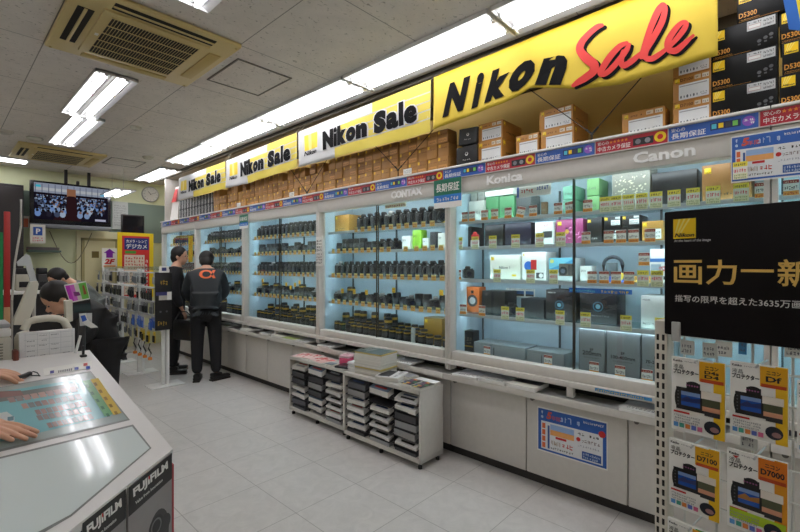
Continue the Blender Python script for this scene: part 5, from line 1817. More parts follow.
def catrack(name, label, y0, y1, x0, x1, zt, rows, seed, who):
    loc = Vector((x0 + .15, (y0 + y1) / 2, 0))
    t = thing(name, label, 'rack', loc, 0, 'low grey catalogue racks')
    I = Matrix.Translation(-loc)
    c = MB(I)
    zb = .045
    c.box(x0, x1, y0, y0 + .018, zb, zt, RACKM, .002).box(x0, x1, y1 - .018, y1, zb, zt, RACKM, .002)
    c.box(x0, x1, y0, y1, zb, zb + .035, RACKM, .002).box(x1 - .01, x1, y0, y1, zb, zt, RACKM)
    c.box(x0, x1, y0, y1, zt - .03, zt, RACKM, .003)
    c.build('frame', t)
    for yy in (y0 + .03, y1 - .03, (y0 + y1) / 2):
        for xx in (x0 + .03, x1 - .03):
            MB(I).cyl((xx, yy, 0), (xx, yy, .02), .016, None, RUB, 10).cyl((xx, yy, .02), (xx, yy, zb), .008, None, DARK, 8).build('foot', t)
    wcol = (y1 - y0 - .036) / 3
    R_ = random.Random(seed)
    ph = (zt - .03 - zb - .035) / rows
    for col in range(3):
        yc = y1 - .018 - wcol * (col + .5)
        if col:
            MB(I).box(x0 + .03, x1 - .01, yc + wcol / 2 - .002, yc + wcol / 2 + .002, zb + .035, zt - .03, TRAYM).build('divider', t)
        for r in range(rows):
            z = zb + .037 + ph * r
            if r:
                MB(I).box(x0 + .10, x1 - .012, yc - wcol / 2 + .004, yc + wcol / 2 - .004, z - .004, z, TRAYM).slab([(x0 + .10, yc - wcol / 2 + .008, z), (x0 + .004, yc - wcol / 2 + .008, z - .022), (x0 + .004, yc - wcol / 2 + .008, z - .028), (x0 + .10, yc - wcol / 2 + .008, z - .004)], (0, wcol - .016, 0), TRAYM).build('tray', t)
            if R_.random() < .985:
                k = R_.randrange(8)
                CS[k].put((x0 + .135, yc + R_.uniform(-.006, .006), z + .001), 0,
                          'catalogue stack in the %s, %s column, %s slot from the bottom' % (who, ['far', 'middle', 'near'][col], ORD[r]),
                          'catalogue stacks in the racks', (1, min(1, (wcol - .02) / .21), min(1.5, (ph - .014) / [.020, .032, .026, .038, .014, .030][k % 6])), (0, 0, R_.uniform(-.04, .04)))
    return t
catrack('catalogue_rack', 'low grey catalogue rack with the tall magazine pile on top, nearer one', 1.955, 2.80, 2.325, 2.585, .562, 7, 4, 'nearer rack')
catrack('catalogue_rack', 'low grey catalogue rack with red flyers and a pink box on top, farther one', 2.83, 3.66, 2.36, 2.585, .562, 7, 9, 'farther rack')
ZR = .563
def magpile(name, label, x, y, n, sx, sy, rz, cols, cover, seed=0, zb=ZR, dr=None, cat='magazines'):
    R_ = random.Random(seed)
    t = thing(name, label, cat, (x, y, zb), rz)
    z = 0
    m = MB()
    for i in range(n):
        th = R_.choice((.008, .01, .012))
        dx, dy = R_.uniform(-.005, .005), R_.uniform(-.005, .005)
        m.box(-sx / 2 + dx, sx / 2 + dx, -sy / 2 + dy, sy / 2 + dy, z, z + th, mat(R_.choice(cols), .5), .001)
        z += th
    m.build('pages', t)
    c = MB()
    c.box(-sx / 2, sx / 2, -sy / 2, sy / 2, z, z + .002, mat(cover, .3), .0005)
    if dr:
        dr(c, sx, sy, z + .0026)
    c.build('cover', t)
    return t
PG = [(216, 214, 206), (196, 192, 180), (226, 224, 216)]
def dr_c1(m, sx, sy, z):
    rect(m, -sx * .4, sx * .4, -sy * .35, sy * .1, mat((90, 106, 104)), None, z)
    scribble(m, -sx * .4, sy * .2, sx * .8, sy * .2, 8, mat((50, 60, 60)), None, z + .0003, 3)
magpile('magazine_pile', 'tall pile of magazines with a grey-green cover on the nearer rack', 2.47, 2.56, 17, .21, .28, .1, PG + PG + [(200, 180, 110)], (96, 108, 102), 3, dr=dr_c1)
magpile('magazine_pile', 'lower pile of white booklets at the far end of the nearer rack', 2.44, 2.74, 8, .15, .10, .05, [(226, 226, 226), (210, 212, 214)], (228, 228, 226), 5)
def dr_c2(m, sx, sy, z):
    rect(m, -sx * .42, sx * .42, -sy * .1, sy * .42, mat((60, 60, 62)), None, z)
    scribble(m, -sx * .4, -sy * .4, sx * .8, sy * .2, 8, mat((120, 120, 124)), None, z + .0003, 3)
magpile('magazine_pile', 'white magazines with dark print in front of the tall pile', 2.43, 2.34, 4, .21, .19, .35, PG, (224, 224, 222), 7, dr=dr_c2)
magpile('magazine_pile', 'white magazines fanned out beside the tall pile, close to the showcase', 2.53, 2.26, 3, .10, .16, -.2, PG, (150, 150, 152), 8, dr=None)
def dr_c3(m, sx, sy, z):
    R_ = random.Random(12)
    for q in range(26):
        disc(m, R_.uniform(-.45, .45) * sx, R_.uniform(-.45, .45) * sy, R_.uniform(.005, .016), mat(R_.choice([(200, 60, 50), (60, 90, 170), (220, 180, 60), (70, 140, 90), (150, 90, 150), (40, 40, 46)]), .4), None, z + .00005 * q, 10)
for k, (x, y, rz) in enumerate([(2.405, 2.11, .06), (2.405, 2.0, -.05)]):
    magpile('photo_magazine', ['dark magazine with colourful cover at the near end of the rack, inner one', 'dark magazine with colourful cover at the near corner of the rack'][k], x, y, 2, .15, .095, rz, PG, (52, 54, 62), 9 + k, dr=dr_c3, cat='magazine')
magpile('booklet', 'long white booklets lying near the showcase at the near end of the rack', 2.53, 2.06, 2, .07, .2, .0, PG, (230, 230, 228), 12, cat='booklets')
def dr_red(m, sx, sy, z):
    R_ = random.Random(5)
    for q in range(14):
        rect(m, *(lambda a_, b_: (a_, a_ + .035, b_, b_ + .02))(R_.uniform(-.45, .25) * sx, R_.uniform(-.45, .35) * sy), mat(R_.choice([(206, 50, 50), (226, 120, 110), (190, 40, 60)])), None, z + .00005 * q)
magpile('flyer_pile', 'red and white flyers spread at the far end of the farther rack', 2.46, 3.50, 1, .19, .26, .2, PG, (230, 200, 194), 14, dr=dr_red, cat='flyers')
magpile('flyer_pile', 'red and white flyers next to the pink box on the farther rack', 2.45, 3.24, 1, .17, .22, -.15, PG, (226, 190, 184), 15, dr=dr_red, cat='flyers')
magpile('flyer_pile', 'grey-blue leaflet at the front edge of the farther rack', 2.405, 3.06, 1, .07, .1, .1, PG, (120, 132, 140), 16, cat='flyers')
magpile('black_folder', 'black glossy folder at the near end of the farther rack', 2.44, 2.91, 1, .14, .13, .25, [(40, 40, 42)], (24, 24, 28), 17, cat='folder')
t = thing('pink_box', 'small pink box with white top on the farther rack', 'box', (2.53, 3.0, ZR), .3)
MB().box(-.045, .045, -.05, .05, 0, .055, mat((226, 90, 130), .4), .006).build('box', t)
MB().box(-.046, .046, -.051, .051, .055, .078, mat((236, 190, 200), .4), .006).build('lid', t)
scb = MB(); scribble(scb, -.035, -.03, .07, .06, 4, mat((180, 60, 90)), None, .0786, 3, 2); scb.build('printed_top', t, 0)

# ------------------------------------------------------------------ rack of hanging accessories in the aisle
GX = 1.90
t = thing('accessory_rack', 'white-posted rack in the aisle with rows of hanging accessory packs', 'rack', (GX, 7.0, 0))
I = Matrix.Translation((-GX, -7.0, 0))
PY = [5.62, 6.53, 7.46, 8.3]
WP = mat((226, 226, 222), .35)
for yy in PY:
    p_ = MB(I)
    p_.box(GX - .042, GX - .004, yy - .02, yy + .02, .014, 1.40, WP, .003).box(GX + .004, GX + .042, yy - .02, yy + .02, .014, 1.40, WP, .003)
    o = p_.build('post', t)
    MB(I).box(GX - .19, GX + .19, yy - .13, yy + .13, 0, .013, WP, .004).build('base_plate', o)
HR = [1.345, 1.155, .98, .80, .64]
for z in HR:
    MB(I).box(GX - .012, GX + .012, PY[0], PY[-1], z, z + .016, mat((200, 206, 208), .3), .002).build('cross_bar', t)
    hk = MB(I)
    yy = 5.72
    while yy < 8.24:
        hk.cyl((GX - .012, yy, z + .008), (GX - .16, yy, z + .014), .0025, None, ALU, 6, False)
        yy += .095
    hk.build('hook', t)['kind'] = 'stuff'
MB(I).box(GX - .012, GX + .012, PY[0] - .08, PY[-1], 1.385, 1.43, glass((238, 244, 244), 1.5, .05), .002).build('clear_cap', t)
def pack(kind):
    def make():
        m = MB(facex(0, 0, 0))
        w_, h_ = .074, .14
        cs = {'grey': (176, 180, 180), 'white': (222, 222, 220), 'black': (34, 34, 36), 'blue': (50, 96, 190), 'yellow': (232, 200, 40), 'dark': (96, 98, 100)}[kind]
        m.box(-w_ / 2, w_ / 2, -h_, 0, -.003, 0, mat(cs, .35), .001)
        m.box(-w_ * .36, w_ * .36, -h_ * .92, -h_ * .35, 0, .016, mat({'white': (190, 194, 196), 'grey': (120, 124, 128), 'black': (60, 60, 62), 'blue': (90, 130, 210), 'yellow': (40, 40, 40), 'dark': (50, 52, 54)}[kind], .2), .005)
        scribble(m, -w_ * .4, -h_ * .28, w_ * .8, h_ * .2, 6, mat((60, 60, 66) if kind in ('white', 'grey', 'yellow') else (220, 220, 220)), None, .0006, 7, 2)
        return tag(m.build('accessory_pack', None, 30), '', 'accessory pack')
    return Proto(make)
PK = {k: pack(k) for k in ('grey', 'white', 'black', 'blue', 'yellow', 'dark')}
R = random.Random(77)
for r, z in enumerate(HR):
    yy = 5.72
    k = 0
    while yy < 8.24:
        near_ = yy < 6.45
        kk = R.choice([['grey', 'white', 'dark'], ['black', 'dark', 'black'], ['grey', 'dark', 'grey'], ['grey', 'white', 'dark', 'blue'], ['grey', 'dark']][r])
        if r == 3 and near_:
            kk = R.choice(['blue', 'white', 'blue'])
        if r == 4 and near_:
            kk = 'yellow'
        off = R.choice((.05, .09, .13))
        PK[kk].put((GX - off, yy, z + .006), 0, '%s accessory pack, aisle rack, %s row from top, %s from near post' % (kk, ORD[r], ORD[k]), 'accessory packs on the aisle rack', None, (0, 0, R.uniform(-.15, .15)))
        if r == 4 and near_ and k < 5:
            pass
        yy += .095
        k += 1
for k in range(4):
    yy = 5.77 + .19 * k
    pts = [(GX - .12, yy, .50), (GX - .13, yy + .02, .44), (GX - .11, yy - .01, .38), (GX - .12, yy + .01, .33)]
    m = MB().tube(pts, .008, BLACK, 8).box(GX - .14, GX - .10, yy - .02, yy + .02, .30, .335, ORANGE, .006)
    tag(m.build('charging_cable'), 'short black cord with an orange end below the yellow packs, %s from the near post' % ORD[k], 'cable', 'cables with orange ends')
# black display packs on the near end of the aisle rack
p = ony(5.54, 155.8, 331); q = ony(5.54, 172.2, 331); z1 = ony(5.54, 155, 272.5).z
t = thing('black_display_pack', 'tall black hanging display with gold lettering on the near end of the aisle rack', 'display pack', (p.x, 5.55, p.z))
wd, hg = q.x - p.x, z1 - p.z
MB().box(0, wd, 0, .03, 0, hg, mat((22, 21, 22), .35), .003).build('board', t)
m = MB(facey(0, -.0006, 0))
GT = mat((206, 166, 70), .35, .3)
rect(m, wd * .2, wd * .95, hg * .52, hg * .60, mat((196, 190, 180)), None, .0003)
rect(m, wd * .02, wd * .95, hg * .60, hg * .66, mat((60, 60, 120)), None, .0003)
rect(m, wd * .70, wd * .98, hg * .52, hg * .66, WHITE, None, .0005)
scribble(m, wd * .12, hg * .08, wd * .76, hg * .10, 5, GT, None, .0006, 3)
scribble(m, wd * .26, hg * .78, wd * .5, hg * .12, 3, GT, None, .0006, 5)
disc(m, wd * .3, hg * .32, wd * .07, mat((90, 90, 96)), None, .0006)
disc(m, wd * .68, hg * .32, wd * .07, mat((90, 90, 96)), None, .0006)
m.build('printed_front', t, 0)
p = ony(5.53, 159, 283); q = ony(5.53, 167, 283)
m = MB(facey(p.x, 5.53, 1.36)).box(0, q.x - p.x + .02, 0, .075, -.002, 0, WHITE)
rect(m, .03, .08, .02, .06, mat((60, 70, 130)), None, .0005)
tag(m.build('small_sign', None, 0), 'small white card with a dark blue mark on top of the aisle rack', 'sign')

# ------------------------------------------------------------------ slotted rack with sign board close to the camera
al = math.radians(8.5)
E_ = Vector((math.sin(al), math.cos(al), 0))
NN = Vector((-math.cos(al), math.sin(al), 0))
O0 = onx(.985, 664, 212)
def LP(u, v, off=0.0):
    """local coordinates (a along the board towards the camera's right, height) of a picture point on the plane off metres in front"""
    p = onplane(O0 + NN * off, NN, u, v)
    return (p - O0).dot(-E_), p.z
OB = Vector((O0.x, O0.y, 0))
def LF(off=0.0):
    return frame(OB + NN * off, -E_, (0, 0, 1))
t = thing('grid_rack', 'white slotted display rack with wire grid standing under the black sign', 'rack', OB)
ILF = frame((0, 0, 0), -E_, (0, 0, 1))
a0, _ = LP(652, 400); a1, _ = LP(664.5, 400)
zp = LP(658, 321)[1]
LEN = 0.95
m = MB(ILF)
for (x0, x1) in ((a0, a1), (a0 + LEN, a1 + LEN)):
    b = MB(ILF)
    b.box(x0, x1, .0, zp, -.05, -.012, mat((222, 216, 204), .4), .002)
    z = .05
    sl = MB(ILF)
    while z < zp - .03:
        for xx in (x0 + (x1 - x0) * .28, x0 + (x1 - x0) * .72):
            sl.box(xx - .0022, xx + .0022, z, z + .012, -.0125, -.0112, mat((34, 32, 30), .8))
        z += .0195
    o = b.build('slotted_post', t)
    sl.build('slots', o, 0)
    MB(ILF).box(x0 - .01, x1 + .01, 0, .04, -.32, .02, mat((210, 206, 196), .4), .004).build('foot', t)
g = MB(ILF)
GW = mat((214, 214, 208), .35)
zg0, zg1 = .12, 1.315
a = a1 + .02
na = 0
while a < a0 + LEN:
    g.cyl((a, zg0, -.045), (a, zg1, -.045), .0022, None, GW, 6, False)
    a += .0545
z = zg1
while z > zg0:
    g.cyl((a1, z, -.041), (a0 + LEN, z, -.041), .0022, None, GW, 6, False)
    z -= .0545
g.build('wire_grid', t)
MB(ILF).box(a1, a0 + LEN, 1.315, 1.332, -.05, -.03, mat((222, 216, 204), .4), .002).build('top_bar', t)
# sign
zt_, zb_ = O0.z, LP(664, 334)[1]
t2 = thing('sign_board', 'large black sign board with gold characters on top of the white grid rack', 'sign', OB + Vector((0, 0, zb_)))
SM = frame((0, 0, -zb_), -E_, (0, 0, 1))
SW = .62
MB(SM).box(0, SW, zb_, zt_, -.02, 0, mat((10, 5, 8), .5, 0, .06, 30, .2), .003).build('board', t2)
s = MB(SM)
GC = mat((232, 190, 98), .4, 0, .1)
(l0, lz1), (l1, lz0) = LP(673.5, 218), LP(696, 238)
nikon_logo(s, Matrix.Translation((l0, lz0, .0006)), l1 - l0)
s.build('logo', t2, 0)
s = MB(SM)
x0, z0 = LP(674, 243)
x1, _ = LP(711, 241)
s.text('At the heart of the image', Matrix.Translation((x0, z0, .0008)), x1 - x0, .0065, mat((190, 190, 190)), .02, .2)
for ch, u0, u1 in (('画', 674, 702), ('力', 706, 737), ('一', 741, 774), ('新', 777.5, 812)):
    xa, _ = LP(u0, 270); xb, _ = LP(u1, 270)
    za = LP((u0 + u1) / 2, 285)[1] if u0 < 760 else LP(742, 284.5)[1]
    hh_ = LP(690, 260)[1] - LP(690, 284)[1]
    if ch == '一':
        s.text(ch, Matrix.Translation((xa, za + hh_ * .48, .0008)), xb - xa, hh_ * .11, GC, .02)
    else:
        s.text(ch, Matrix.Translation((xa, LP(690, 284)[1], .0008)), xb - xa, hh_, GC, .014)
xa, za = LP(675, 301.5)
s.text('描写の限界を超えた3635万画素', Matrix.Translation((xa, za, .0008)), None, .0135, mat((212, 212, 208)), .010)
s.build('lettering', t2, 0)
cl = MB(SM); xc, zc = LP(676.5, 330); cl.box(xc - .008, xc + .008, zb_ - .012, zc + .016, 0, .004, ALU, .003)
cl.build('clip', t2)
# camera guide packs hanging on the grid
def guide(kind, title, a_, z_, w_, h_, label, off, col2=(238, 190, 24), tilt=0.0):
    t_ = thing('screen_protector_pack', label, 'product pack', OB + (-E_) * a_ + NN * off + Vector((0, 0, z_)), 0, None)
    K_ = frame((0, 0, 0), -E_, (0, 0, 1))
    MB(K_).box(0, w_, 0, h_, -.006, 0, WHITE, .0006).build('card', t_)
    m_ = MB(K_)
    yb = mat(col2, .35)
    rect(m_, w_ * .80 if kind != 'g' else w_ * .6, w_, 0, h_, yb, None, .0006)
    rect(m_, w_ * .54, w_, h_ * .72, h_ * .985, mat((226, 166, 16) if kind != 'o' else (222, 120, 20), .35), None, .0009)
    rect(m_, w_ * .56, w_ * .98, h_ * .715, h_ * .76, mat((190, 70, 20), .4), None, .0012)
    m_.text('ニコン', Matrix.Translation((w_ * .77, h_ * .885, .0014)), w_ * .24, h_ * .05, INK, .03, 0, 0, 'c')
    for q, ti in enumerate(title):
        m_.text(ti, Matrix.Translation((w_ * .77, h_ * (.79 if len(title) == 1 else .83 - .055 * q), .0014)), w_ * (.38 if len(ti) > 3 else .26), h_ * (.075 if len(title) == 1 else .045), INK, .03, 0, 0, 'c')
    m_.text('Kenko', Matrix.Translation((w_ * .04, h_ * .94, .0010)), w_ * .18, None, BLK2, .03)
    scribble(m_, w_ * .26, h_ * .945, w_ * .24, h_ * .02, 8, mat((130, 130, 130)), None, .001, 2)
    m_.text('液晶', Matrix.Translation((w_ * .04, h_ * .845, .0010)), w_ * .20, h_ * .06, BLACK, 0.0)
    m_.text('プロテクター', Matrix.Translation((w_ * .04, h_ * .775, .0010)), w_ * .49, h_ * .068, BLACK, .04)
    # camera picture
    rect(m_, w_ * .10, w_ * .78, h_ * .30, h_ * .60, mat((26, 26, 28), .3), None, .0012)
    rect(m_, w_ * .30, w_ * .56, h_ * .58, h_ * .68, mat((26, 26, 28), .3), None, .0012)
    disc(m_, w_ * .43, h_ * .655, w_ * .13, mat((26, 26, 28), .3), None, .0013, 16, h_ * .045)
    disc(m_, w_ * .14, h_ * .45, w_ * .07, mat((26, 26, 28), .3), None, .0013, 16, h_ * .14)
    rect(m_, w_ * .20, w_ * .56, h_ * .36, h_ * .55, mat((40, 84, 170), .15), None, .0016)
    m_.add([(w_ * .20, h_ * .44, .0018), (w_ * .32, h_ * .49, .0018), (w_ * .40, h_ * .46, .0018), (w_ * .56, h_ * .49, .0018), (w_ * .56, h_ * .42, .0018), (w_ * .20, h_ * .41, .0018)], [list(range(6))], mat((160, 110, 50) if kind == 'o' else (30, 50, 110), .3))
    rect(m_, w_ * .20, w_ * .56, h_ * .50, h_ * .55, mat((120, 150, 200), .2), None, .0018)
    rect(m_, w_ * .58, w_ * .94, h_ * .50, h_ * .60, mat((228, 220, 210), .3), None, .0016)
    rect(m_, w_ * .60, w_ * .92, h_ * .40, h_ * .50, mat((80, 84, 60), .3), None, .0018)
    rect(m_, w_ * .60, w_ * .92, h_ * .34, h_ * .40, mat((210, 150, 120), .3), None, .0018)
    rect(m_, w_ * .64, w_ * .92, h_ * .28, h_ * .34, BLK2, None, .0018)
    for q in range(5):
        disc(m_, w_ * (.31 + .05 * q), h_ * .64, w_ * .018, mat((150, 80, 130)), None, .0018, 8)
        disc(m_, w_ * .14, h_ * (.36 + .045 * q), w_ * .016, mat((90, 90, 94)), None, .0018, 8)
    rect(m_, w_ * .05, w_ * .36, h_ * .245, h_ * .27, RED, None, .0012)
    if kind == 'o':
        rect(m_, w_ * .05, w_ * .98, h_ * .14, h_ * .26, mat((170, 200, 30), .4), None, .0013)
        m_.add([(w_ * .1, h_ * .93, .0014), (w_ * .22, h_ * .93, .0014), (w_ * .16, h_ * .90, .0014)], [(0, 1, 2)], RED)
    scribble(m_, w_ * .06, h_ * .12, w_ * .5, h_ * .11, 14, mat((140, 140, 146)), None, .0014, 3, 3)
    for q, cc in enumerate([(90, 150, 210), (70, 160, 140), (220, 130, 60), (90, 110, 190), (210, 100, 140)]):
        rect(m_, w_ * (.05 + .115 * q), w_ * (.14 + .115 * q), h_ * .05, h_ * .11, mat(cc, .4), None, .0014)
    disc(m_, w_ * .78, h_ * .14, w_ * .15, mat((30, 36, 50), .2), None, .0016, 20, h_ * .085)
    disc(m_, w_ * .82, h_ * .12, w_ * .08, mat((150, 110, 110), .3), None, .0018, 14, h_ * .035)
    m_.build('printed_front', t_, 0)
    MB(K_).cyl((w_ * .5, h_ * .985, -.006), (w_ * .5, h_ * .985, -.045 - off), .0018, None, ALU, 6).cyl((w_ * .5, h_ * .985, 0), (w_ * .5, h_ * .975, .012), .002, None, ALU, 6).build('hanger', t_)
    return t_
OF = .02
def gp(kind, title, u0, u1, vt, vb, label, **k):
    a_, z_ = LP(u0, vb, OF); a2, _ = LP(u1, vb, OF); _, z2 = LP(u0, vt, OF)
    guide(kind, title, a_, z_, a2 - a_, z2 - z_, label, OF, **k)
gp('y', ['D4s', 'D4'], 671.5, 725, 356, 428, 'yellow and white pack marked D4s D4, hanging directly under the sign')
gp('y', ['Df'], 730, 788, 360.5, 433, 'yellow and white pack marked Df, hanging under the sign')
gp('y', ['D7100'], 669, 719.5, 437.5, 504, 'yellow and white pack marked D7100, in the lower row beside the slotted post')
gp('o', ['D7000'], 727, 787.5, 447.5, 525, 'white pack with orange corner marked D7000, in the lower row', col2=(226, 150, 20))
gp('g', ['D5300'], 667.5, 716, 517, 590, 'white pack with a green corner, cut off by the bottom edge', col2=(40, 160, 70))
gp('y', ['D800'], 797, 850, 380, 452, 'white pack cut off by the picture edge beside the Df pack')
# small tags and packs seen through the grid
R = random.Random(8)
for k, (u, v, c_) in enumerate([(680, 349, (206, 206, 200)), (702, 352, (196, 196, 190)), (738, 349, (60, 130, 180)), (716, 351, (220, 220, 214)), (784, 352, (226, 226, 220)), (740, 442, (200, 200, 196)), (700, 433, (190, 190, 186))]):
    a_, z_ = LP(u, v + 5, -.01)
    m = MB(LF(-.012)).box(a_, a_ + (.012 if k in (2,) else .024), z_, z_ + .028, -.002, 0, mat(c_, .4), .0005)
    scribble(m, a_ + .002, z_ + .004, .018 if k != 2 else .008, .018, 4, mat((90, 90, 100)), Matrix.Identity(4), .0004, k, 2)
    tag(m.build('hook_label', None, 0), 'small pale label clipped to the wire grid, %s towards the picture edge' % ORD[k], 'label', 'labels on the wire grid')
# ------------------------------------------------------------------ photo order counter at the picture's lower left corner
KP = Vector((0.48, 1.33, 0.90))
KN = Vector((0, -0.14, 1)).normalized()
def K(u, v, off=0.0):
    return onplane(KP + KN * off, KN, u, v)
def Kx(x, y, off=0.0):
    return Vector((x, y, .90 + .14 * (y - 1.33))) + KN * off
A_, B_ = K(173, 449), K(89.5, 350)
D_ = K(62, 537)
PW = mat((222, 220, 218), .28, 0, .02)
loc = Vector((0.0, 1.7, 0))
t = thing('order_counter', 'white photo order counter with sloping glass top and printed front', 'counter', loc)
I = Matrix.Translation(-loc)
topo = [A_, B_, Vector((-.75, B_.y, B_.z)), Kx(-.75, D_.y), D_]
m = MB(I); m.slab([p for p in topo], -KN * .022, PW); m.build('top_frame', t, 30)
cen = Vector((.0, 1.7, 0))
ins = []
for p in topo:
    q = Vector((p.x, p.y, 0)); dq = (cen - q).normalized() * .015
    ins.append(Vector((p.x + dq.x, p.y + dq.y, p.z - .024)))
vs = ins + [Vector((p.x, p.y, 0)) for p in ins]
n = len(ins)
MB(I).add(vs, [list(range(n)), list(range(2 * n - 1, n - 1, -1))] + [(i, n + i, n + (i + 1) % n, (i + 1) % n) for i in range(n)], mat((206, 204, 200), .4)).build('body', t, 30)
# glass fields
GT1 = mat((166, 178, 176), .14, 0, .02, 3, .4, .15)
GT2 = mat((212, 222, 221), .10, 0, .02, 3, .4, .15)
def kpoly(pts, m_, off, mb_):
    mb_.poly([K(u, v, off) for u, v in pts], m_)
m = MB(I)
kpoly([(90.7, 371), (-70, 399), (-70, 469), (130, 420)], mat((120, 124, 122), .3), .0008, m)
kpoly([(89.8, 372.5), (-70, 400), (-70, 466), (127.5, 419)], GT1, .0014, m)
g1 = m.build('display_glass', t, 0)
def cx(pts, y0=350.0, k=2.922):
    return [(a / k, y0 + b / k) for a, b in pts]
m = MB(I)
LC = lambda c: mat(c, .14, 0, .03, 8, .4, .15)  # menu colours paled and flattened to carry the haze over the glass
kpoly(cx([(-160, 110), (0, 122), (238, 84), (326, 192), (120, 240), (0, 268), (-160, 300)]), LC((132, 188, 196)), .0020, m)
kpoly(cx([(-160, 122), (0, 130), (218, 96), (230, 112), (0, 152), (-160, 176)]), LC((128, 130, 128)), .0024, m)
R = random.Random(4)
for r, (xa, xb, ya, yb) in enumerate([(20, 222, 140, 106), (60, 235, 158, 128), (100, 248, 176, 148), (105, 262, 192, 166), (135, 268, 214, 186)]):
    hgt = 14
    n_ = 9
    for i in range(n_):
        s0, s1 = i / n_, (i + .86) / n_
        p = [(xa + (xb - xa) * s0, ya + (yb - ya) * s0), (xa + (xb - xa) * s1, ya + (yb - ya) * s1)]
        kpoly(cx([p[0], p[1], (p[1][0] + 9, p[1][1] + hgt), (p[0][0] + 9, p[0][1] + hgt)]), LC(R.choice([(178, 150, 146), (164, 142, 140), (150, 142, 142), (190, 160, 152), (140, 146, 148)])), .0028, m)
kpoly(cx([(-20, 122), (60, 118), (70, 132), (-20, 142)]), LC((150, 120, 116)), .0028, m)
kpoly(cx([(240, 90), (262, 87), (330, 187), (306, 194)]), LC((110, 168, 120)), .0028, m)
kpoly(cx([(264, 86), (287, 82), (356, 184), (332, 190)]), LC((216, 184, 84)), .0028, m)
for i in range(5):
    a_, b_ = 244 + 15 * i, 94 + 21 * i
    kpoly(cx([(a_ + 28, b_ + 2), (a_ + 36, b_), (a_ + 42, b_ + 9), (a_ + 34, b_ + 11)]), LC((150, 120, 60)), .0032, m)
    kpoly(cx([(a_ + 4, b_ + 8), (a_ + 12, b_ + 6), (a_ + 18, b_ + 15), (a_ + 10, b_ + 17)]), LC((70, 120, 90)), .0032, m)
kpoly(cx([(-10, 186), (20, 180), (42, 196), (42, 208), (-10, 214)]), LC((196, 206, 206)), .0030, m)
kpoly(cx([(22, 196), (40, 193), (40, 205), (22, 208)]), LC((110, 140, 150)), .0033, m)
m.build('printed_menu', g1, 0)
m = MB(I)
kpoly([(133, 424.5), (-70, 474), (-70, 600), (72, 516), (151.5, 448)], mat((120, 124, 122), .3), .0008, m)
kpoly([(132, 426.5), (-70, 476), (-70, 590), (70.5, 514.5), (149.5, 448)], GT2, .0014, m)
m.build('lower_glass', t, 0)
# printed fronts on the slanting face
def side_pt(s, z):
    p = A_ + (D_ - A_) * s
    return Vector((p.x, p.y, z))
dirv = Vector((A_.x - D_.x, A_.y - D_.y, 0)).normalized()          # reads left to right
nrm = Vector((dirv.y, -dirv.x, 0))
L_ = (Vector((A_.x, A_.y, 0)) - Vector((D_.x, D_.y, 0))).length
sl = (A_.z - D_.z) / L_
O_ = Vector((D_.x, D_.y, 0)) - nrm * .009
FM = frame(O_ - loc, dirv, (0, 0, 1))
def top_at(x):
    return D_.z + sl * x - .006
def fuji(x0, x1, lab, off):
    m_ = MB(FM)
    m_.slab([(x0, .04, off), (x1, .04, off), (x1, top_at(x1), off), (x0, top_at(x0), off)], (0, 0, .006), mat((150, 146, 146), .4))
    p_ = m_.build('front_print', t, 0)
    q_ = MB(FM)
    bh = .075
    o2 = off + .0066
    q_.poly([(x0, top_at(x0) - bh, o2), (x1, top_at(x1) - bh, o2), (x1, top_at(x1), o2), (x0, top_at(x0), o2)], mat((34, 34, 34), .3))
    wd_ = x1 - x0
    T_ = Matrix.Translation((x0 + wd_ * .10, top_at(x0 + wd_ * .5) - .047, o2 + .0004)) @ Matrix.Rotation(math.atan(sl), 4, 'Z')
    q_ = MB(FM)
    q_.poly([(x0, top_at(x0) - bh, o2), (x1, top_at(x1) - bh, o2), (x1, top_at(x1), o2), (x0, top_at(x0), o2)], mat((34, 34, 34), .3))
    q_.text('FUJIFILM', T_, wd_ * .80, .029, mat((236, 236, 232), .4), .045)
    q_.box(wd_ * .33, wd_ * .36, .020, .029, .0003, .0006, RED, 0, T_)
    q_.text('Value from Innovation', Matrix.Translation((x0 + wd_ * .14, top_at(x0 + wd_ * .5) - .064, o2 + .0004)) @ Matrix.Rotation(math.atan(sl), 4, 'Z'), wd_ * .62, .009, mat((220, 220, 216), .4), .02)
    # round black camera picture
    cx_, cz_ = x0 + wd_ * .66, top_at(x0) - .16
    disc(q_, cx_, cz_ - .03, wd_ * .26, mat((60, 58, 60), .4), None, o2 + .0002, 24, .07)
    disc(q_, cx_ - wd_ * .06, cz_, .030, mat((34, 34, 36), .3), None, o2 + .0005, 24)
    disc(q_, cx_ - wd_ * .06, cz_, .022, mat((110, 110, 112), .3), None, o2 + .0008, 24)
    disc(q_, cx_ - wd_ * .06, cz_, .017, mat((26, 26, 28), .3), None, o2 + .0011, 24)
    disc(q_, cx_ + wd_ * .16, cz_ - .012, .024, mat((44, 44, 46), .3), None, o2 + .0005, 24)
    q_.build('printed_brand', p_, 0)
xf = (K(129, 486.5) - Vector((D_.x, D_.y, 0))).dot(dirv)
xl = (K(84, 521) - Vector((D_.x, D_.y, 0))).dot(dirv)
fuji(xf + .003, L_ - .010, 'r', .006)
fuji(xl, xf - .001, 'l', .002)
MB(I).box(A_.x + .002, A_.x + .006, A_.y + .01, A_.y + .06, .05, A_.z - .05, mat((190, 60, 70), .4)).build('side_strip', t, 0)

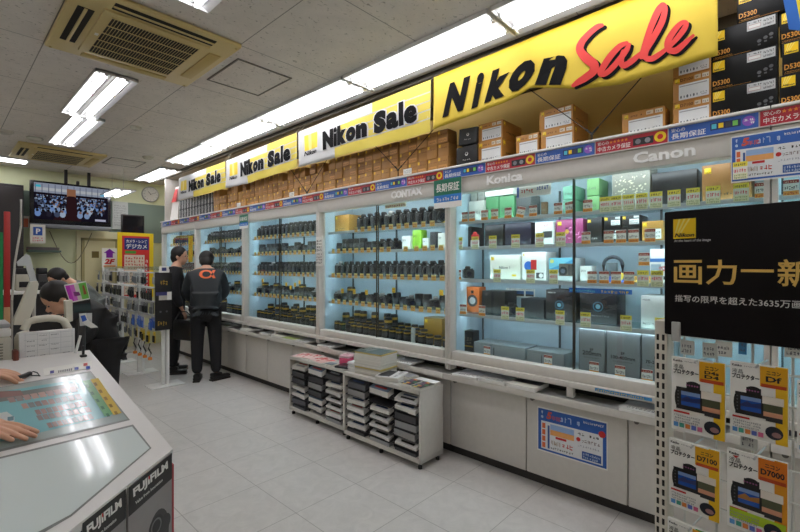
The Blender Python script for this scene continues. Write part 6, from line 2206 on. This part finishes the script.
# label strip along the far edge of the counter
pts = [K(u, v, .0012) for u, v in [(44, 376), (43, 369), (91.7, 361), (92, 368)]]
m = MB().slab(pts, KN * .0012, WHITE)
for (u, v, c_) in [(52, 372, (60, 60, 140)), (76.5, 368.5, (70, 90, 170)), (85.5, 364.5, (210, 70, 60)), (88, 367.5, (50, 90, 200))]:
    m.slab([K(u - 2, v + 1.6, .003), K(u + 2, v + 1, .003), K(u + 2, v - 1.6, .003), K(u - 2, v - 1, .003)], KN * .0006, mat(c_))
for k in range(7):
    u, v = 58 + 2.1 * k, 371.6 - .36 * k
    m.slab([K(u, v + 1.2, .003), K(u + 1.4, v + 1, .003), K(u + 1.6, v - 1.2, .003), K(u + .2, v - 1, .003)], KN * .0004, mat((120, 120, 124)))
tag(m.build('label_strip', None, 0), 'white label strip with small blue and red marks along the counter edge', 'label')

# machine behind the counter
YM = 2.46
BEI = mat((214, 210, 196), .42, 0, .03)
BEI2 = mat((190, 186, 172), .45, 0, .03)
x0, x1 = ony(YM, 19).x, ony(YM, 76).x
zb = ony(YM, 47, 369).z
t = thing('order_terminal', 'beige terminal housing with two upright arms behind the paper price list', 'terminal', ((x0 + x1) / 2, 2.65, 0))
lo = Vector(t.location)
I = Matrix.Translation(-lo)
MB(I).box(x0 + .0, x1 + .03, 2.44, 2.88, 0, zb, BEI2, .012).build('pedestal', t)
c = MB(I)
ya = 2.60
zc = ony(ya, 45, 334).z
c.box(ony(ya, 20).x, ony(ya, 76).x, ya, ya + .24, zb, zc, BEI, .03)
c.build('housing', t)
pts = [ony(ya + .03, u, v) for u, v in [(24, 330), (28, 322), (36, 319.5), (48, 318), (58, 318.5), (64, 321), (69, 330)]]
MB(I).tube(pts, .017, BEI, 10).build('rim', t)
def arm_(uv, y, nm, th=.05):
    MB(I).slab([ony(y, u, v) for u, v in uv], (0, th, 0), BEI).build(nm, t)
arm_([(30.5, 282), (37.5, 281), (38.8, 284), (35, 305), (27, 325), (14, 325), (15, 318)], 2.66, 'upright_arm')
arm_([(65.5, 301), (72.5, 300), (73, 321), (66.5, 323)], 2.66, 'upright_arm')
xs0, xs1 = ony(2.69, 30).x, ony(2.69, 68).x
MB(I).box(xs0, xs1, 2.70, 2.72, ony(2.69, 40, 331).z, ony(2.69, 40, 321).z, mat((40, 40, 44), .3)).build('screen_base', t)
# price list
uv = [(18.8, 369.4), (75, 362.6), (73.7, 328), (18.8, 332.5)]
yl = 2.43
P0 = ony(yl, 19, 369); P1 = ony(yl, 75, 369); zt2 = ony(yl, 47, 330.5).z
t = thing('price_list', 'white paper price list in a clear sleeve standing upright behind the counter', 'price list', ((P0.x + P1.x) / 2, yl, zb - .01))
wd = P1.x - P0.x
hh = zt2 - zb + .01
m = MB(facey(-wd / 2, 0, 0)).box(0, wd, 0, hh, -.010, 0, mat((222, 222, 222), .3), .004)
m.build('sleeve', t, 30)
m = MB(facey(-wd / 2, -.0006, 0))
gl = mat((176, 180, 184), .5)
for k in range(8):
    rect(m, wd * .08, wd * .96, hh * (.06 + .125 * k), hh * (.065 + .125 * k), gl, None, .0002)
for k in range(5):
    rect(m, wd * (.10 + .21 * k), wd * (.105 + .21 * k), hh * .04, hh * .96, gl, None, .0003)
R = random.Random(3)
for c_ in range(4):
    for r in range(8):
        if R.random() < .68:
            scribble(m, wd * (.13 + .21 * c_), hh * (.075 + .115 * r), wd * .14, hh * .035, 6, mat((70, 72, 78)), None, .0004, c_ * 9 + r)
m.build('printed_table', t, 0)

# purple and green card on a small dark display
yd = 2.9
t = thing('small_display', 'small dark display on a stem topped by a purple and green card', 'display', ony(yd, 82, 320))
lo = Vector(t.location)
I = Matrix.Translation(-lo)
MB(I).slab([ony(yd, u, v) for u, v in [(72.5, 320), (93, 316), (90, 298), (72, 301)]], (0, .03, 0), mat((30, 32, 36), .3)).build('casing', t)
MB(I).slab([ony(yd - .003, u, v) for u, v in [(74, 313), (91, 310), (90, 303), (73.5, 305)]], (0, .002, 0), mat((50, 66, 70), .2)).build('screen', t)
b = MB(I)
Q = [ony(yd - .012, u, v) for u, v in [(70, 303), (90, 299), (86, 281), (64, 285)]]
b.slab(Q, (0, .004, 0), WHITE)
def lerpq(a, b_):
    return (Q[0] * (1 - a) + Q[1] * a) * (1 - b_) + (Q[3] * (1 - a) + Q[2] * a) * b_
for (a0_, a1_, c_) in [(.03, .22, (196, 50, 190)), (.22, .42, (214, 110, 206)), (.42, .62, (214, 206, 200)), (.62, .97, (110, 190, 80))]:
    b.poly([lerpq(a0_, .06) - Vector((0, .001, 0)), lerpq(a1_, .06) - Vector((0, .001, 0)), lerpq(a1_, .94) - Vector((0, .001, 0)), lerpq(a0_, .94) - Vector((0, .001, 0))], mat(c_))
b.poly([lerpq(.3, .3) - Vector((0, .002, 0)), lerpq(.6, .3) - Vector((0, .002, 0)), lerpq(.55, .5) - Vector((0, .002, 0)), lerpq(.3, .55) - Vector((0, .002, 0))], mat((120, 50, 120)))
b.poly([lerpq(.75, .3) - Vector((0, .002, 0)), lerpq(.9, .3) - Vector((0, .002, 0)), lerpq(.86, .8) - Vector((0, .002, 0)), lerpq(.78, .8) - Vector((0, .002, 0))], mat((160, 90, 60)))
b.build('colour_card', t, 0)
MB(I).cyl(ony(yd, 82, 318), Vector((ony(yd, 82, 318).x, yd + .05, 0)), .018, None, DARK, 12).build('stem', t)
MB(I).cyl(Vector((ony(yd, 82, 318).x, yd + .05, 0)), Vector((ony(yd, 82, 318).x, yd + .05, .02)), .12, None, DARK, 20).build('base', t)
c = MB(I)
Q = [ony(yd - .02, u, v) for u, v in [(80, 326), (88, 325), (92, 324), (92, 313), (79, 313.5)]]
c.slab(Q, (0, .002, 0), mat((206, 206, 204)))
cv = [(79, 314), (81, 320), (85, 325), (91, 328), (98, 327.5)]
cw = [(86, 313), (87, 318), (90, 321.5), (94, 324), (98, 327)]
for i in range(4):
    c.slab([ony(yd - .026, *cv[i]), ony(yd - .026, *cv[i + 1]), ony(yd - .026, *cw[i + 1]), ony(yd - .026, *cw[i])], (0, .002, 0), WHITE)
c.slab([ony(yd - .028, u, v) for u, v in [(80.5, 316), (82.5, 322), (87, 320), (85, 315)]], (0, .001, 0), mat((50, 96, 190)))
c.build('hanging_leaflet', t, 0)
# stylus and small black thing at the counter's far corner
tag(MB().cyl(ony(2.40, 75.5, 353), ony(2.40, 80.5, 335.5), .006, .005, WHITE, 10).build('stylus'), 'white stylus standing slanted beside the price list', 'stylus')
p = K(83.5, 357)
tag(MB(Matrix.Translation(p)).box(-.012, .012, -.01, .015, 0, .010, BLACK, .003).box(-.005, .005, 0, .01, .01, .05, BLACK, .003).build('small_holder'), 'small black holder on the far corner of the counter', 'holder')
# printer and clutter at the far left
yv = 2.62
x0, x1 = ony(yv, -60).x, ony(yv, 12).x
t = thing('receipt_printer', 'beige machine with vent slots at the picture edge behind the counter', 'printer', ((x0 + x1) / 2, yv + .15, 0))
lo = Vector(t.location); I = Matrix.Translation(-lo)
MB(I).box(x0, x1, yv, yv + .3, 0, ony(yv, 0, 338).z, BEI2, .012).build('casing', t)
v_ = MB(I)
for k in range(6):
    z = ony(yv, 0, 345).z - k * .013
    v_.box(x0 + .02, x1 - .03, yv - .002, yv, z, z + .005, mat((120, 118, 108), .6))
v_.build('vent', t)
MB(I).box(x0 - .0, x1 + .0, yv + .02, yv + .28, ony(yv, 0, 338).z + .001, ony(yv, 0, 330).z, mat((226, 226, 222), .4), .006).build('paper_tray', t)
MB(I).box(x0 + .0, x1 + .0, yv + .05, yv + .25, ony(yv, 0, 330).z + .001, ony(yv, 0, 325).z, mat((150, 150, 150), .4), .006).build('lid', t)
P = ony(2.44, 12, 371); Q = ony(2.44, 18, 349)
tag(MB().box(P.x, Q.x, 2.40, 2.46, P.z - .06, Q.z, mat((110, 52, 36), .5), .01).build('brown_case'), 'dark reddish brown case standing at the side of the price list', 'case')
p = ony(2.9, 24, 262)
t = thing('leaflet_holder', 'white leaflets leaning in a holder above the left upright arm', 'leaflet holder', (p.x, 2.95, 0))
lo = Vector(t.location); I = Matrix.Translation(-lo)
MB(I).slab([ony(2.9, u, v) for u, v in [(17, 262), (26, 254), (30, 256), (37, 281), (31, 283), (26, 266), (18, 266)]], (0, .02, 0), mat((200, 204, 206), .4)).build('leaflets', t)
MB(I).tube([ony(2.93, 33, 282), ony(2.93, 34, 300), Vector((ony(2.93, 34).x, 2.93, 0))], .008, GREYD, 8).build('stem', t)

# ------------------------------------------------------------------ people
from mathutils.bvhtree import BVHTree
def skinned(J, E, sub=2, vox=0.014, extra=None, root=None):
    """grow one smooth surface along the joints"""
    names = list(J)
    me = bpy.data.meshes.new('s')
    me.from_pydata([tuple(J[k][0]) for k in names], [(names.index(a), names.index(b)) for a, b in E], [])
    o = bpy.data.objects.new('s', me)
    COL.objects.link(o)
    o.modifiers.new('k', 'SKIN')
    for i, k in enumerate(names):
        r = J[k][1]
        me.skin_vertices[0].data[i].radius = r if isinstance(r, tuple) else (r, r)
        me.skin_vertices[0].data[i].use_root = (k == (root or names[0]))
    s = o.modifiers.new('d', 'SUBSURF'); s.levels = sub; s.render_levels = sub
    dg = bpy.context.evaluated_depsgraph_get()
    m1 = bpy.data.meshes.new_from_object(o.evaluated_get(dg))
    bpy.data.objects.remove(o)
    vs = [tuple(v.co) for v in m1.vertices]; fs = [tuple(p.vertices) for p in m1.polygons]
    bpy.data.meshes.remove(m1)
    if extra:
        k0 = len(vs)
        vs += [tuple(v) for v in extra.v]; fs += [tuple(k0 + i for i in f) for f in extra.f]
    me = bpy.data.meshes.new('s2'); me.from_pydata(vs, [], fs)
    o = bpy.data.objects.new('s2', me); COL.objects.link(o)
    r_ = o.modifiers.new('r', 'REMESH'); r_.mode = 'VOXEL'; r_.voxel_size = vox
    sm = o.modifiers.new('sm', 'SMOOTH'); sm.factor = .5; sm.iterations = 4
    dg = bpy.context.evaluated_depsgraph_get()
    m2 = bpy.data.meshes.new_from_object(o.evaluated_get(dg))
    bpy.data.objects.remove(o)
    return m2
def body_obj(name, me, m_, parent):
    me.materials.clear(); me.materials.append(m_)
    me.shade_smooth()
    o = bpy.data.objects.new(name, me); COL.objects.link(o)
    o.parent = parent; o.location = -Vector(parent.location)
    return o
def child(mb_, name, parent, smooth=40):
    o = mb_.build(name, parent, smooth); o.location = -Vector(parent.location); return o
SKIN = mat((214, 164, 136), .5, 0, .04)
HAIR = mat((26, 22, 20), .5, 0, .1, 80)
CHAIN = [('pelvis', 'waist'), ('waist', 'chest'), ('chest', 'neck'), ('neck', 'head'),
         ('chest', 'sl'), ('sl', 'el'), ('el', 'wl'), ('chest', 'sr'), ('sr', 'er'), ('er', 'wr'),
         ('pelvis', 'hl'), ('hl', 'kl'), ('kl', 'al'), ('pelvis', 'hr'), ('hr', 'kr'), ('kr', 'ar')]
RAD = dict(pelvis=.125, waist=.115, chest=.13, neck=.055, head=.06, sl=.065, sr=.065, el=.042, er=.042, wl=.028, wr=.028,
           hl=.09, hr=.09, kl=.06, kr=.06, al=.042, ar=.042)

def head_geo(c, f, up, s=1.0):
    """skull, nose, chin, ears around centre c, facing f"""
    f = Vector(f).normalized(); up = Vector(up); up = (up - f * up.dot(f)).normalized(); r = f.cross(up)
    M = Matrix(((r.x, f.x, up.x, c[0]), (r.y, f.y, up.y, c[1]), (r.z, f.z, up.z, c[2]), (0, 0, 0, 1)))
    g_ = MB()
    t_ = MB(M)
    t_.ball((0, -.008 * s, .02 * s), .077 * s, .095 * s, .10 * s, SKIN, 20, 14)
    t_.ball((0, .022 * s, -.045 * s), .058 * s, .068 * s, .075 * s, SKIN, 18, 12)
    t_.ball((0, .045 * s, -.095 * s), .028 * s, .028 * s, .022 * s, SKIN, 12, 8)
    t_.ball((0, .098 * s, -.022 * s), .014 * s, .022 * s, .020 * s, SKIN, 10, 8)
    t_.ball((0, .082 * s, -.062 * s), .026 * s, .016 * s, .010 * s, SKIN, 10, 8)
    for q in (-1, 1):
        t_.ball((q * .078 * s, -.005 * s, -.015 * s), .010 * s, .018 * s, .030 * s, SKIN, 10, 8)
    return t_, M

def hand_geo(w, d, n_, s=1.0, curl=.5, side=1):
    """palm and five separate fingers from wrist w, pointing along d, back of the hand towards n_"""
    d = Vector(d).normalized(); n_ = Vector(n_); n_ = (n_ - d * n_.dot(d)).normalized(); r = d.cross(n_) * side
    def Q(a, b, c):
        return Vector(w) + (d * a + r * b + n_ * c) * s
    J = {'w0': (Q(-.03, 0, 0), .024 * s), 'w': (Q(0, 0, 0), .024 * s), 'p': (Q(.045, 0, 0), .030 * s)}
    E = [('w0', 'w'), ('w', 'p')]
    for k, (bx, by, L_) in enumerate([(.090, .030, .072), (.094, .010, .080), (.090, -.011, .074), (.082, -.031, .058)]):
        c_ = curl
        a1, a2, a3 = L_ * .42, L_ * .32, L_ * .26
        th = c_ * .5
        p1 = (bx + a1 * math.cos(th), by * 1.06, -a1 * math.sin(th))
        th += c_ * .8
        p2 = (p1[0] + a2 * math.cos(th), by * 1.1, p1[2] - a2 * math.sin(th))
        th += c_ * .5
        p3 = (p2[0] + a3 * math.cos(th), by * 1.12, p2[2] - a3 * math.sin(th))
        n0 = 'f%d' % k
        J[n0 + 'r'] = (Q(.050, by * .8, 0), .013 * s)
        J[n0 + 'b'] = (Q(bx, by, .002), .0105 * s)
        J[n0 + '1'] = (Q(*p1), .0092 * s); J[n0 + '2'] = (Q(*p2), .0085 * s); J[n0 + '3'] = (Q(*p3), .0070 * s)
        E += [('p', n0 + 'r'), (n0 + 'r', n0 + 'b'), (n0 + 'b', n0 + '1'), (n0 + '1', n0 + '2'), (n0 + '2', n0 + '3')]
    J['t0'] = (Q(.022, .020, -.006), .015 * s); J['t1'] = (Q(.052, .046, -.012), .0115 * s); J['t2'] = (Q(.078, .056, -.016), .0098 * s); J['t3'] = (Q(.098, .058, -.020), .008 * s)
    E += [('w', 't0'), ('t0', 't1'), ('t1', 't2'), ('t2', 't3')]
    return J, E

def merge_mesh(me, mb_):
    k0 = len(mb_.v)
    mb_.v += [v.co.copy() for v in me.vertices]
    for p in me.polygons:
        mb_.f.append([k0 + i for i in p.vertices]); mb_.mi.append(mb_._m(SKIN))

def person(label, J, face, up, jacket, jmat, tmat, shoes, hair=True, hands=(('wl', 1), ('wr', -1)), handdir=None, mask=False, hem=None, eyes=True, handlow=True):
    base = Vector(((J['al'].x + J['ar'].x) / 2, (J['al'].y + J['ar'].y) / 2, 0))
    t_ = thing('person', label, 'person', base)
    JR = {k: (J[k], RAD[k]) for k in J}
    hg, M = head_geo(J['head'] + (J['head'] - J['neck']).normalized() * .055, face, up)
    ex = MB(); ex.v = hg.v; ex.f = hg.f
    for nm, sd in hands:
        el = J['e' + nm[1]]
        d = (J[nm] - el).normalized()
        hj, he = hand_geo(J[nm] + d * .01, d, handdir or Vector((0, 0, 1)) if abs(d.z) < .8 else Vector(face), .95, .5, sd)
        mh = skinned(hj, he, 1, .004)
        k0 = len(ex.v)
        ex.v += [v.co.copy() for v in mh.vertices]; ex.f += [[k0 + i for i in p.vertices] for p in mh.polygons]
        bpy.data.meshes.remove(mh)
    body_obj('body', skinned(JR, CHAIN, 2, .0095, ex, 'pelvis'), SKIN, t_)
    # jacket
    inc = .026
    JJ = {k: (J[k], RAD[k] + inc) for k in ('waist', 'chest', 'sl', 'sr')}
    JJ['el'] = (J['el'], .074); JJ['er'] = (J['er'], .074)
    JJ['pelvis'] = (J['pelvis'] + (J['waist'] - J['pelvis']) * .1, RAD['pelvis'] + inc + .008)
    for s_ in 'lr':
        w_ = J['w' + s_]; e2 = J['e' + s_]
        JJ['w' + s_] = (w_ + (e2 - w_) * .1, .046)
    JJ['neck'] = (J['chest'] + (J['neck'] - J['chest']) * .72, .072)
    JE = [('pelvis', 'waist'), ('waist', 'chest'), ('chest', 'neck'), ('chest', 'sl'), ('sl', 'el'), ('el', 'wl'), ('chest', 'sr'), ('sr', 'er'), ('er', 'wr')]
    lat = (J['sr'] - J['sl']).normalized()
    for s_, sg in (('l', -1), ('r', 1)):
        JJ['c' + s_] = (J['chest'] + lat * (.085 * sg) - Vector((0, 0, .03)), .120)
        JJ['m' + s_] = (J['waist'] + lat * (.075 * sg), .118)
        JJ['b' + s_] = (J['pelvis'] + lat * (.075 * sg), .125)
        JE += [('chest', 'c' + s_), ('c' + s_, 'm' + s_), ('m' + s_, 'b' + s_)]
        if hem is not None:
            JJ['g' + s_] = (hem[0] + lat * (.06 * sg), hem[1] * .80)
            JE.append(('b' + s_, 'g' + s_))
    if hem is not None:
        JJ['hem'] = (hem[0], hem[1]); JE.append(('hem', 'pelvis'))
    jk = body_obj('jacket', skinned(JJ, JE, 2, .012, None, 'pelvis'), jmat, t_)
    TJ = {'pelvis': (J['pelvis'], RAD['pelvis'] + .014)}
    for s_ in 'lr':
        TJ['h' + s_] = (J['h' + s_], .108); TJ['k' + s_] = (J['k' + s_], .082)
        TJ['a' + s_] = (J['a' + s_] + Vector((0, 0, .0)), .066)
    body_obj('trousers', skinned(TJ, [('pelvis', 'hl'), ('hl', 'kl'), ('kl', 'al'), ('pelvis', 'hr'), ('hr', 'kr'), ('kr', 'ar')], 2, .012, None, 'pelvis'), tmat, t_)
    if hair:
        h_ = MB(M)
        h_.ball((0, -.024, .036), .092, .101, .100, HAIR, 20, 14)
        h_.ball((0, -.052, -.018), .084, .068, .092, HAIR, 18, 12)
        child(h_, 'hair', t_)
    if eyes:
        for q in (-1, 1):
            child(MB(M).ball((q * .030, .083, .002), .011, .006, .006, BLACK, 10, 8), 'eye', t_)
            child(MB(M).box(q * .030 - .015, q * .030 + .015, .086, .092, .018, .023, HAIR, .002), 'eyebrow', t_)
        child(MB(M).box(-.020, .020, .092, .097, -.066, -.061, mat((150, 84, 76), .5), .002), 'lips', t_)
    if mask:
        child(MB(M).ball((0, .048, -.058), .058, .062, .05, mat((196, 200, 200), .6), 16, 10), 'mask', t_)
    for s_ in 'lr':
        a = J['a' + s_]
        fd = shoes[s_] if isinstance(shoes, dict) else shoes
        fx = Vector((fd[0], fd[1], 0)).normalized()
        Ms = frame((a.x, a.y, 0), fx, (-fx.y, fx.x, 0))
        sh = MB(Ms)
        sh.box(-.075, .18, -.042, .042, .0, .022, mat((30, 22, 18), .4), .009)
        sh.box(-.07, .18, -.042, .042, .018, .062, BLACK, .022)
        sh.box(-.07, .07, -.038, .038, .05, .10, BLACK, .02)
        child(sh, 'shoe', t_)
    return t_, jk

# man in the grey jacket, seen from behind
def basis(f):
    f = Vector((f[0], f[1], 0)).normalized()
    return f, Vector((f.y, -f.x, 0))
def std(base, f, zs, lean):
    f, r = basis(f)
    def P_(s, fw, z):
        return Vector((base[0], base[1], 0)) + r * s + f * fw + Vector((0, 0, z))
    return P_, f, r
B1 = (2.335, 5.50)
P_, f, r = std(B1, (.42, .91), 1, .1)
J = dict(pelvis=P_(0, -.01, .93), waist=P_(0, .0, 1.06), chest=P_(0, .06, 1.27), neck=P_(.0, .16, 1.41), head=P_(.0, .21, 1.46),
         sl=P_(-.165, .08, 1.325), sr=P_(.165, .08, 1.325), el=P_(-.235, .15, 1.09), er=P_(.23, .14, 1.09), wl=P_(-.15, .33, .96), wr=P_(.08, .31, .93),
         hl=P_(-.09, -.0, .86), hr=P_(.09, .0, .86), kl=P_(-.10, .01, .47), kr=P_(.11, .01, .47), al=P_(-.10, -.03, .085), ar=P_(.12, -.06, .085))
JG = mat((38, 43, 47), .65, 0, .08, 12)
BK = mat((18, 18, 22), .75, 0, .1, 12)
t1, jk = person('man in dark grey jacket with orange mark on its back, facing the showcase', J, f + Vector((0, 0, -.5)), (0, 0, 1), True, JG, BK, dict(l=(.5, .85), r=(.8, .1)),
                hem=(P_(0, -.015, .90), .158))
# orange mark on the back, pressed onto the cloth
me = jk.data
vs, fs = text_geo('α', .012, 0, 0, 4)
bm = bmesh.new(); bv = [bm.verts.new(v) for v in vs]
for q in fs:
    bm.faces.new([bv[i] for i in q])
bmesh.ops.triangulate(bm, faces=bm.faces[:])
bmesh.ops.subdivide_edges(bm, edges=bm.edges[:], cuts=2)
bmesh.ops.triangulate(bm, faces=bm.faces[:])
bm.verts.index_update()
bvh = BVHTree.FromPolygons([v.co.copy() for v in me.vertices], [tuple(p.vertices) for p in me.polygons])
xs = [v.co.x for v in bm.verts]; ys_ = [v.co.y for v in bm.verts]
out = []
for v in bm.verts:
    a = (v.co.x - min(xs)) / (max(xs) - min(xs)) - .5
    b = (v.co.y - min(ys_)) / (max(ys_) - min(ys_)) - .5
    o_ = P_(a * .19 + .02, -1.0, 1.335 + b * .105)
    hit = bvh.ray_cast(o_, f)
    out.append((hit[0] if hit[0] else o_ + f * .9) - f * .006)
mk = MB().add(out, [[q.index for q in p.verts] for p in bm.faces], mat((240, 112, 56), .5))
bm.free()
child(mk, 'jacket_mark', t1, 0)
cf = MB(); pq = P_(.20, -.06, .93)
cf.box(pq.x - .04, pq.x + .04, pq.y - .03, pq.y + .03, pq.z - .07, pq.z + .05, BLACK, .012)
child(cf, 'belt_pouch', t1)

# man in the dark coat
B2 = (2.20, 6.22)
P_, f, r = std(B2, (.72, -.30), 1, 0)
J = dict(pelvis=P_(0, 0, .92), waist=P_(0, 0, 1.05), chest=P_(0, .02, 1.29), neck=P_(0, .05, 1.46), head=P_(0, .07, 1.52),
         sl=P_(-.165, .02, 1.37), sr=P_(.165, .02, 1.37), el=P_(-.21, .02, 1.10), er=P_(.22, .02, 1.10), wl=P_(-.17, .20, .97), wr=P_(.20, .12, .86),
         hl=P_(-.09, 0, .86), hr=P_(.09, 0, .86), kl=P_(-.10, .02, .47), kr=P_(.10, .01, .47), al=P_(-.13, .0, .085), ar=P_(.12, -.0, .085))
CT = mat((27, 27, 31), .8, 0, .1, 12)
t2, jk2 = person('man in a long dark coat standing with a black bag beside the accessory rack', J, f + Vector((-.2, -.35, -.1)), (0, 0, 1), True, CT, BK, (.8, -.5),
                 hem=(P_(0, 0, .66), .165))
bg = MB(Matrix.Translation(P_(.345, .16, .62)) @ Matrix.Rotation(.3, 4, 'Z'))
bg.box(-.06, .06, -.17, .17, -.14, .12, mat((20, 20, 22), .5), .03)
o = bg.build('bag_body'); bb = thing('shoulder_bag', 'black bag hanging at the side of the man in the dark coat', 'bag', P_(.345, .16, .48))
o.parent = bb; o.location = -Vector(bb.location)
st_ = MB().tube([P_(.345, .04, .73), P_(.27, .09, .84), P_(.27, .17, .84), P_(.345, .28, .73)], .008, BLACK, 8)
o = st_.build('strap', bb); o.location = -Vector(bb.location)

# customer in the black suit leaning over the terminal
def Y_(u, v, y=4.15):
    return ony(y, u, v)
hp = Y_(104, 340)
J = dict(pelvis=Y_(103, 340), waist=Y_(97, 329), chest=Y_(86, 312), neck=Y_(73, 303), head=Y_(66, 301),
         sl=Y_(86, 309) + Vector((0, .17, 0)), sr=Y_(86, 313) + Vector((0, -.15, 0)),
         el=Y_(73, 331) + Vector((0, .2, 0)), er=Y_(79, 335) + Vector((-.0, -.2, 0)),
         wl=Y_(56, 333) + Vector((0, .12, 0)), wr=Y_(60, 340) + Vector((0, -.22, 0)),
         hl=hp + Vector((0, .09, -.06)), hr=hp + Vector((0, -.09, -.06)))
J['kl'] = Vector((hp.x + .03, hp.y + .1, .45)); J['kr'] = Vector((hp.x + .0, hp.y - .1, .45))
J['al'] = Vector((hp.x + .06, hp.y + .1, .085)); J['ar'] = Vector((hp.x + .03, hp.y - .1, .085))
SUIT = mat((22, 22, 25), .75, 0, .1, 12)
person('customer in a black suit leaning far forward over the order terminal', J, (-.8, -.1, -.75), (-.5, 0, 1), True, SUIT, SUIT, (-1, 0), hem=(Y_(101, 352), .165))
# clerk bending behind
def Z_(u, v, y=6.6):
    return ony(y, u, v)
hp = Z_(97, 316)
J = dict(pelvis=Z_(97, 314), waist=Z_(91, 304), chest=Z_(80, 290), neck=Z_(69, 281), head=Z_(63, 280),
         sl=Z_(78, 287) + Vector((0, .16, 0)), sr=Z_(79, 291) + Vector((0, -.15, 0)),
         el=Z_(76, 308) + Vector((0, .18, 0)), er=Z_(79, 312) + Vector((0, -.19, 0)),
         wl=Z_(63, 312) + Vector((0, .1, 0)), wr=Z_(66, 315) + Vector((0, -.14, 0)),
         hl=hp + Vector((0, .09, -.06)), hr=hp + Vector((0, -.09, -.06)))
J['kl'] = Vector((hp.x, hp.y + .1, .45)); J['kr'] = Vector((hp.x, hp.y - .1, .45))
J['al'] = Vector((hp.x + .02, hp.y + .1, .085)); J['ar'] = Vector((hp.x, hp.y - .1, .085))
SHIRT = mat((112, 118, 116), .7, 0, .3, 60)
person('clerk in a grey shirt and white face mask bending over the desk', J, (-.75, -.45, -.6), (-.3, 0, 1), True, SHIRT, mat((60, 60, 66), .7), (-1, 0), mask=True, hem=(Z_(96, 316), .15))

# hands of customers on the counter
def fore(label, wrist, d, nrm_, curl, side, s, sleeve, back, hold=False):
    d = Vector(d).normalized()
    J, E = hand_geo(wrist, d, nrm_, s, curl, side)
    e0 = Vector(wrist) + Vector(back)
    bk = Vector(back).normalized()
    J['w0'] = (Vector(wrist) + bk * .04 * s, .026 * s)
    J['a1'] = (Vector(wrist) + bk * .12, .034 * s); J['a2'] = (e0, .043 * s)
    E += [('w0', 'a1'), ('a1', 'a2')]
    t_ = thing('person', label, 'person', e0)
    body_obj('body', skinned(J, E, 2, .0026, None, 'w'), SKIN, t_)
    cu = MB()
    a, b = Vector(wrist) + bk * .10, e0 + bk * .05
    cu.cyl(a, b, .044, .058, sleeve, 20)
    child(cu, 'sleeve', t_)
    if hold:
        pass
    return t_
tip = K(37, 438, .012)
rear = K(0, 433.5, .016)
d = (tip - rear).normalized()
wr = tip - d * .160 + KN * .022
dd = (tip + KN * .004 - wr).normalized()
fore('customer hand lying flat on the order screen, fingers pointing towards the aisle', wr, dd, KN, .10, -1, .9, mat((70, 70, 80), .7), (-.26, -.06, .03))
tip = K(27, 375, .016); rear = K(0, 377, .02)
d = (tip - rear).normalized()
wr = tip - d * .15 + KN * .022
t_ = fore('customer hand holding a small black plug with a cord on the screen', wr, (tip - wr), KN, .42, -1, 1.0, mat((90, 84, 80), .7), (-.26, .0, .05))
m = MB()
pp = [K(18, 378, .012), K(24, 376, .012), K(30, 373.5, .012)]
m.tube(pp, .009, BLACK, 10)
cc = [K(29, 374, .014), K(33, 371.5, .014), K(37, 372.5, .010), K(40, 376, .004), K(37, 375.5, .004), K(31, 375.5, .008)]
m.tube(cc, .0022, mat((40, 42, 48), .5), 6)
tag(m.build('corded_plug'), 'small black plug with a looping dark cord, held in the hand on the screen', 'plug')
